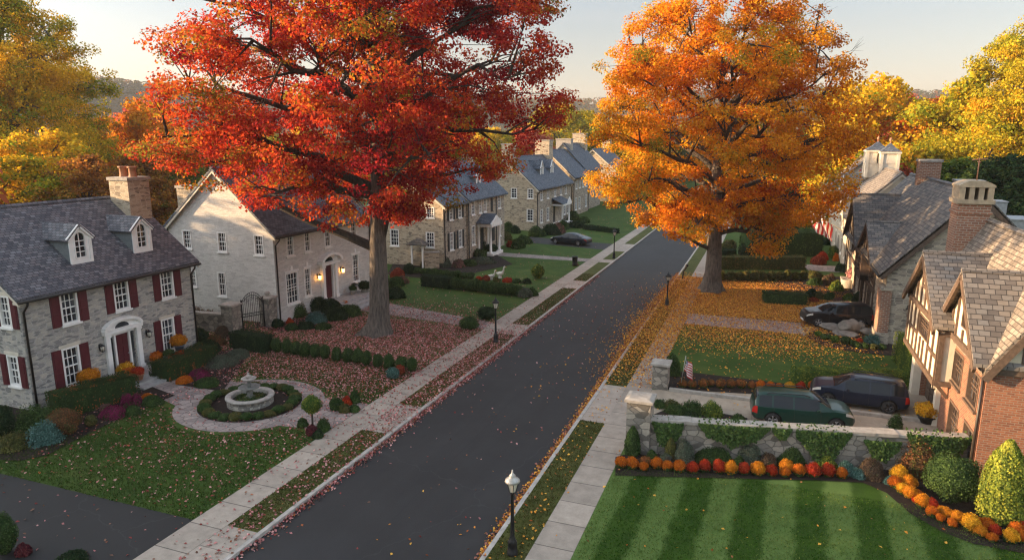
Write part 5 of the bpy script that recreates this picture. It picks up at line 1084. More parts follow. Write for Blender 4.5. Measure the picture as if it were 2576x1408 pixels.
# ---------------------------------------------------------------- shrubs
PAL = dict(
 green=[((.020, .038, .012), 4), ((.032, .056, .016), 3), ((.048, .078, .022), 2)],
 dark=[((.010, .021, .009), 4), ((.017, .033, .013), 3), ((.028, .046, .018), 1)],
 lime=[((.035, .065, .014), 3), ((.075, .10, .018), 2), ((.13, .15, .022), 2)],
 yg=[((.06, .085, .016), 2), ((.12, .145, .02), 3), ((.20, .205, .03), 2)],
 blue=[((.035, .075, .062), 3), ((.055, .11, .095), 3), ((.075, .13, .115), 1)],
 olive=[((.045, .05, .016), 3), ((.075, .075, .022), 2), ((.095, .07, .025), 1)],
 rust=[((.06, .035, .018), 3), ((.115, .05, .022), 3), ((.06, .06, .018), 2)],
 brown=[((.055, .038, .026), 3), ((.085, .055, .036), 2), ((.05, .05, .025), 1)],
 pink=[((.10, .05, .045), 3), ((.16, .075, .06), 2), ((.05, .055, .025), 2)],
 grey=[((.05, .065, .045), 3), ((.075, .085, .06), 2), ((.06, .05, .04), 1)],
 hedgetop=[((.018, .034, .011), 5), ((.03, .05, .015), 3), ((.20, .06, .018), .5)],
 wine=[((.05, .012, .016), 3), ((.085, .02, .022), 2)],
 magenta=[((.09, .010, .035), 3), ((.14, .015, .055), 2), ((.025, .035, .012), 2)],
 redmap=[((.13, .022, .012), 3), ((.20, .045, .018), 2)],
 orange=[((.40, .095, .010), 3), ((.48, .145, .013), 2)], red=[((.30, .028, .012), 3), ((.38, .055, .014), 2)], yellow=[((.46, .22, .014), 3), ((.52, .30, .022), 2)], amber=[((.44, .155, .012), 3), ((.50, .22, .016), 2)], dusk=[((.16, .055, .02), 3), ((.24, .09, .025), 2), ((.04, .05, .018), 2)])
PAL = {k: [(tuple(x * (1.6 if k not in ('orange', 'red', 'yellow', 'amber') else 1.15) for x in c), w) for c, w in v] for k, v in PAL.items()}
NSEED = [100]
def at_px(px, py, wpx, hpx=None):
    x, y = G(px, py); d = depth(x, y); r = wpx / 2 * d / F; v = np.array([x, y]); v = v / np.hypot(*v); return x + v[0] * r * .75, y + v[1] * r * .75, r, (hpx or wpx) * d / F
def shrub(px, py, wpx, hpx, pal, label, form='ball', leaf=None, cat='shrub', group=None, name='shrub', dens=1.0, lumpy=.14):
    x, y, r, h = at_px(px, py, wpx, hpx); NSEED[0] += 1; d = depth(x, y)
    lf = leaf or min(.2, max(.06, d * .0021)); h *= {'ball': .92, 'mum': .92, 'dome': .9, 'spread': .85, 'cone': .97, 'box': .85}[form]
    o = link(name, bush_mesh(name, NSEED[0], r, r * .95, h, PAL[pal], lf, dens, form, lumpy), M['shrubleaf']); o.location = (x, y, 0); return tag(o, label, cat, group)
def hedge(a, b, wd, ht, pal, label, leaf=None, name='hedge', group=None, cat='hedge'):
    A = Vector(G(*a)); B = Vector(G(*b)); d = B - A; L = d.length; d.normalize(); n = Vector((-d.y, d.x))
    c = (A + B) / 2
    if n.dot(c) < 0: n = -n
    c = c + n * wd / 2; NSEED[0] += 1; dd = depth(c.x, c.y); lf = leaf or min(.2, max(.07, dd * .0021))
    o = link(name, bush_mesh(name, NSEED[0], L / 2, wd / 2, ht, PAL[pal], lf, .9, 'box'), M['shrubleaf']); o.location = (c.x, c.y, 0); o.rotation_euler = (0, 0, math.atan2(d.y, d.x)); return tag(o, label, cat, group)
ORD = ['first', 'second', 'third', 'fourth', 'fifth', 'sixth', 'seventh', 'eighth', 'ninth', 'tenth', 'eleventh', 'twelfth', 'thirteenth', 'fourteenth', 'fifteenth', 'sixteenth', 'seventeenth', 'eighteenth', 'nineteenth', 'twentieth']
BALL = {}
def ball_variant(pal, k, leaf=.085):
    key = (pal, k, leaf)
    if key not in BALL: BALL[key] = bush_mesh('boxwood', 40 + k, .5, .5, 1.0, PAL[pal], leaf, 1.0, 'ball', .16)
    return BALL[key]
def ball_row(a, b, n, r, h, pal, fmt, group, leaf=.085, name='boxwood_shrub', jit=.06):
    A = Vector(G(*a)); B = Vector(G(*b)); rg = random.Random(n * 17 + int(r * 100)); d = (B - A).normalized()
    for i in range(n):
        p = A.lerp(B, i / (n - 1)); s = rg.uniform(.88, 1.12); o = link(name, ball_variant(pal, i % 4, leaf), M['shrubleaf']); o.location = (p.x + rg.uniform(-jit, jit), p.y + r * .7 + rg.uniform(-jit, jit), 0); o.scale = (2 * r * s, 2 * r * s, h * rg.uniform(.9, 1.1)); o.rotation_euler = (0, 0, rg.uniform(0, 6))
        tag(o, fmt.format(ORD[i]), 'shrub', group)

# left foreground
shrub(14, 1404, 66, 116, 'green', 'clipped round evergreen beside the near asphalt driveway', leaf=.05)
shrub(60, 1400, 36, 34, 'wine', 'small wine red shrub beside the clipped round evergreen', 'dome', .05)
shrub(184, 1424, 74, 30, 'dark', 'glossy dark shrub cut by the bottom edge next to the driveway', 'spread', .05)
shrub(8, 1110, 70, 96, 'dark', 'dark tall evergreen at the left edge below the stone house gable', 'ball', .07)
shrub(95, 1088, 120, 60, 'green', 'broad green shrub at the grey stone house corner', 'spread', .08)
shrub(118, 1122, 84, 66, 'blue', 'blue green spreading juniper in front of the house corner', 'spread', .08)
shrub(166, 1100, 78, 70, 'rust', 'rounded reddish bronze shrub right of the blue juniper', leaf=.06)
shrub(40, 1136, 78, 46, 'olive', 'low olive green shrub left of the blue juniper', 'spread', .08)
hedge((150, 1058), (352, 998), 1.25, 1.15, 'hedgetop', 'clipped hedge under the front windows of the grey stone house', .07)
shrub(230, 1074, 30, 28, 'olive', 'tiny olive shrub below the clipped house hedge', leaf=.06)
for i, (px, py, w, hh, pl, lb) in enumerate([(286, 1056, 66, 32, 'magenta', 'wide magenta flower clump at the lawn edge below the hedge'), (268, 1036, 28, 22, 'pink', 'pale pink flower clump between hedge and magenta clump'), (322, 1026, 34, 34, 'magenta', 'upright magenta flower clump nearest the hedge end'), (345, 1022, 32, 30, 'magenta', 'magenta flower clump beside the orange one'), (375, 1012, 36, 22, 'orange', 'orange flower clump nearest the flagstone path on the left bed'), (335, 1046, 40, 24, 'green', 'low green shrub in front of the upright magenta clump'), (385, 1022, 50, 22, 'green', 'low green shrub beside the flagstone path')]): shrub(px, py, w, hh, pl, lb, 'dome', .055, 'flower clump', 'border plants by the grey stone house')
hedge((428, 962), (552, 906), 1.3, 1.0, 'hedgetop', 'clipped hedge right of the grey stone house steps', .07)
for px, py, w, hh, pl, lb in [(500, 958, 54, 26, 'magenta', 'dark magenta flower clump right of the house steps'), (465, 966, 44, 18, 'orange', 'low orange flower clump at the path edge right of the steps'), (520, 976, 60, 20, 'green', 'low green edging clump left of the fountain'), (560, 926, 80, 26, 'grey', 'grey green perennial clump behind the magenta flowers'), (600, 905, 60, 26, 'grey', 'grey green perennial clump nearest the boxwood hedge'), (445, 938, 34, 22, 'orange', 'small orange flower clump beside the step hedge')]: shrub(px, py, w, hh, pl, lb, 'dome', .06, 'flower clump', 'border plants right of the steps')
shrub(515, 830, 82, 60, 'rust', 'bronze leaved small maple beside the iron gate pillar', 'spread', .09, 'small tree', dens=1.2)
for px, py, w, hh, pl, lb in [(500, 868, 56, 40, 'dark', 'dark evergreen below the bronze small maple'), (545, 872, 50, 30, 'rust', 'reddish low shrub between the small maple and the hedge'), (520, 895, 70, 36, 'dark', 'dark low evergreen at the grey stone house corner'), (560, 850, 40, 30, 'brown', 'brown shrub in front of the iron gate pillar')]: shrub(px, py, w, hh, pl, lb, 'dome', .08)
hedge((578, 876), (662, 892), 1.0, 1.05, 'dark', 'solid dark hedge at the gate end of the boxwood row', .08)
ball_row((668, 884), (1030, 938), 15, .33, .84, 'green', 'clipped boxwood in the fountain lawn row, {} from the gate end', 'boxwood row behind the fountain lawn', .07)
shrub(988, 955, 34, 30, 'blue', 'blue green shrub at the street end of the boxwood row', leaf=.07); shrub(1006, 945, 26, 26, 'redmap', 'red leaved shrub at the street end of the boxwood row', leaf=.07)
a = np.linspace(0, 2 * math.pi, 26, endpoint=False)
for i, t_ in enumerate(a):
    o = link('edging_shrub', ball_variant('green' if i % 3 else 'olive', i % 4, .085), M['shrubleaf']); o.location = (FC[0] + 2.12 * math.cos(t_), FC[1] + 2.0 * math.sin(t_), -.02); o.scale = (.6, .6, .26 + .12 * ((i * 7) % 4) / 3); o.rotation_euler = (0, 0, i); tag(o, 'low green edging shrub in the ring round the fountain', 'shrub', 'edging shrubs round the fountain')
x, y, r, hh = at_px(787, 1082, 34); o = thing('topiary', 'ball topiary on a short stem beside the front walk', 'topiary', (x, y, 0)); m = MB(); m.tube([(x, y, -.05), (x + .02, y, .9)], [.05, .04], 7); m.build('stem', M['bark2'], o); me = bush_mesh('crown', 61, .4, .4, .8, PAL['lime'], .055); c = link('crown', me, M['shrubleaf'], o); c.location = (0, 0, .72)
for px, py, w, hh, pl, lb in [(762, 1076, 26, 26, 'green', 'small round shrub left of the ball topiary'), (786, 1096, 34, 26, 'wine', 'dark red shrub at the foot of the ball topiary'), (815, 1086, 34, 28, 'green', 'green shrub right of the ball topiary'), (800, 1104, 30, 22, 'dark', 'dark low shrub nearest the sidewalk below the topiary'), (848, 1034, 34, 36, 'green', 'upright green shrub left of the red flowers by the walk'), (872, 1022, 24, 24, 'red', 'red flower clump between two upright green shrubs'), (892, 1016, 26, 34, 'green', 'upright green shrub right of the red flowers by the walk'), (868, 1040, 34, 22, 'olive', 'low olive shrub below the red flowers by the walk'), (893, 1038, 28, 20, 'green', 'low green shrub nearest the sidewalk below the red flowers')]: shrub(px, py, w, hh, pl, lb, 'dome', .06)
c = link('planting', bush_mesh('planting', 71, .95, .95, .22, PAL['olive'] + PAL['green'], .08, .8, 'spread', .3, core=False), M['shrubleaf'], FPL); c.location = (0, 0, .3)
# whitewashed house bed
for px, py, w, hh, pl, lb in [(740, 800, 64, 46, 'green', 'rounded green shrub under the double window of the pale house'), (790, 785, 70, 44, 'dark', 'dark rounded shrub between pale house windows and flowers'), (762, 770, 60, 36, 'olive', 'loose shrub against the pale house wall'), (838, 790, 66, 40, 'dark', 'dark green mound left of the pale house steps'), (795, 815, 50, 26, 'blue', 'blue green mound in the pale house bed'), (845, 808, 70, 30, 'dark', 'low dark hedge mound at the lawn edge of the bed'), (880, 798, 60, 30, 'green', 'low green mound nearest the pale house steps'), (700, 824, 34, 22, 'dark', 'small dark mound at the pale house corner'), (735, 832, 30, 20, 'green', 'small green mound at the front left of the pale house bed'), (770, 830, 44, 20, 'dark', 'small dark mound at the front middle of the pale house bed'), (815, 830, 40, 18, 'green', 'small green mound at the front right of the pale house bed')]: shrub(px, py, w, hh, pl, lb, 'dome', .08, group='mounds in the pale house bed')
for px, py, w, hh, pl, lb in [(845, 782, 34, 24, 'orange', 'orange flower clump high in the pale house bed'), (865, 775, 26, 20, 'orange', 'orange flower clump nearest the pale house steps'), (792, 812, 30, 18, 'orange', 'orange flower clump low in the pale house bed'), (730, 815, 20, 16, 'red', 'red flower clump at the left of the pale house bed')]: shrub(px, py, w, hh, pl, lb, 'dome', .07, 'flower clump')
shrub(1180, 832, 48, 34, 'green', 'round green shrub where the pale house path meets the sidewalk', leaf=.07)
shrub(1225, 806, 46, 34, 'dark', 'dark rounded shrub behind the black capped street lamp', leaf=.07)
for px, py, w, hh, pl, lb in [(1000, 700, 40, 26, 'redmap', 'red shrub behind the scarlet maple trunk'), (992, 722, 46, 24, 'green', 'green shrub just right of the scarlet maple trunk'), (1010, 715, 36, 20, 'pink', 'pinkish shrub behind the scarlet maple trunk'), (990, 752, 60, 26, 'dark', 'dark low hedge curve right of the scarlet maple trunk'), (1028, 690, 30, 30, 'dark', 'dark round shrub below the arbor')]: shrub(px, py, w, hh, pl, lb, 'dome', .11)
hedge((1058, 720), (1128, 728), .9, .95, 'dark', 'solid hedge piece at the house end of the second boxwood row', .11)
ball_row((1138, 728), (1300, 746), 12, .45, .95, 'green', 'boxwood in the second left row, {} from the houses', 'second boxwood row on the left lawns', .1)
shrub(1318, 748, 40, 26, 'grey', 'grey green feathery shrub at the street end of the second boxwood row', 'dome', .1); shrub(1338, 745, 34, 22, 'green', 'low green shrub beside the sidewalk at the second boxwood row', 'dome', .1)
ball_row((1030, 688), (1180, 703), 11, .42, .6, 'green', 'low mound in the flower row before the two-block house, {} from the house', 'mounds in the flower row', .12)
for px, py, w, hh, pl, lb in [(1204, 706, 16, 12, 'red', 'red flower clump left of the goose statues'), (1222, 707, 24, 13, 'redmap', 'rust flower clump beside the lower goose statue'), (1250, 709, 20, 12, 'olive', 'olive clump between the goose statues'), (1276, 711, 26, 13, 'red', 'red flower clump right of the goose statues'), (1300, 713, 24, 12, 'green', 'green clump right of the red flowers'), (1326, 714, 22, 13, 'dark', 'dark clump at the street end of the flower row')]: shrub(px, py, w, hh, pl, lb, 'dome', .1, 'flower clump')
shrub(1353, 702, 32, 38, 'lime', 'vase shaped yellowing shrub on the lawn by the sidewalk', leaf=.11)
for px, py, w, hh, pl, lb in [(1068, 658, 26, 28, 'dark', 'round dark shrub under the two-block house gable'), (1095, 664, 36, 26, 'green', 'green shrub under the two-block house gable'), (1078, 674, 40, 20, 'olive', 'low olive shrub under the two-block house gable'), (1120, 674, 34, 28, 'grey', 'grey green round shrub at the two-block house corner'), (1154, 674, 36, 22, 'pink', 'pink tinged round shrub in front of the black shutters'), (1180, 670, 36, 18, 'green', 'low green shrub right of the pink tinged one'), (1215, 665, 60, 16, 'grey', 'long low grey green border clump by the portico path'), (1208, 648, 40, 22, 'green', 'green mound below the portico')]: shrub(px, py, w, hh, pl, lb, 'dome', .12)
hedge((1132, 648), (1186, 648), 1.0, 1.5, 'dark', 'clipped square hedge under the black shuttered windows', .12); hedge((1188, 640), (1222, 636), 1.0, 1.3, 'dark', 'smaller clipped hedge left of the portico', .12); shrub(1234, 640, 34, 28, 'dark', 'clipped dark shrub at the portico front', leaf=.12)
for px, py, w, hh, pl, lb in [(1303, 626, 38, 28, 'green', 'large clipped ball right of the portico'), (1320, 614, 38, 22, 'green', 'low green mound behind the clipped ball'), (1270, 606, 40, 24, 'olive', 'olive mound between portico and house end'), (1278, 584, 30, 26, 'green', 'round shrub against the two chimney house gable'), (1296, 588, 26, 22, 'dark', 'dark small shrub against the two chimney house gable'), (1283, 622, 18, 18, 'redmap', 'red flower clump by the portico path'), (1350, 596, 44, 30, 'green', 'clipped green dome at the two chimney house corner'), (1386, 592, 46, 28, 'dark', 'dark dome behind the parked sedan'), (1400, 588, 40, 26, 'pink', 'pink bronze dome behind the parked sedan'), (1416, 578, 34, 24, 'green', 'green dome at the door of the two chimney house'), (1372, 568, 30, 16, 'dark', 'low dark shrub under the two chimney house windows'), (1442, 555, 34, 30, 'green', 'tall green shrub beyond the two chimney house door'), (1448, 574, 40, 18, 'dark', 'low dark mound beyond the two chimney house door'), (1468, 562, 34, 16, 'green', 'low green mound near the far sidewalk')]: shrub(px, py, w, hh, pl, lb, 'dome', .16)
hedge((1468, 577), (1550, 588), .8, .7, 'dark', 'low dark hedge beyond the sedan lawn', .16)
for px, py, w, hh, pl, lb in [(1214, 617, 16, 18, 'orange', 'orange flower pot clump left of the portico columns'), (1252, 606, 22, 12, 'pink', 'pale flower clump right of the portico columns'), (1254, 616, 22, 14, 'red', 'red flower clump right of the portico columns'), (1447, 668, 14, 12, 'redmap', 'red flower clump at the foot of the black bin')]: shrub(px, py, w, hh, pl, lb, 'dome', .1, 'flower clump')

# right side: wall foot and curve chrysanthemums
MUM = {}
def mum(px, py, rpx, colr, label, group, hz=1.0):
    x, y, r, _ = at_px(px, py, rpx * 2); k = colr
    if k not in MUM:
        MUM[k] = [(bush_mesh('blooms', 300 + i + hash_(k), .5, .5, .92, PAL[k], .07, 1.3, 'mum', .12, core=True), bush_mesh('foliage', 330 + i, .44, .44, .5, PAL['green'], .1, .8, 'ball', .1)) for i in range(3)]
    b, f = MUM[k][NSEED[0] % 3]; NSEED[0] += 1
    o = thing('chrysanthemum', label, 'flower mound', (x, y, 0), NSEED[0] * 1.3, group); c = link('blooms', b, M['petal'], o); c.location = (0, 0, .06); link('foliage', f, M['shrubleaf'], o); o.scale = (2 * r,) * 3; return o
def hash_(s): return sum(ord(c) for c in s) % 50
front = [(40, 1182, 36, 'orange', 1216), (106, 1187, 36, 'orange', 1222), (185, 1180, 30, 'dusk', 1203), (172, 1208, 28, 'orange', 1230), (247, 1190, 33, 'orange', 1220), (311, 1203, 32, 'orange', 1232), (378, 1205, 38, 'orange', 1242), (457, 1212, 34, 'red', 1245), (525, 1203, 35, 'red', 1238), (610, 1207, 40, 'red', 1246), (677, 1220, 40, 'amber', 1255), (755, 1227, 35, 'red', 1252), (833, 1222, 40, 'amber', 1260), (913, 1230, 34, 'red', 1262), (1003, 1207, 37, 'amber', 1235), (992, 1245, 30, 'orange', 1268), (1075, 1230, 36, 'orange', 1262), (1152, 1230, 42, 'red', 1270), (1243, 1238, 40, 'red', 1268), (1322, 1250, 32, 'orange', 1275)]
CW = dict(orange='orange', red='red', amber='amber yellow', dusk='dusky bronze', yellow='yellow')
for i, (x, y, r, c, yb) in enumerate(front): mum(1544.4 + .4321 * x, 655.2 + .4321 * yb, r * .4321, c, f'{CW[c]} chrysanthemum along the ivy wall foot, {ORD[i]} from the sidewalk', 'chrysanthemums along the wall foot')
curve = [(287, 1015, 38, 'yellow'), (270, 1050, 30, 'orange'), (333, 1052, 33, 'amber'), (303, 1080, 26, 'yellow'), (340, 1098, 30, 'amber'), (378, 1105, 22, 'orange'), (365, 1130, 16, 'red'), (398, 1140, 32, 'amber'), (440, 1152, 28, 'red'), (443, 1187, 27, 'orange'), (487, 1178, 20, 'amber'), (512, 1195, 26, 'amber'), (482, 1215, 21, 'orange'), (562, 1215, 30, 'amber'), (538, 1240, 22, 'orange'), (622, 1245, 40, 'yellow'), (700, 1250, 34, 'orange'), (735, 1275, 28, 'red'), (670, 1278, 28, 'amber'), (724, 1308, 24, 'orange')]
for i, (x, y, r, c) in enumerate(curve): mum(2106 + .5346 * x, 655.2 + .5346 * (y + r * .9), r * .5346, c, f'{CW[c]} chrysanthemum on the lawn curve, {ORD[i]} from the wall', 'chrysanthemums along the lawn curve')
for i, (x, y, r, c) in enumerate([(838, 1270, 32, 'orange'), (810, 1305, 34, 'yellow'), (868, 1305, 32, 'orange'), (866, 1250, 20, 'red')]): mum(2106 + .5346 * x, 655.2 + .5346 * (y + r * .9), r * .5346, c, ['orange chrysanthemum left of the red one below the cone shrub', 'yellow chrysanthemum lowest at the right edge', 'orange chrysanthemum cut by the right edge of the photo', 'small red chrysanthemum at the right edge by the brick wall'][i], 'chrysanthemums at the brick house corner')
for i, (x, y, r, c) in enumerate([(400, 722, 24, 'dusk'), (455, 725, 24, 'dusk'), (520, 722, 28, 'dusk'), (565, 718, 22, 'dusk'), (620, 722, 28, 'dusk'), (680, 722, 26, 'dusk'), (740, 724, 28, 'dusk'), (800, 730, 24, 'dusk'), (850, 732, 27, 'orange'), (910, 730, 23, 'orange'), (958, 736, 20, 'orange'), (1020, 737, 27, 'yellow'), (1085, 738, 26, 'red'), (1155, 736, 30, 'orange')]): mum(1544.4 + .4321 * x, 655.2 + .4321 * (y + r * .9), r * .4321, c, f'{CW[c]} chrysanthemum on the driveway border, {ORD[i]} from the smaller pillar', 'chrysanthemums on the driveway border')
# right bed shrubs
shrub(2388, 1272, 124, 128, 'green', 'big rounded green shrub in front of the brick house windows', leaf=.065); shrub(2510, 1322, 108, 222, 'yg', 'tall yellow green cone shrub at the brick house corner', 'cone', .08)
shrub(2302, 1202, 104, 92, 'rust', 'bronze weeping small maple at the wall end', 'spread', .07, 'small tree', dens=1.2)
for px, py, w, hh, pl, lb in [(2128, 1196, 42, 32, 'blue', 'blue green mound at the end of the wall foot row'), (2156, 1206, 36, 28, 'blue', 'smaller blue grey mound right of the other blue mound'), (2188, 1208, 62, 46, 'brown', 'brown twiggy shrub between the blue mounds and the maple'), (1790, 1172, 92, 34, 'green', 'wide green mound under the largest ivy patch'), (1856, 1176, 34, 24, 'green', 'small green mound behind the red chrysanthemums'), (1882, 1168, 58, 50, 'grey', 'grey green feathery shrub at the wall centre'), (1930, 1176, 40, 34, 'brown', 'brown rounded shrub at the wall centre'), (1988, 1174, 76, 52, 'green', 'green shrub at the wall right of the brown rounded one'), (2076, 1182, 58, 36, 'yg', 'yellow green mound behind the wall foot chrysanthemums'), (1674, 1166, 34, 24, 'grey', 'small grey green mound near the large gate pillar'), (1718, 1166, 56, 60, 'grey', 'tall feathery green shrub left of the wall centre'), (1686, 1158, 30, 56, 'olive', 'thin upright shrub beside the large gate pillar'), (2250, 1176, 44, 40, 'rust', 'reddish shrub left of the bronze small maple'), (1640, 1158, 26, 26, 'green', 'dark mound at the foot of the large gate pillar'), (2240, 1222, 30, 22, 'blue', 'small blue grey mound behind the yellow curve flowers'), (1590, 1150, 40, 80, 'green', 'upright green shrub against the large gate pillar')]: shrub(px, py, w, hh, pl, lb, 'cone' if 'upright' in lb else 'dome', .06)
for px, py, w, hh, pl, lb in [(1659, 1028, 36, 22, 'green', 'small bright shrub nearest the large pillar behind the ivy wall'), (1690, 1030, 36, 24, 'olive', 'olive shrub behind the ivy wall near the pillar'), (1700, 1046, 56, 26, 'green', 'low green shrub on the driveway side of the ivy wall'), (1742, 1046, 60, 36, 'green', 'layered green shrub in the middle behind the ivy wall'), (1790, 1050, 60, 38, 'lime', 'spreading lime green shrub behind the ivy wall'), (1738, 1056, 40, 16, 'dark', 'low dark shrub tight behind the ivy wall'), (1856, 1064, 38, 18, 'green', 'small green shrub behind the ivy wall near the green car'), (2252, 1082, 30, 44, 'green', 'narrow green shrub at the right end of the driveway')]: shrub(px, py, w, hh, pl, lb, 'spread', .065)
shrub(1690, 948, 46, 60, 'green', 'loose green shrub behind the small American flag', 'dome', .08)
hedge((2000, 968), (2285, 980), .9, .75, 'lime', 'loose green hedge behind the navy car', .09); hedge((2246, 905), (2300, 985), 1.3, 1.7, 'lime', 'tall clipped hedge between the brown house and the garage', .09)
for i, (x, y, r, pl) in enumerate([(1187, 445, 20, 'lime'), (1222, 462, 20, 'green'), (1250, 463, 18, 'green'), (1287, 482, 24, 'lime'), (1345, 492, 28, 'green'), (1392, 502, 22, 'green'), (1420, 512, 18, 'green'), (1460, 516, 20, 'green'), (1510, 522, 22, 'olive'), (1560, 524, 22, 'green')]): shrub(1544.4 + .4321 * x, 655.2 + .4321 * y, r * .8642, r * .78, pl, f'rounded shrub in the boulder bed, {ORD[i]} from the lawn end', 'ball', .075, group='rounded shrubs in the boulder bed')
for x, y, w, hh, pl, lb in [(1500, 490, 80, 70, 'blue', 'blue green spreading evergreen among the boulders'), (1430, 475, 36, 22, 'red', 'red flower clump among the boulders'), (1475, 470, 50, 40, 'dark', 'dark evergreen behind the red boulder flowers')]: shrub(1544.4 + .4321 * x, 655.2 + .4321 * y, w * .4321, hh * .4321, pl, lb, 'spread' if 'ever' in lb else 'dome', .075)
# orange lawn edge
T6 = lambda x, y: (1731.6 + .2373 * x, 514.8 + .2373 * y)
ball_row(T6(352, 812), T6(1220, 806), 11, .42, .85, 'olive', 'clipped ball along the back of the orange leaf lawn, {} from the trunk', 'clipped balls behind the orange leaf lawn', .12)
for x, y, w, hh, pl, lb in [(1120, 800, 90, 60, 'pink', 'pink bronze shrub among the clipped balls'), (1340, 790, 160, 90, 'olive', 'broad hedge mound at the end of the clipped ball row'), (1335, 862, 150, 80, 'green', 'low green mound at the orange lawn corner'), (1480, 850, 130, 100, 'brown', 'brown green shrub by the brown house walk'), (1565, 920, 160, 110, 'lime', 'broad clipped lime green mound by the brown house'), (1300, 990, 130, 110, 'dark', 'dark rounded shrub at the orange lawn edge'), (1390, 1005, 100, 90, 'olive', 'olive rounded shrub right of the dark one'), (1490, 1015, 110, 95, 'green', 'green rounded shrub above the black car roof'), (1590, 1040, 100, 60, 'pink', 'reddish low shrub above the black car roof'), (1690, 1040, 120, 100, 'lime', 'bright green ball beside the brown house wall'), (1790, 1055, 120, 130, 'dark', 'dark evergreen at the brown house wall'), (1330, 1035, 110, 40, 'redmap', 'low red flowers at the orange lawn edge'), (1640, 715, 180, 80, 'dark', 'dark spreading shrub by the cream house path'), (1720, 730, 90, 150, 'dark', 'upright dark shrub between brown and cream houses'), (1380, 640, 160, 100, 'redmap', 'russet weeping shrub by the cream house steps'), (1420, 590, 120, 100, 'red', 'bright red shrub by the cream house door'), (1540, 570, 110, 130, 'lime', 'lime green tall shrub by the cream house front'), (1560, 600, 60, 90, 'orange', 'orange flower clump by the cream house front'), (1500, 830, 120, 90, 'brown', 'brown twiggy shrub left of the brown house walk')]: shrub(*T6(x, y), w * .2373, hh * .2373, pl, lb, 'dome', .12)
hedge(T6(800, 1048), T6(1270, 1072), 1.6, .8, 'green', 'low green hedge curving out over the orange leaf lawn', .1)
hedge(T6(330, 690), T6(1250, 690), 1.4, 1.25, 'olive', 'long hedge beyond the clipped ball row', .14); hedge(T6(345, 590), T6(512, 590), 1.2, 1.1, 'dark', 'short clipped hedge by the far right sidewalk', .15)
hedge(T6(660, 552), T6(1425, 552), 4.0, 2.6, 'green', 'broad high hedge in front of the cream house', .17); hedge(T6(905, 424), T6(1170, 424), 5.0, 3.4, 'green', 'tall bright green hedge block beyond the broad hedge', .2); hedge(T6(960, 246), T6(1180, 246), 5.0, 2.4, 'green', 'farthest clipped green hedge near the white figure', .22)
ball_row(T6(575, 578), T6(985, 572), 6, .45, 1.5, 'dark', 'slim dark evergreen before the broad hedge, {} from the sidewalk', 'slim evergreens before the broad hedge', .14)
for x, y, w, hh, pl, lb in [(1260, 400, 180, 150, 'grey', 'grey flowering shrub beside the tall hedge block'), (1330, 405, 80, 110, 'dark', 'dark round shrub right of the grey flowering one'), (1300, 240, 120, 120, 'brown', 'brown shrub near the far hedge'), (1450, 430, 100, 80, 'dark', 'dark shrub below the large flag'), (430, 470, 150, 100, 'olive', 'olive shrub by the far right sidewalk')]: shrub(*T6(x, y), w * .2373, hh * .2373, pl, lb, 'dome', .16)
# ivy on the garden wall: one thing per patch
def ivy(u0, u1, zt, zb, label, seed, side=-1):
    rg = np.random.default_rng(seed); n = int((u1 - u0) * 900); u = rg.uniform(u0, u1, n); c = (u - u0) / (u1 - u0); dep = zb + (zt - zb) * (.16 * np.abs(np.sin(c * 9 + seed)) + .8 * (np.abs(c - .5) * 2) ** 2); z = dep + (zt - dep) * rg.uniform(0, 1, n) ** .8; k = rg.uniform(.04, .2, n) * (.4 + .6 * np.sin(np.pi * c))
    top = rg.uniform(size=n) < .02; z = np.where(top, zt + .06, z); off = np.where(top, rg.uniform(-.3, .3, n), .225 + k)
    P = np.array([list(wf.p(a_, b_, c_)) for a_, b_, c_ in zip(u, z, off)]); nn = np.array(wf.n); N_ = nn[None] + rg.normal(size=(n, 3)) * .45 + np.array([0, 0, .3]); c = 1.35 * pick(PAL['green'] + [((.055, .09, .02), 1)], n, rg) * rg.uniform(.7, 1.3, (n, 1))
    o = link('ivy', leaf_mesh('ivy', P - np.array([WA[0], WA[1], 0]), N_, rg.uniform(.07, .13, n), c, .9), M['shrubleaf']); o.location = (WA[0], WA[1], 0); return tag(o, label, 'ivy', 'ivy patches on the garden wall')
if (wf.n.y > 0): wf.n = -wf.n
ivy(.1, 1.3, 1.42, .15, 'ivy patch on the garden wall nearest the large gate pillar', 1); ivy(1.9, 4.6, 1.46, .5, 'largest ivy patch on the garden wall below the layered shrubs', 2); ivy(5.6, 7.6, 1.46, .1, 'ivy patch on the garden wall below the green car front', 3); ivy(8.1, 9.4, 1.2, .3, 'thin ivy patch on the garden wall right of the green car', 4); ivy(9.6, 11.8, 1.55, .2, 'ivy patch at the brick house end of the garden wall', 5); ivy(4.7, 5.4, 1.46, .95, 'narrow ivy trail between the two largest ivy patches', 6)

# ---------------------------------------------------------------- flower pots
def pot(x, y, z, r, ht, pmat, fl, label, stand=0.0, fr=1.3):
    o = thing('flower_pot', label, 'flower pot', (x, y, z)); p = MB()
    if stand: p.tube([(x, y, z), (x, y, z + stand)], .05, 6); p.lathe([(.0, 0), (.2, 0), (.16, .05)], 10, (x, y, z))
    p.lathe([(0, .01), (r * .7, .01), (r * .95, ht * .85), (r * 1.05, ht * .86), (r * 1.05, ht), (r * .85, ht), (r * .8, ht * .8), (0, ht * .8)], 14, (x, y, z + stand)); p.build('pot', M[pmat], o); NSEED[0] += 1
    c = link('blooms', bush_mesh('blooms', NSEED[0], r * fr, r * fr, r * fr * 1.5, PAL[fl], .07, 1.2, 'mum', .15), M['petal'], o); c.location = (0, 0, stand + ht * .75)
pot(-30.9, 22.75, 0, .3, .3, 'bluepot', 'amber', 'amber flower ball on a stand below the front window of the grey stone house', .45, 1.6)
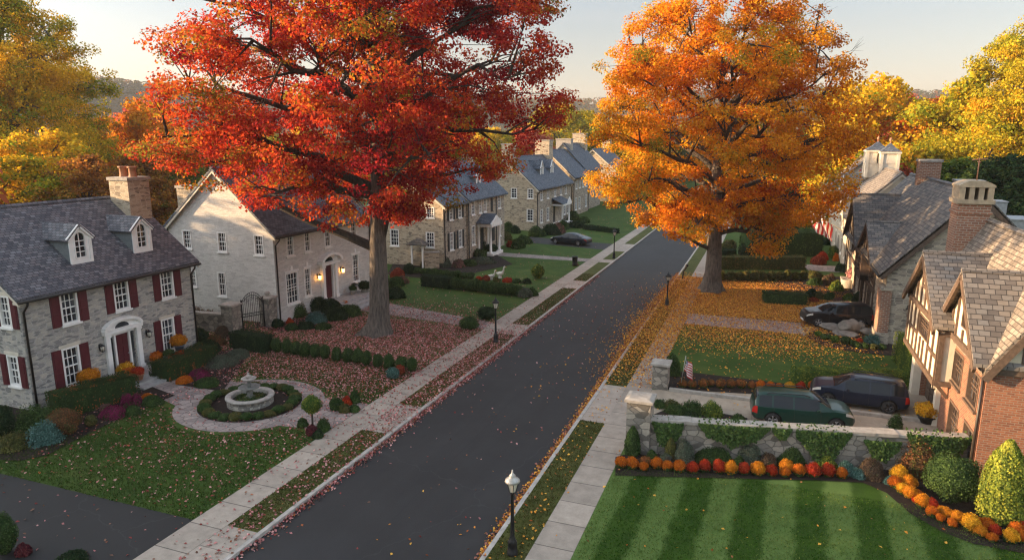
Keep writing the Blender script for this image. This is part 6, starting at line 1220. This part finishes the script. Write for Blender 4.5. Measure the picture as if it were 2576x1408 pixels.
pot(-30.6, 24.6, 0.36, .26, .28, 'bluepot', 'yellow', 'yellow flowers in a pot left of the grey stone house door', 0, 1.5); pot(-30.2, 24.45, 0.36, .22, .26, 'whitepot', 'orange', 'orange flowers in a pale pot at the left step edge', 0, 1.4); pot(-29.75, 24.6, .36, .28, .32, 'terracotta', 'red', 'dark red flowers in a terracotta pot on the left step edge', 0, 1.1)
pot(-30.95, 26.9, 0.36, .22, .25, 'terracotta', 'orange', 'orange flowers in a terracotta pot right of the door', 0, 1.5); pot(-30.5, 27.25, 0.3, .27, .5, 'bluepot', 'green', 'leafy plant in a slate blue pot right of the steps', 0, 1.1); pot(-29.9, 27.45, 0, .3, .55, 'whitepot', 'red', 'red flowers in a pale urn at the right step end', 0, 1.3); pot(-30.9, 28.4, 0, .28, .3, 'bluepot', 'amber', 'amber flower ball on a stand below the right front window', .7, 1.6)
pot(-29.8, 46.0, .0, .35, .6, 'whitepot', 'dark', 'round topiary in a pale urn right of the pale house steps', .2, 1.4); pot(-30.2, 44.9, .5, .25, .35, 'whitepot', 'green', 'green plant in a pale pot right of the pale house door', 0, 1.2); pot(-30.5, 45.6, .5, .22, .6, 'whitepot', 'grey', 'tall pale urn with grey foliage on the pale house landing', 0, 1.0); pot(-29.2, 46.5, 0, .2, .2, 'terracotta', 'orange', 'small orange flower pot beside the round topiary', 0, 1.4)
x, y = T6(1740, 880); x, y = G(x, y); o = thing('stone_planter', 'curved stone planter with pink flowers at the brown house front', 'planter', (x, y, 0)); m = MB(); m.box((x - .9, y - .2, 0), (x + .6, y + 1.4, .7)); m.lathe([(.5, 0), (.55, .72), (.45, .74), (.4, .6)], 14, (x - .4, y - .1, 0)); m.build('planter_wall', M['cap'], o); c = link('blooms', bush_mesh('blooms', 77, .5, .5, 1.1, [((.35, .14, .16), 2), ((.45, .24, .24), 2), ((.05, .07, .02), 1)], .1, 1.1, 'mum'), M['petal'], o); c.location = (-.05, .5, .6)
x, y = G(2330, 1062); pot(x, y, 0, .4, .35, 'black', 'yellow', 'yellow flowers in a dark trough by the garage door', 0, 1.1)
# ---------------------------------------------------------------- trees
RED = [((.20, .012, .022), 2.4), ((.34, .026, .024), 3.2), ((.46, .060, .026), 3.2), ((.50, .12, .026), 1.8), ((.46, .20, .03), .9), ((.22, .18, .03), .7)]
ORA = [((.36, .065, .014), .6), ((.48, .12, .012), 1.4), ((.58, .20, .014), 3), ((.64, .28, .018), 3.0), ((.62, .35, .026), 1.6), ((.28, .25, .03), .6)]
GOLD = [((.19, .24, .018), 3.2), ((.40, .32, .02), 2.5), ((.58, .37, .02), 2.5), ((.68, .42, .022), 2)]
YEL = [((.20, .23, .02), 2), ((.38, .33, .024), 2.5), ((.54, .40, .026), 2.5), ((.60, .30, .02), 1)]
GRN = [((.05, .09, .018), 2), ((.09, .14, .022), 3), ((.18, .20, .026), 2)]
RUS = [((.16, .07, .022), 2), ((.28, .11, .026), 2.5), ((.38, .19, .03), 2), ((.15, .14, .025), 1)]
PNK = [((.38, .06, .045), 2), ((.50, .12, .07), 2.5), ((.52, .2, .08), 1)]
DRK = [((.02, .045, .018), 3), ((.04, .075, .024), 3), ((.08, .11, .03), 1.5)]
def hero(name, label, cat, loc, wood, crown, bark='bark', sc_=1.0):
    o = thing(name, label, cat, (loc[0], loc[1], 0)); o.scale = (sc_,) * 3; t = link('trunk', wood, [M[bark], M['bark2']]); t.parent = o; c = link('crown', crown, M['leaf']); c.parent = o; return o
w, c = tree_geo(11, .62, [(7.7, 4.6), (9.0, 8.2), (10.8, 11.2), (13, 12.2), (16.5, 11.9), (19.5, 11.4), (23, 8.5), (26, 4.5), (28, 1.5)], RED, 34, 9, 4, 160, .18, .9, .25, 1.75, -.55, 16, limbs=[([(-.2, 0, 5.6), (-1.3, -.5, 6.5), (-2.6, -.9, 7.4), (-4.2, -1.4, 8.6), (-6, -1.9, 9.6)], .30), ([(.2, 0, 6.0), (1.2, .4, 7.4), (2.4, .9, 9.0), (3.6, 1.2, 10.8)], .26)], lean=[(4, -2.2, -.8), (8, -2.6, -1), (10, -2.0, -.8), (13, -1.2, -.4), (17, -.1, 0)], bias=lambda C: -C[:, 0] * .012 - C[:, 1] * .004, droop=.1)  # bias puts light into the leaf colour: sunward left brighter, shaded right crimson
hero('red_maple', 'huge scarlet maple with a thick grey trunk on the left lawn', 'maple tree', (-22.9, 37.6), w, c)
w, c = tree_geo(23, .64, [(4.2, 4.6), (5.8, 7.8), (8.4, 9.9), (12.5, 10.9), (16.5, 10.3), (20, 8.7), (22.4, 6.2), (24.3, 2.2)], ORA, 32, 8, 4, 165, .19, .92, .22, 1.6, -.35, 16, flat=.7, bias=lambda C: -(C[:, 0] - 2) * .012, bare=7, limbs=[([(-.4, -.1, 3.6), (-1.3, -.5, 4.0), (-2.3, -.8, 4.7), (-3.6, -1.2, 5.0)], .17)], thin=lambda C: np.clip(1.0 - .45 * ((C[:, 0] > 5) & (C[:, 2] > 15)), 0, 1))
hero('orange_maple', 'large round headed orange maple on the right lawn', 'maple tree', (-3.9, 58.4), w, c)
x, y = along(70, 112)
w, c = tree_geo(31, .95, [(2.5, 8), (6, 12), (12, 13.8), (19, 13.6), (24, 11.6), (28, 8), (31, 3.5)], GOLD, 28, 9, 4, 140, .30, 1.5, .3, 1.4, None, 12)
hero('oak_tree', 'tall olive gold tree behind the grey stone house at the left edge', 'tree', (x, y), w, c, 'bark2')
x, y = along(2545, 100)
w, c = tree_geo(37, .85, [(3, 8), (7, 11), (12, 11.5), (17, 9.5), (21, 7), (24, 4), (25.5, 1.5)], YEL, 24, 9, 4, 130, .27, 1.35, .3, 1.4, None, 12)
hero('oak_tree', 'tall yellow green tree at the right edge behind the brick chimney', 'tree', (x, y), w, c, 'bark2')
# background trees: shared crowns, one object each
VAR = {}
ENVS = {'round': [(.16, .30), (.28, .44), (.5, .5), (.72, .44), (.88, .28), (1.0, .06)], 'tall': [(.12, .2), (.3, .34), (.55, .36), (.8, .25), (1.0, .04)], 'cone': [(.04, .3), (.2, .3), (.5, .2), (.8, .09), (1.0, .01)]}
PALS = dict(GOLD=GOLD, YEL=YEL, GRN=GRN, RUS=RUS, PNK=PNK, DRK=DRK, ORA=ORA)
def variant(pal, env, k):
    key = (pal, env, k)
    if key not in VAR:
        H_ = 16.0; e = [(z * H_, r * H_) for z, r in ENVS[env]]; VAR[key] = tree_geo(500 + len(VAR) * 7 + k, .34, e, PALS[pal], 15, 6, 3, 60, .42, 1.25, .3, 1.3, None, 8)
    return VAR[key]
def bgtree(px, D, H_, pal, env, label, wide=1.0, group='background trees', name='tree'):
    x, y = along(px, D); k = len(bpy.data.objects) % 2; w, c = variant(pal, env, k); o = thing(name, label, 'tree', (x, y, 0), (px * .37) % 6.28, group); t = link('trunk', w, [M['bark2'], M['bark2']]); t.parent = o; cr = link('crown', c, M['leaf']); cr.parent = o; s = H_ / 16.0; o.scale = (s * wide, s * wide, s); return o
def topz(D, py, px): return CAMH + (350 - py) / F * D * 1.02 * F / math.hypot(F, px - CX)
BG = [(372, 118, 268, 'ORA', 'round', 'orange gold tree rising between the olive gold tree and scarlet maple', 1.0), (420, 175, 262, 'PNK', 'round', 'pinkish red distant tree left of the scarlet maple crown', 1.0), (255, 78, 395, 'RUS', 'round', 'brown leaved tree behind the grey stone house roof', 1.1), (400, 88, 375, 'RUS', 'round', 'russet tree just right of the twin chimney pots', 1.0), (468, 98, 400, 'GRN', 'round', 'dark green tree between the chimney pots and the pale house', 1.0), (150, 90, 330, 'GOLD', 'round', 'gold green tree under the olive gold crown', 1.2), (20, 80, 380, 'GOLD', 'round', 'low gold tree at the left edge behind the slate roof', 1.2), (520, 128, 330, 'RUS', 'round', 'rust coloured tree above the pale house gable', 1.0), (600, 165, 292, 'GRN', 'round', 'olive green tree seen through the scarlet crown gap', 1.1), (690, 150, 330, 'YEL', 'round', 'yellow tree behind the pale house roof ridge', 1.0), (780, 170, 320, 'GOLD', 'round', 'gold tree directly behind the left of the scarlet trunk', 1.1), (880, 160, 325, 'GRN', 'round', 'green tree directly behind the scarlet trunk', 1.1), (985, 155, 330, 'GOLD', 'round', 'gold tree behind the two-block house roof', 1.1), (1090, 165, 320, 'YEL', 'round', 'yellow tree above the two-block house ridge', 1.0), (1165, 180, 318, 'GOLD', 'round', 'gold green tree above the two-block house chimney', 1.0), (1235, 170, 322, 'YEL', 'round', 'yellow tree left of the two gable chimneys', 1.0), (1322, 185, 322, 'PNK', 'tall', 'coral red tree between the two gable chimneys', 1.5), (1400, 200, 268, 'YEL', 'round', 'broad yellow green tree between the two maples', 1.25), (1452, 215, 285, 'GRN', 'round', 'green tree touching the left of the orange maple crown', 1.1), (1500, 190, 320, 'GRN', 'round', 'green tree behind the far chimneys', 1.1), (1580, 180, 300, 'GOLD', 'round', 'gold tree hidden behind the orange maple left side', 1.1), (1660, 210, 320, 'GRN', 'round', 'green tree at the far end of the street', 1.1), (1745, 230, 300, 'YEL', 'round', 'yellow tree closing the far end of the street', 1.1), (1840, 190, 300, 'ORA', 'round', 'orange tree behind the orange maple trunk', 1.1), (1925, 170, 310, 'RUS', 'round', 'rust tree behind the right half of the orange maple', 1.1), (2010, 150, 320, 'GRN', 'round', 'green tree behind the right edge of the orange maple', 1.1), (2075, 128, 330, 'RUS', 'round', 'rust tree above the tall hedge block', 1.1), (2148, 112, 205, 'GOLD', 'round', 'golden tree right of the orange maple crown', 1.0), (2245, 165, 246, 'PNK', 'round', 'red tree crown against the right hill', 1.0), (2285, 112, 268, 'ORA', 'round', 'orange gold tree directly behind the twin cupola', 1.15), (2205, 96, 400, 'PNK', 'round', 'low pink leaved tree left of the cupola', .9), (2365, 140, 292, 'RUS', 'round', 'brown tree right of the cupola tree', 1.1), (2415, 100, 205, 'YEL', 'round', 'yellow tree rising left of the tallest right tree', 1.0), (2440, 78, 395, 'DRK', 'cone', 'dark green cedar behind the stone house chimney', 1.3), (2490, 74, 380, 'DRK', 'cone', 'dark cedar behind the brick chimney antenna', 1.3), (2545, 70, 425, 'DRK', 'round', 'dark evergreen mass at the right edge', 1.1), (2600, 62, 440, 'DRK', 'round', 'dark evergreen cut by the right edge', 1.1), (2370, 88, 400, 'GRN', 'tall', 'narrow green tree right of the cream house roof', 1.4), (2120, 100, 430, 'GRN', 'round', 'low dark green tree behind the hedges left of the cream house', 1.1), (1985, 118, 440, 'DRK', 'round', 'dark evergreen behind the farthest clipped hedge', 1.2), (1900, 135, 430, 'GRN', 'round', 'green tree beyond the hedges right of the trunk', 1.2), (1560, 140, 440, 'DRK', 'round', 'dark green tree at the far left sidewalk end', 1.2), (310, 130, 340, 'GRN', 'round', 'green tree low behind the grey stone chimney', 1.1), (560, 105, 420, 'DRK', 'round', 'dark tree behind the pale house back chimney', 1.1), (1620, 170, 400, 'GOLD', 'round', 'gold tree beyond the last house on the left', 1.2)]
for px, D, py, pal, env, lb, wd in BG: bgtree(px, D, topz(D, py, px), pal, env, lb, wd)
# far wood between the houses and the hills: one mass nobody could count
def wood(name, seed, n, sampler, hr, pal, leafn=42, ls=(.9, 1.6)):
    rg = np.random.default_rng(seed); X, Y = sampler(rg, n); n = len(X); H_ = rg.uniform(*hr, n); ids = np.repeat(np.arange(n), leafn); d = rg.normal(size=(len(ids), 3)); d /= np.linalg.norm(d, axis=1, keepdims=True)
    P = np.stack([X[ids], Y[ids], H_[ids] * .55], 1) + d * np.stack([H_[ids] * .36, H_[ids] * .36, H_[ids] * .46], 1) * rg.uniform(.6, 1.05, (len(ids), 1)); cc = pick(pal, n, rg)[ids] * rg.uniform(.7, 1.25, (len(ids), 1))
    return tag(link(name, leaf_mesh(name, P, d + np.array([0, 0, .4]), rg.uniform(*ls, len(ids)), cc), M['leaf']), kind='stuff')
MIXP = [((.14, .15, .024), 3), ((.34, .24, .024), 3), ((.48, .22, .024), 2), ((.08, .12, .024), 3), ((.40, .10, .035), 1.5)]
def far(rg, n):
    a = np.radians(rg.uniform(38, 165, n)); r = 215 + 320 * rg.uniform(0, 1, n) ** 1.2; return r * np.cos(a), r * np.sin(a)
wood('far_wood', 5, 1500, far, (11, 17), MIXP, 60, (.9, 1.7))
def west(rg, n):
    x = rg.uniform(-96, -62, n); y = rg.uniform(-80, 14, n); return x, y
def west_low(rg, n):
    x = rg.uniform(-84, -60, n); y = rg.uniform(12, 36, n); return x, y
wood('unseen_shade_wood', 8, 90, west_low, (12.3, 14.0), MIXP, 150, (.8, 1.5))  # unseen lower trees added to shade the gable foot, road and lawns
wood('unseen_shade_wood', 6, 330, west, (12.0, 15.0), MIXP, 150, (.9, 1.7))  # unseen tree belt added to keep the low sun off the ground
# ---------------------------------------------------------------- fallen leaves (nobody could count them)
rg = np.random.default_rng(42)
def scatter(name, X, Y, Z, pal, size, amp=.35):
    n = len(X); P = np.stack([X, Y, Z], 1); N_ = np.array([0, 0, 1.0]) + rg.normal(size=(n, 3)) * amp; c = pick(pal, n, rg) * rg.uniform(.7, 1.3, (n, 1)); return tag(link(name, leaf_mesh(name, P, N_, size * rg.uniform(.6, 1.35, n), c, .75), M['litter']), kind='stuff')
RL = [((.50, .20, .19), 3), ((.60, .32, .29), 2.4), ((.24, .05, .045), 2.4), ((.32, .10, .04), 1), ((.20, .11, .075), 2.5)]
OL = [((.70, .29, .045), 3), ((.76, .41, .07), 3), ((.30, .08, .02), 2), ((.40, .16, .07), 1.5)]
def groundz(x, y): return np.where((x > -14.6) & (x < -7.45), -.108, .018)
def free(x, y):
    ok = ~((x < -31.3) & (y > 20) & (y < 31)) & ~((x < -30.9) & (y > 37) & (y < 50)) & ~(np.hypot(x - FC[0], y - FC[1]) < 1.5) & ~((x > 7.1))
    ok &= ~((x < -27.6) & (x > -31.6) & (y > 24) & (y < 27.4)); return ok
def sample(n, x0, x1, y0, y1, dens):
    x = rg.uniform(x0, x1, n); y = rg.uniform(y0, y1, n); k = (rg.uniform(size=n) < dens(x, y)) & free(x, y); return x[k], y[k]
def dred(x, y):
    d = np.exp(-(((x + 22) / 10.5) ** 2 + ((y - 35.5) / 9.0) ** 2) ** 1.6) * .95
    front = np.where((y > 15.9) & (y < 24.5) & (x < -16), .03 + .17 * np.clip((y - 16) / 8, 0, 1) * np.clip((x + 31) / 8, 0, 1), 0)
    d = np.maximum(d, front); d = np.maximum(d, np.where((x > -17.4) & (x < -14.7), .10 + .34 * np.exp(-((y - 30) / 9) ** 2), 0)); d = np.where((x > -17.3) & (x < -16.0), d * .25, d); d = np.where((x > -14.6), .0012 + .02 * np.exp(-((x + 14.4) / .6) ** 2) + .003 * np.exp(-((y - 34) / 10) ** 2), d)
    d = np.where((y < 15.9) & (x < -16), .012, d); d = np.where((np.hypot(x - FC[0], y - FC[1]) < 3.4) , d * .3, d); d = np.where((y > 41) & (y < 60), np.maximum(d * .5, .012), d); return d
x, y = sample(460000, -45, -7.5, 8, 60, dred); scatter('fallen_red_leaves', x, y, groundz(x, y) + rg.uniform(0, .02, len(x)), RL, .105)
def dor(x, y):
    d = np.exp(-(((x + 1.5) / 8.6) ** 2 + ((y - 54.5) / 8.0) ** 2) ** 1.8) * 1.0
    d = np.where((y > 46.9) & (y < 50) & (x > -6.1) & (x < 2.8), d * .22, d); d = np.where((x > -6.1) & (x < -4.9), d * .55, d); med = np.where((y > 34) & (y < 47) & (x > -5), .012 + .5 * np.clip((y - 39.5) / 8, 0, 1) ** 1.5 * np.clip((8 - x) / 7, 0, 1), 0); d = np.maximum(d, med)
    d = np.maximum(d, np.where((x > -7.4) & (x < -4.8), .05 + .55 * np.clip((y - 33) / 12, 0, 1) * (y < 64), 0)); d = np.where(x < -7.45, .0025 + .14 * np.exp(-((x + 7.4) / 1.2) ** 2) * np.exp(-((y - 47) / 11) ** 2), d); d = np.where((y < 33.4), np.where((x < -7.45), .0012, np.where(x < -6.1, .02, .0016)), d); return d
x, y = sample(460000, -11.5, 8, 14, 66, dor); scatter('fallen_orange_leaves', x, y, groundz(x, y) + rg.uniform(0, .02, len(x)), OL, .105)
n = 5500; y = rg.uniform(12, 62, n); x = -14.58 + np.abs(rg.normal(size=n)) * .16; k = rg.uniform(size=n) < .25 + .75 * np.exp(-((y - 34) / 16) ** 2); scatter('gutter_leaves', x[k], y[k], -.10 + rg.uniform(0, .05, k.sum()), RL, .1, .6)
n = 9000; y = rg.uniform(12, 66, n); x = -7.47 - np.abs(rg.normal(size=n)) * (.13 + .3 * np.exp(-((y - 48) / 9) ** 2)); k = rg.uniform(size=n) < .35 + .65 * np.exp(-((y - 45) / 16) ** 2); scatter('gutter_leaves', x[k], y[k], -.10 + rg.uniform(0, .05, k.sum()), OL + [((.36, .15, .11), 3)], .1, .6)
x, y = sample(4000, -34, -18, 60, 110, lambda x, y: np.full(len(x), .12)); scatter('fallen_red_leaves', x, y, groundz(x, y), RL, .13)
# grass blades on the lawns close enough to show them
def blades(name, n, region, pal, hgt):
    x, y = region(n); n = len(x); P = np.stack([x, y, np.full(n, hgt * .35)], 1); N_ = rg.normal(size=(n, 3)) * np.array([1, 1, .35]); c = pick(pal, n, rg) * rg.uniform(.7, 1.35, (n, 1)); return tag(link(name, leaf_mesh(name, P, N_, hgt * rg.uniform(.7, 1.4, n), c, .35), M['shrubleaf']), kind='stuff')
GP = [((.030, .055, .011), 3), ((.045, .078, .015), 3), ((.075, .095, .024), 1.5)]
VP = [((.045, .052, .014), 3), ((.07, .07, .02), 3), ((.11, .095, .035), 1.5)]
def reg_l(n):
    x = rg.uniform(-36, -17.32, n); y = rg.uniform(15.62, 33, n); k = free(x, y) & (np.hypot(x - FC[0], y - FC[1]) > 3.6) & ~((y > 22.9) & (y < 26.8) & (x > -20.2)) & ~((y > 22.9) & (y < 27.3) & (x < -25)) & (y > 15.72 - (x + 17.3) * -.007) & ~((x < -27) & (y > 19)); return x[k], y[k]
blades('grass', 90000, reg_l, GP, .075)
def reg_v(n):
    x = np.where(rg.uniform(size=n) < .5, rg.uniform(-15.98, -14.78, n), rg.uniform(-7.27, -6.17, n)); y = 12 + 50 * rg.uniform(size=n) ** 1.3; k = np.ones(n, bool)
    for (a, b), (c, d) in [((-16, -14), q) for q in aprL] + [((-7.4, -6), q) for q in aprR]: k &= ~((x > a) & (x < b) & (y > c) & (y < d))
    return x[k], y[k]
blades('grass', 34000, reg_v, VP, .07)
def reg_s(n):
    x = rg.uniform(-4.8, 8.5, n); y = rg.uniform(15, 25.2, n); return x, y
x, y = reg_s(52000); k_ = np.sin((x + .25 - y * .04) * 2 * math.pi / 1.9) + rg.normal(size=len(x)) * .5 > 0
for nm, kk, pl in (('grass', k_, [((.08, .14, .03), 3), ((.12, .18, .042), 3), ((.16, .19, .05), 1)]), ('grass', ~k_, [((.018, .062, .005), 3), ((.035, .095, .008), 3), ((.08, .13, .02), 1)])): blades(nm, 0, lambda n, a=x[kk], b=y[kk]: (a, b), pl, .06)

# ---------------------------------------------------------------- evening haze
t = NT('evening haze'); pv = t.a('VolumePrincipled', {'Color': (.80, .84, .92, 1), 'Density': .00016, 'Anisotropy': .0}); t.nt.links.new(pv.outputs[0], t.out.inputs['Volume'])
m = MB(); m.box((-1720, -1720, -1.5), (1720, 1720, 130)); tag(m.build('haze', t.mat), kind='stuff')
# ---------------------------------------------------------------- light
SUN_EL, SUN_DIR = R(9.6), Vector((-.96, -.27, 0)).normalized()
s = bpy.data.lights.new('sun', 'SUN'); s.energy = 3.8; s.angle = R(.6); s.color = (1.0, .66, .36); so = bpy.data.objects.new('sun', s); COL.objects.link(so)
to = Vector((SUN_DIR.x * math.cos(SUN_EL), SUN_DIR.y * math.cos(SUN_EL), math.sin(SUN_EL))); so.rotation_euler = to.to_track_quat('Z', 'Y').to_euler(); so.location = to * 80
wd = bpy.data.worlds.new('World'); sc.world = wd; wd.use_nodes = True; nt = wd.node_tree; bgn = nt.nodes['Background']
sky = nt.nodes.new('ShaderNodeTexSky'); sky.sky_type = 'NISHITA'; sky.sun_disc = False; sky.sun_elevation = SUN_EL; sky.sun_rotation = math.atan2(SUN_DIR.x, SUN_DIR.y); sky.altitude = 100; sky.air_density = 1.0; sky.dust_density = 2.2; sky.ozone_density = 1.0
hs_ = nt.nodes.new('ShaderNodeHueSaturation'); hs_.inputs['Saturation'].default_value = .5; nt.links.new(sky.outputs[0], hs_.inputs['Color'])
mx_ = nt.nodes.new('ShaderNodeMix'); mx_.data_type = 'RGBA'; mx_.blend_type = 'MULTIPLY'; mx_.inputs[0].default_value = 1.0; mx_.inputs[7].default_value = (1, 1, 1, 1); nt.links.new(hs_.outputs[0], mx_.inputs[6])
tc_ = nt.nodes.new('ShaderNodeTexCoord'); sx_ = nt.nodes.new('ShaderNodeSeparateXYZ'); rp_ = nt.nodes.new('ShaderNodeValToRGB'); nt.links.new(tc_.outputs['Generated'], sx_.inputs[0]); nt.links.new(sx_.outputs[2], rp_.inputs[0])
e_ = rp_.color_ramp.elements; e_[0].position = .0; e_[0].color = (.405, .32, .26, 1); e_[1].position = .5; e_[1].color = (.95, .98, 1.0, 1); e2_ = e_.new(.09); e2_.color = (.37, .345, .33, 1); e3_ = e_.new(.22); e3_.color = (.325, .355, .39, 1); nt.links.new(rp_.outputs[0], mx_.inputs[7])  # overhead sky raised above the view as added fill for the ground
mp_ = nt.nodes.new('ShaderNodeMapping'); mp_.inputs['Scale'].default_value = (2.2, 2.2, 22); mp_.inputs['Location'].default_value = (.3, .1, 0); nt.links.new(tc_.outputs['Generated'], mp_.inputs[0])
nz_ = nt.nodes.new('ShaderNodeTexNoise'); nz_.inputs['Scale'].default_value = 1.6; nz_.inputs['Detail'].default_value = 7; nz_.inputs['Roughness'].default_value = .55; nt.links.new(mp_.outputs[0], nz_.inputs['Vector'])
mr_ = nt.nodes.new('ShaderNodeMapRange'); mr_.inputs[1].default_value = .55; mr_.inputs[2].default_value = .8; mr_.inputs[3].default_value = 0.0; mr_.inputs[4].default_value = .5; nt.links.new(nz_.outputs[0], mr_.inputs[0])
cl_ = nt.nodes.new('ShaderNodeMix'); cl_.data_type = 'RGBA'; cl_.blend_type = 'SCREEN'; nt.links.new(mr_.outputs[0], cl_.inputs[0]); nt.links.new(mx_.outputs[2], cl_.inputs[6]); cl_.inputs[7].default_value = (.5, .42, .36, 1)
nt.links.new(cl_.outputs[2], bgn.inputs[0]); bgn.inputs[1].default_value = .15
sc.view_settings.view_transform = 'Standard'; sc.view_settings.look = 'None'; sc.view_settings.gamma = 1.0; sc.view_settings.exposure = 2.28; sc.view_settings.use_curve_mapping = False
sc.render.engine = 'CYCLES'; sc.cycles.use_denoising = True; sc.cycles.denoiser = 'OPENIMAGEDENOISE'; sc.cycles.denoising_input_passes = 'RGB_ALBEDO_NORMAL'; sc.cycles.denoising_prefilter = 'NONE'; sc.cycles.sample_clamp_indirect = 4.0; sc.cycles.pixel_filter_type = 'BLACKMAN_HARRIS'; sc.cycles.filter_width = 1.25; sc.cycles.max_bounces = 6; sc.cycles.diffuse_bounces = 4; sc.cycles.glossy_bounces = 2; sc.cycles.transmission_bounces = 4; sc.cycles.volume_bounces = 0
sc.cycles.caustics_reflective = False; sc.cycles.caustics_refractive = False
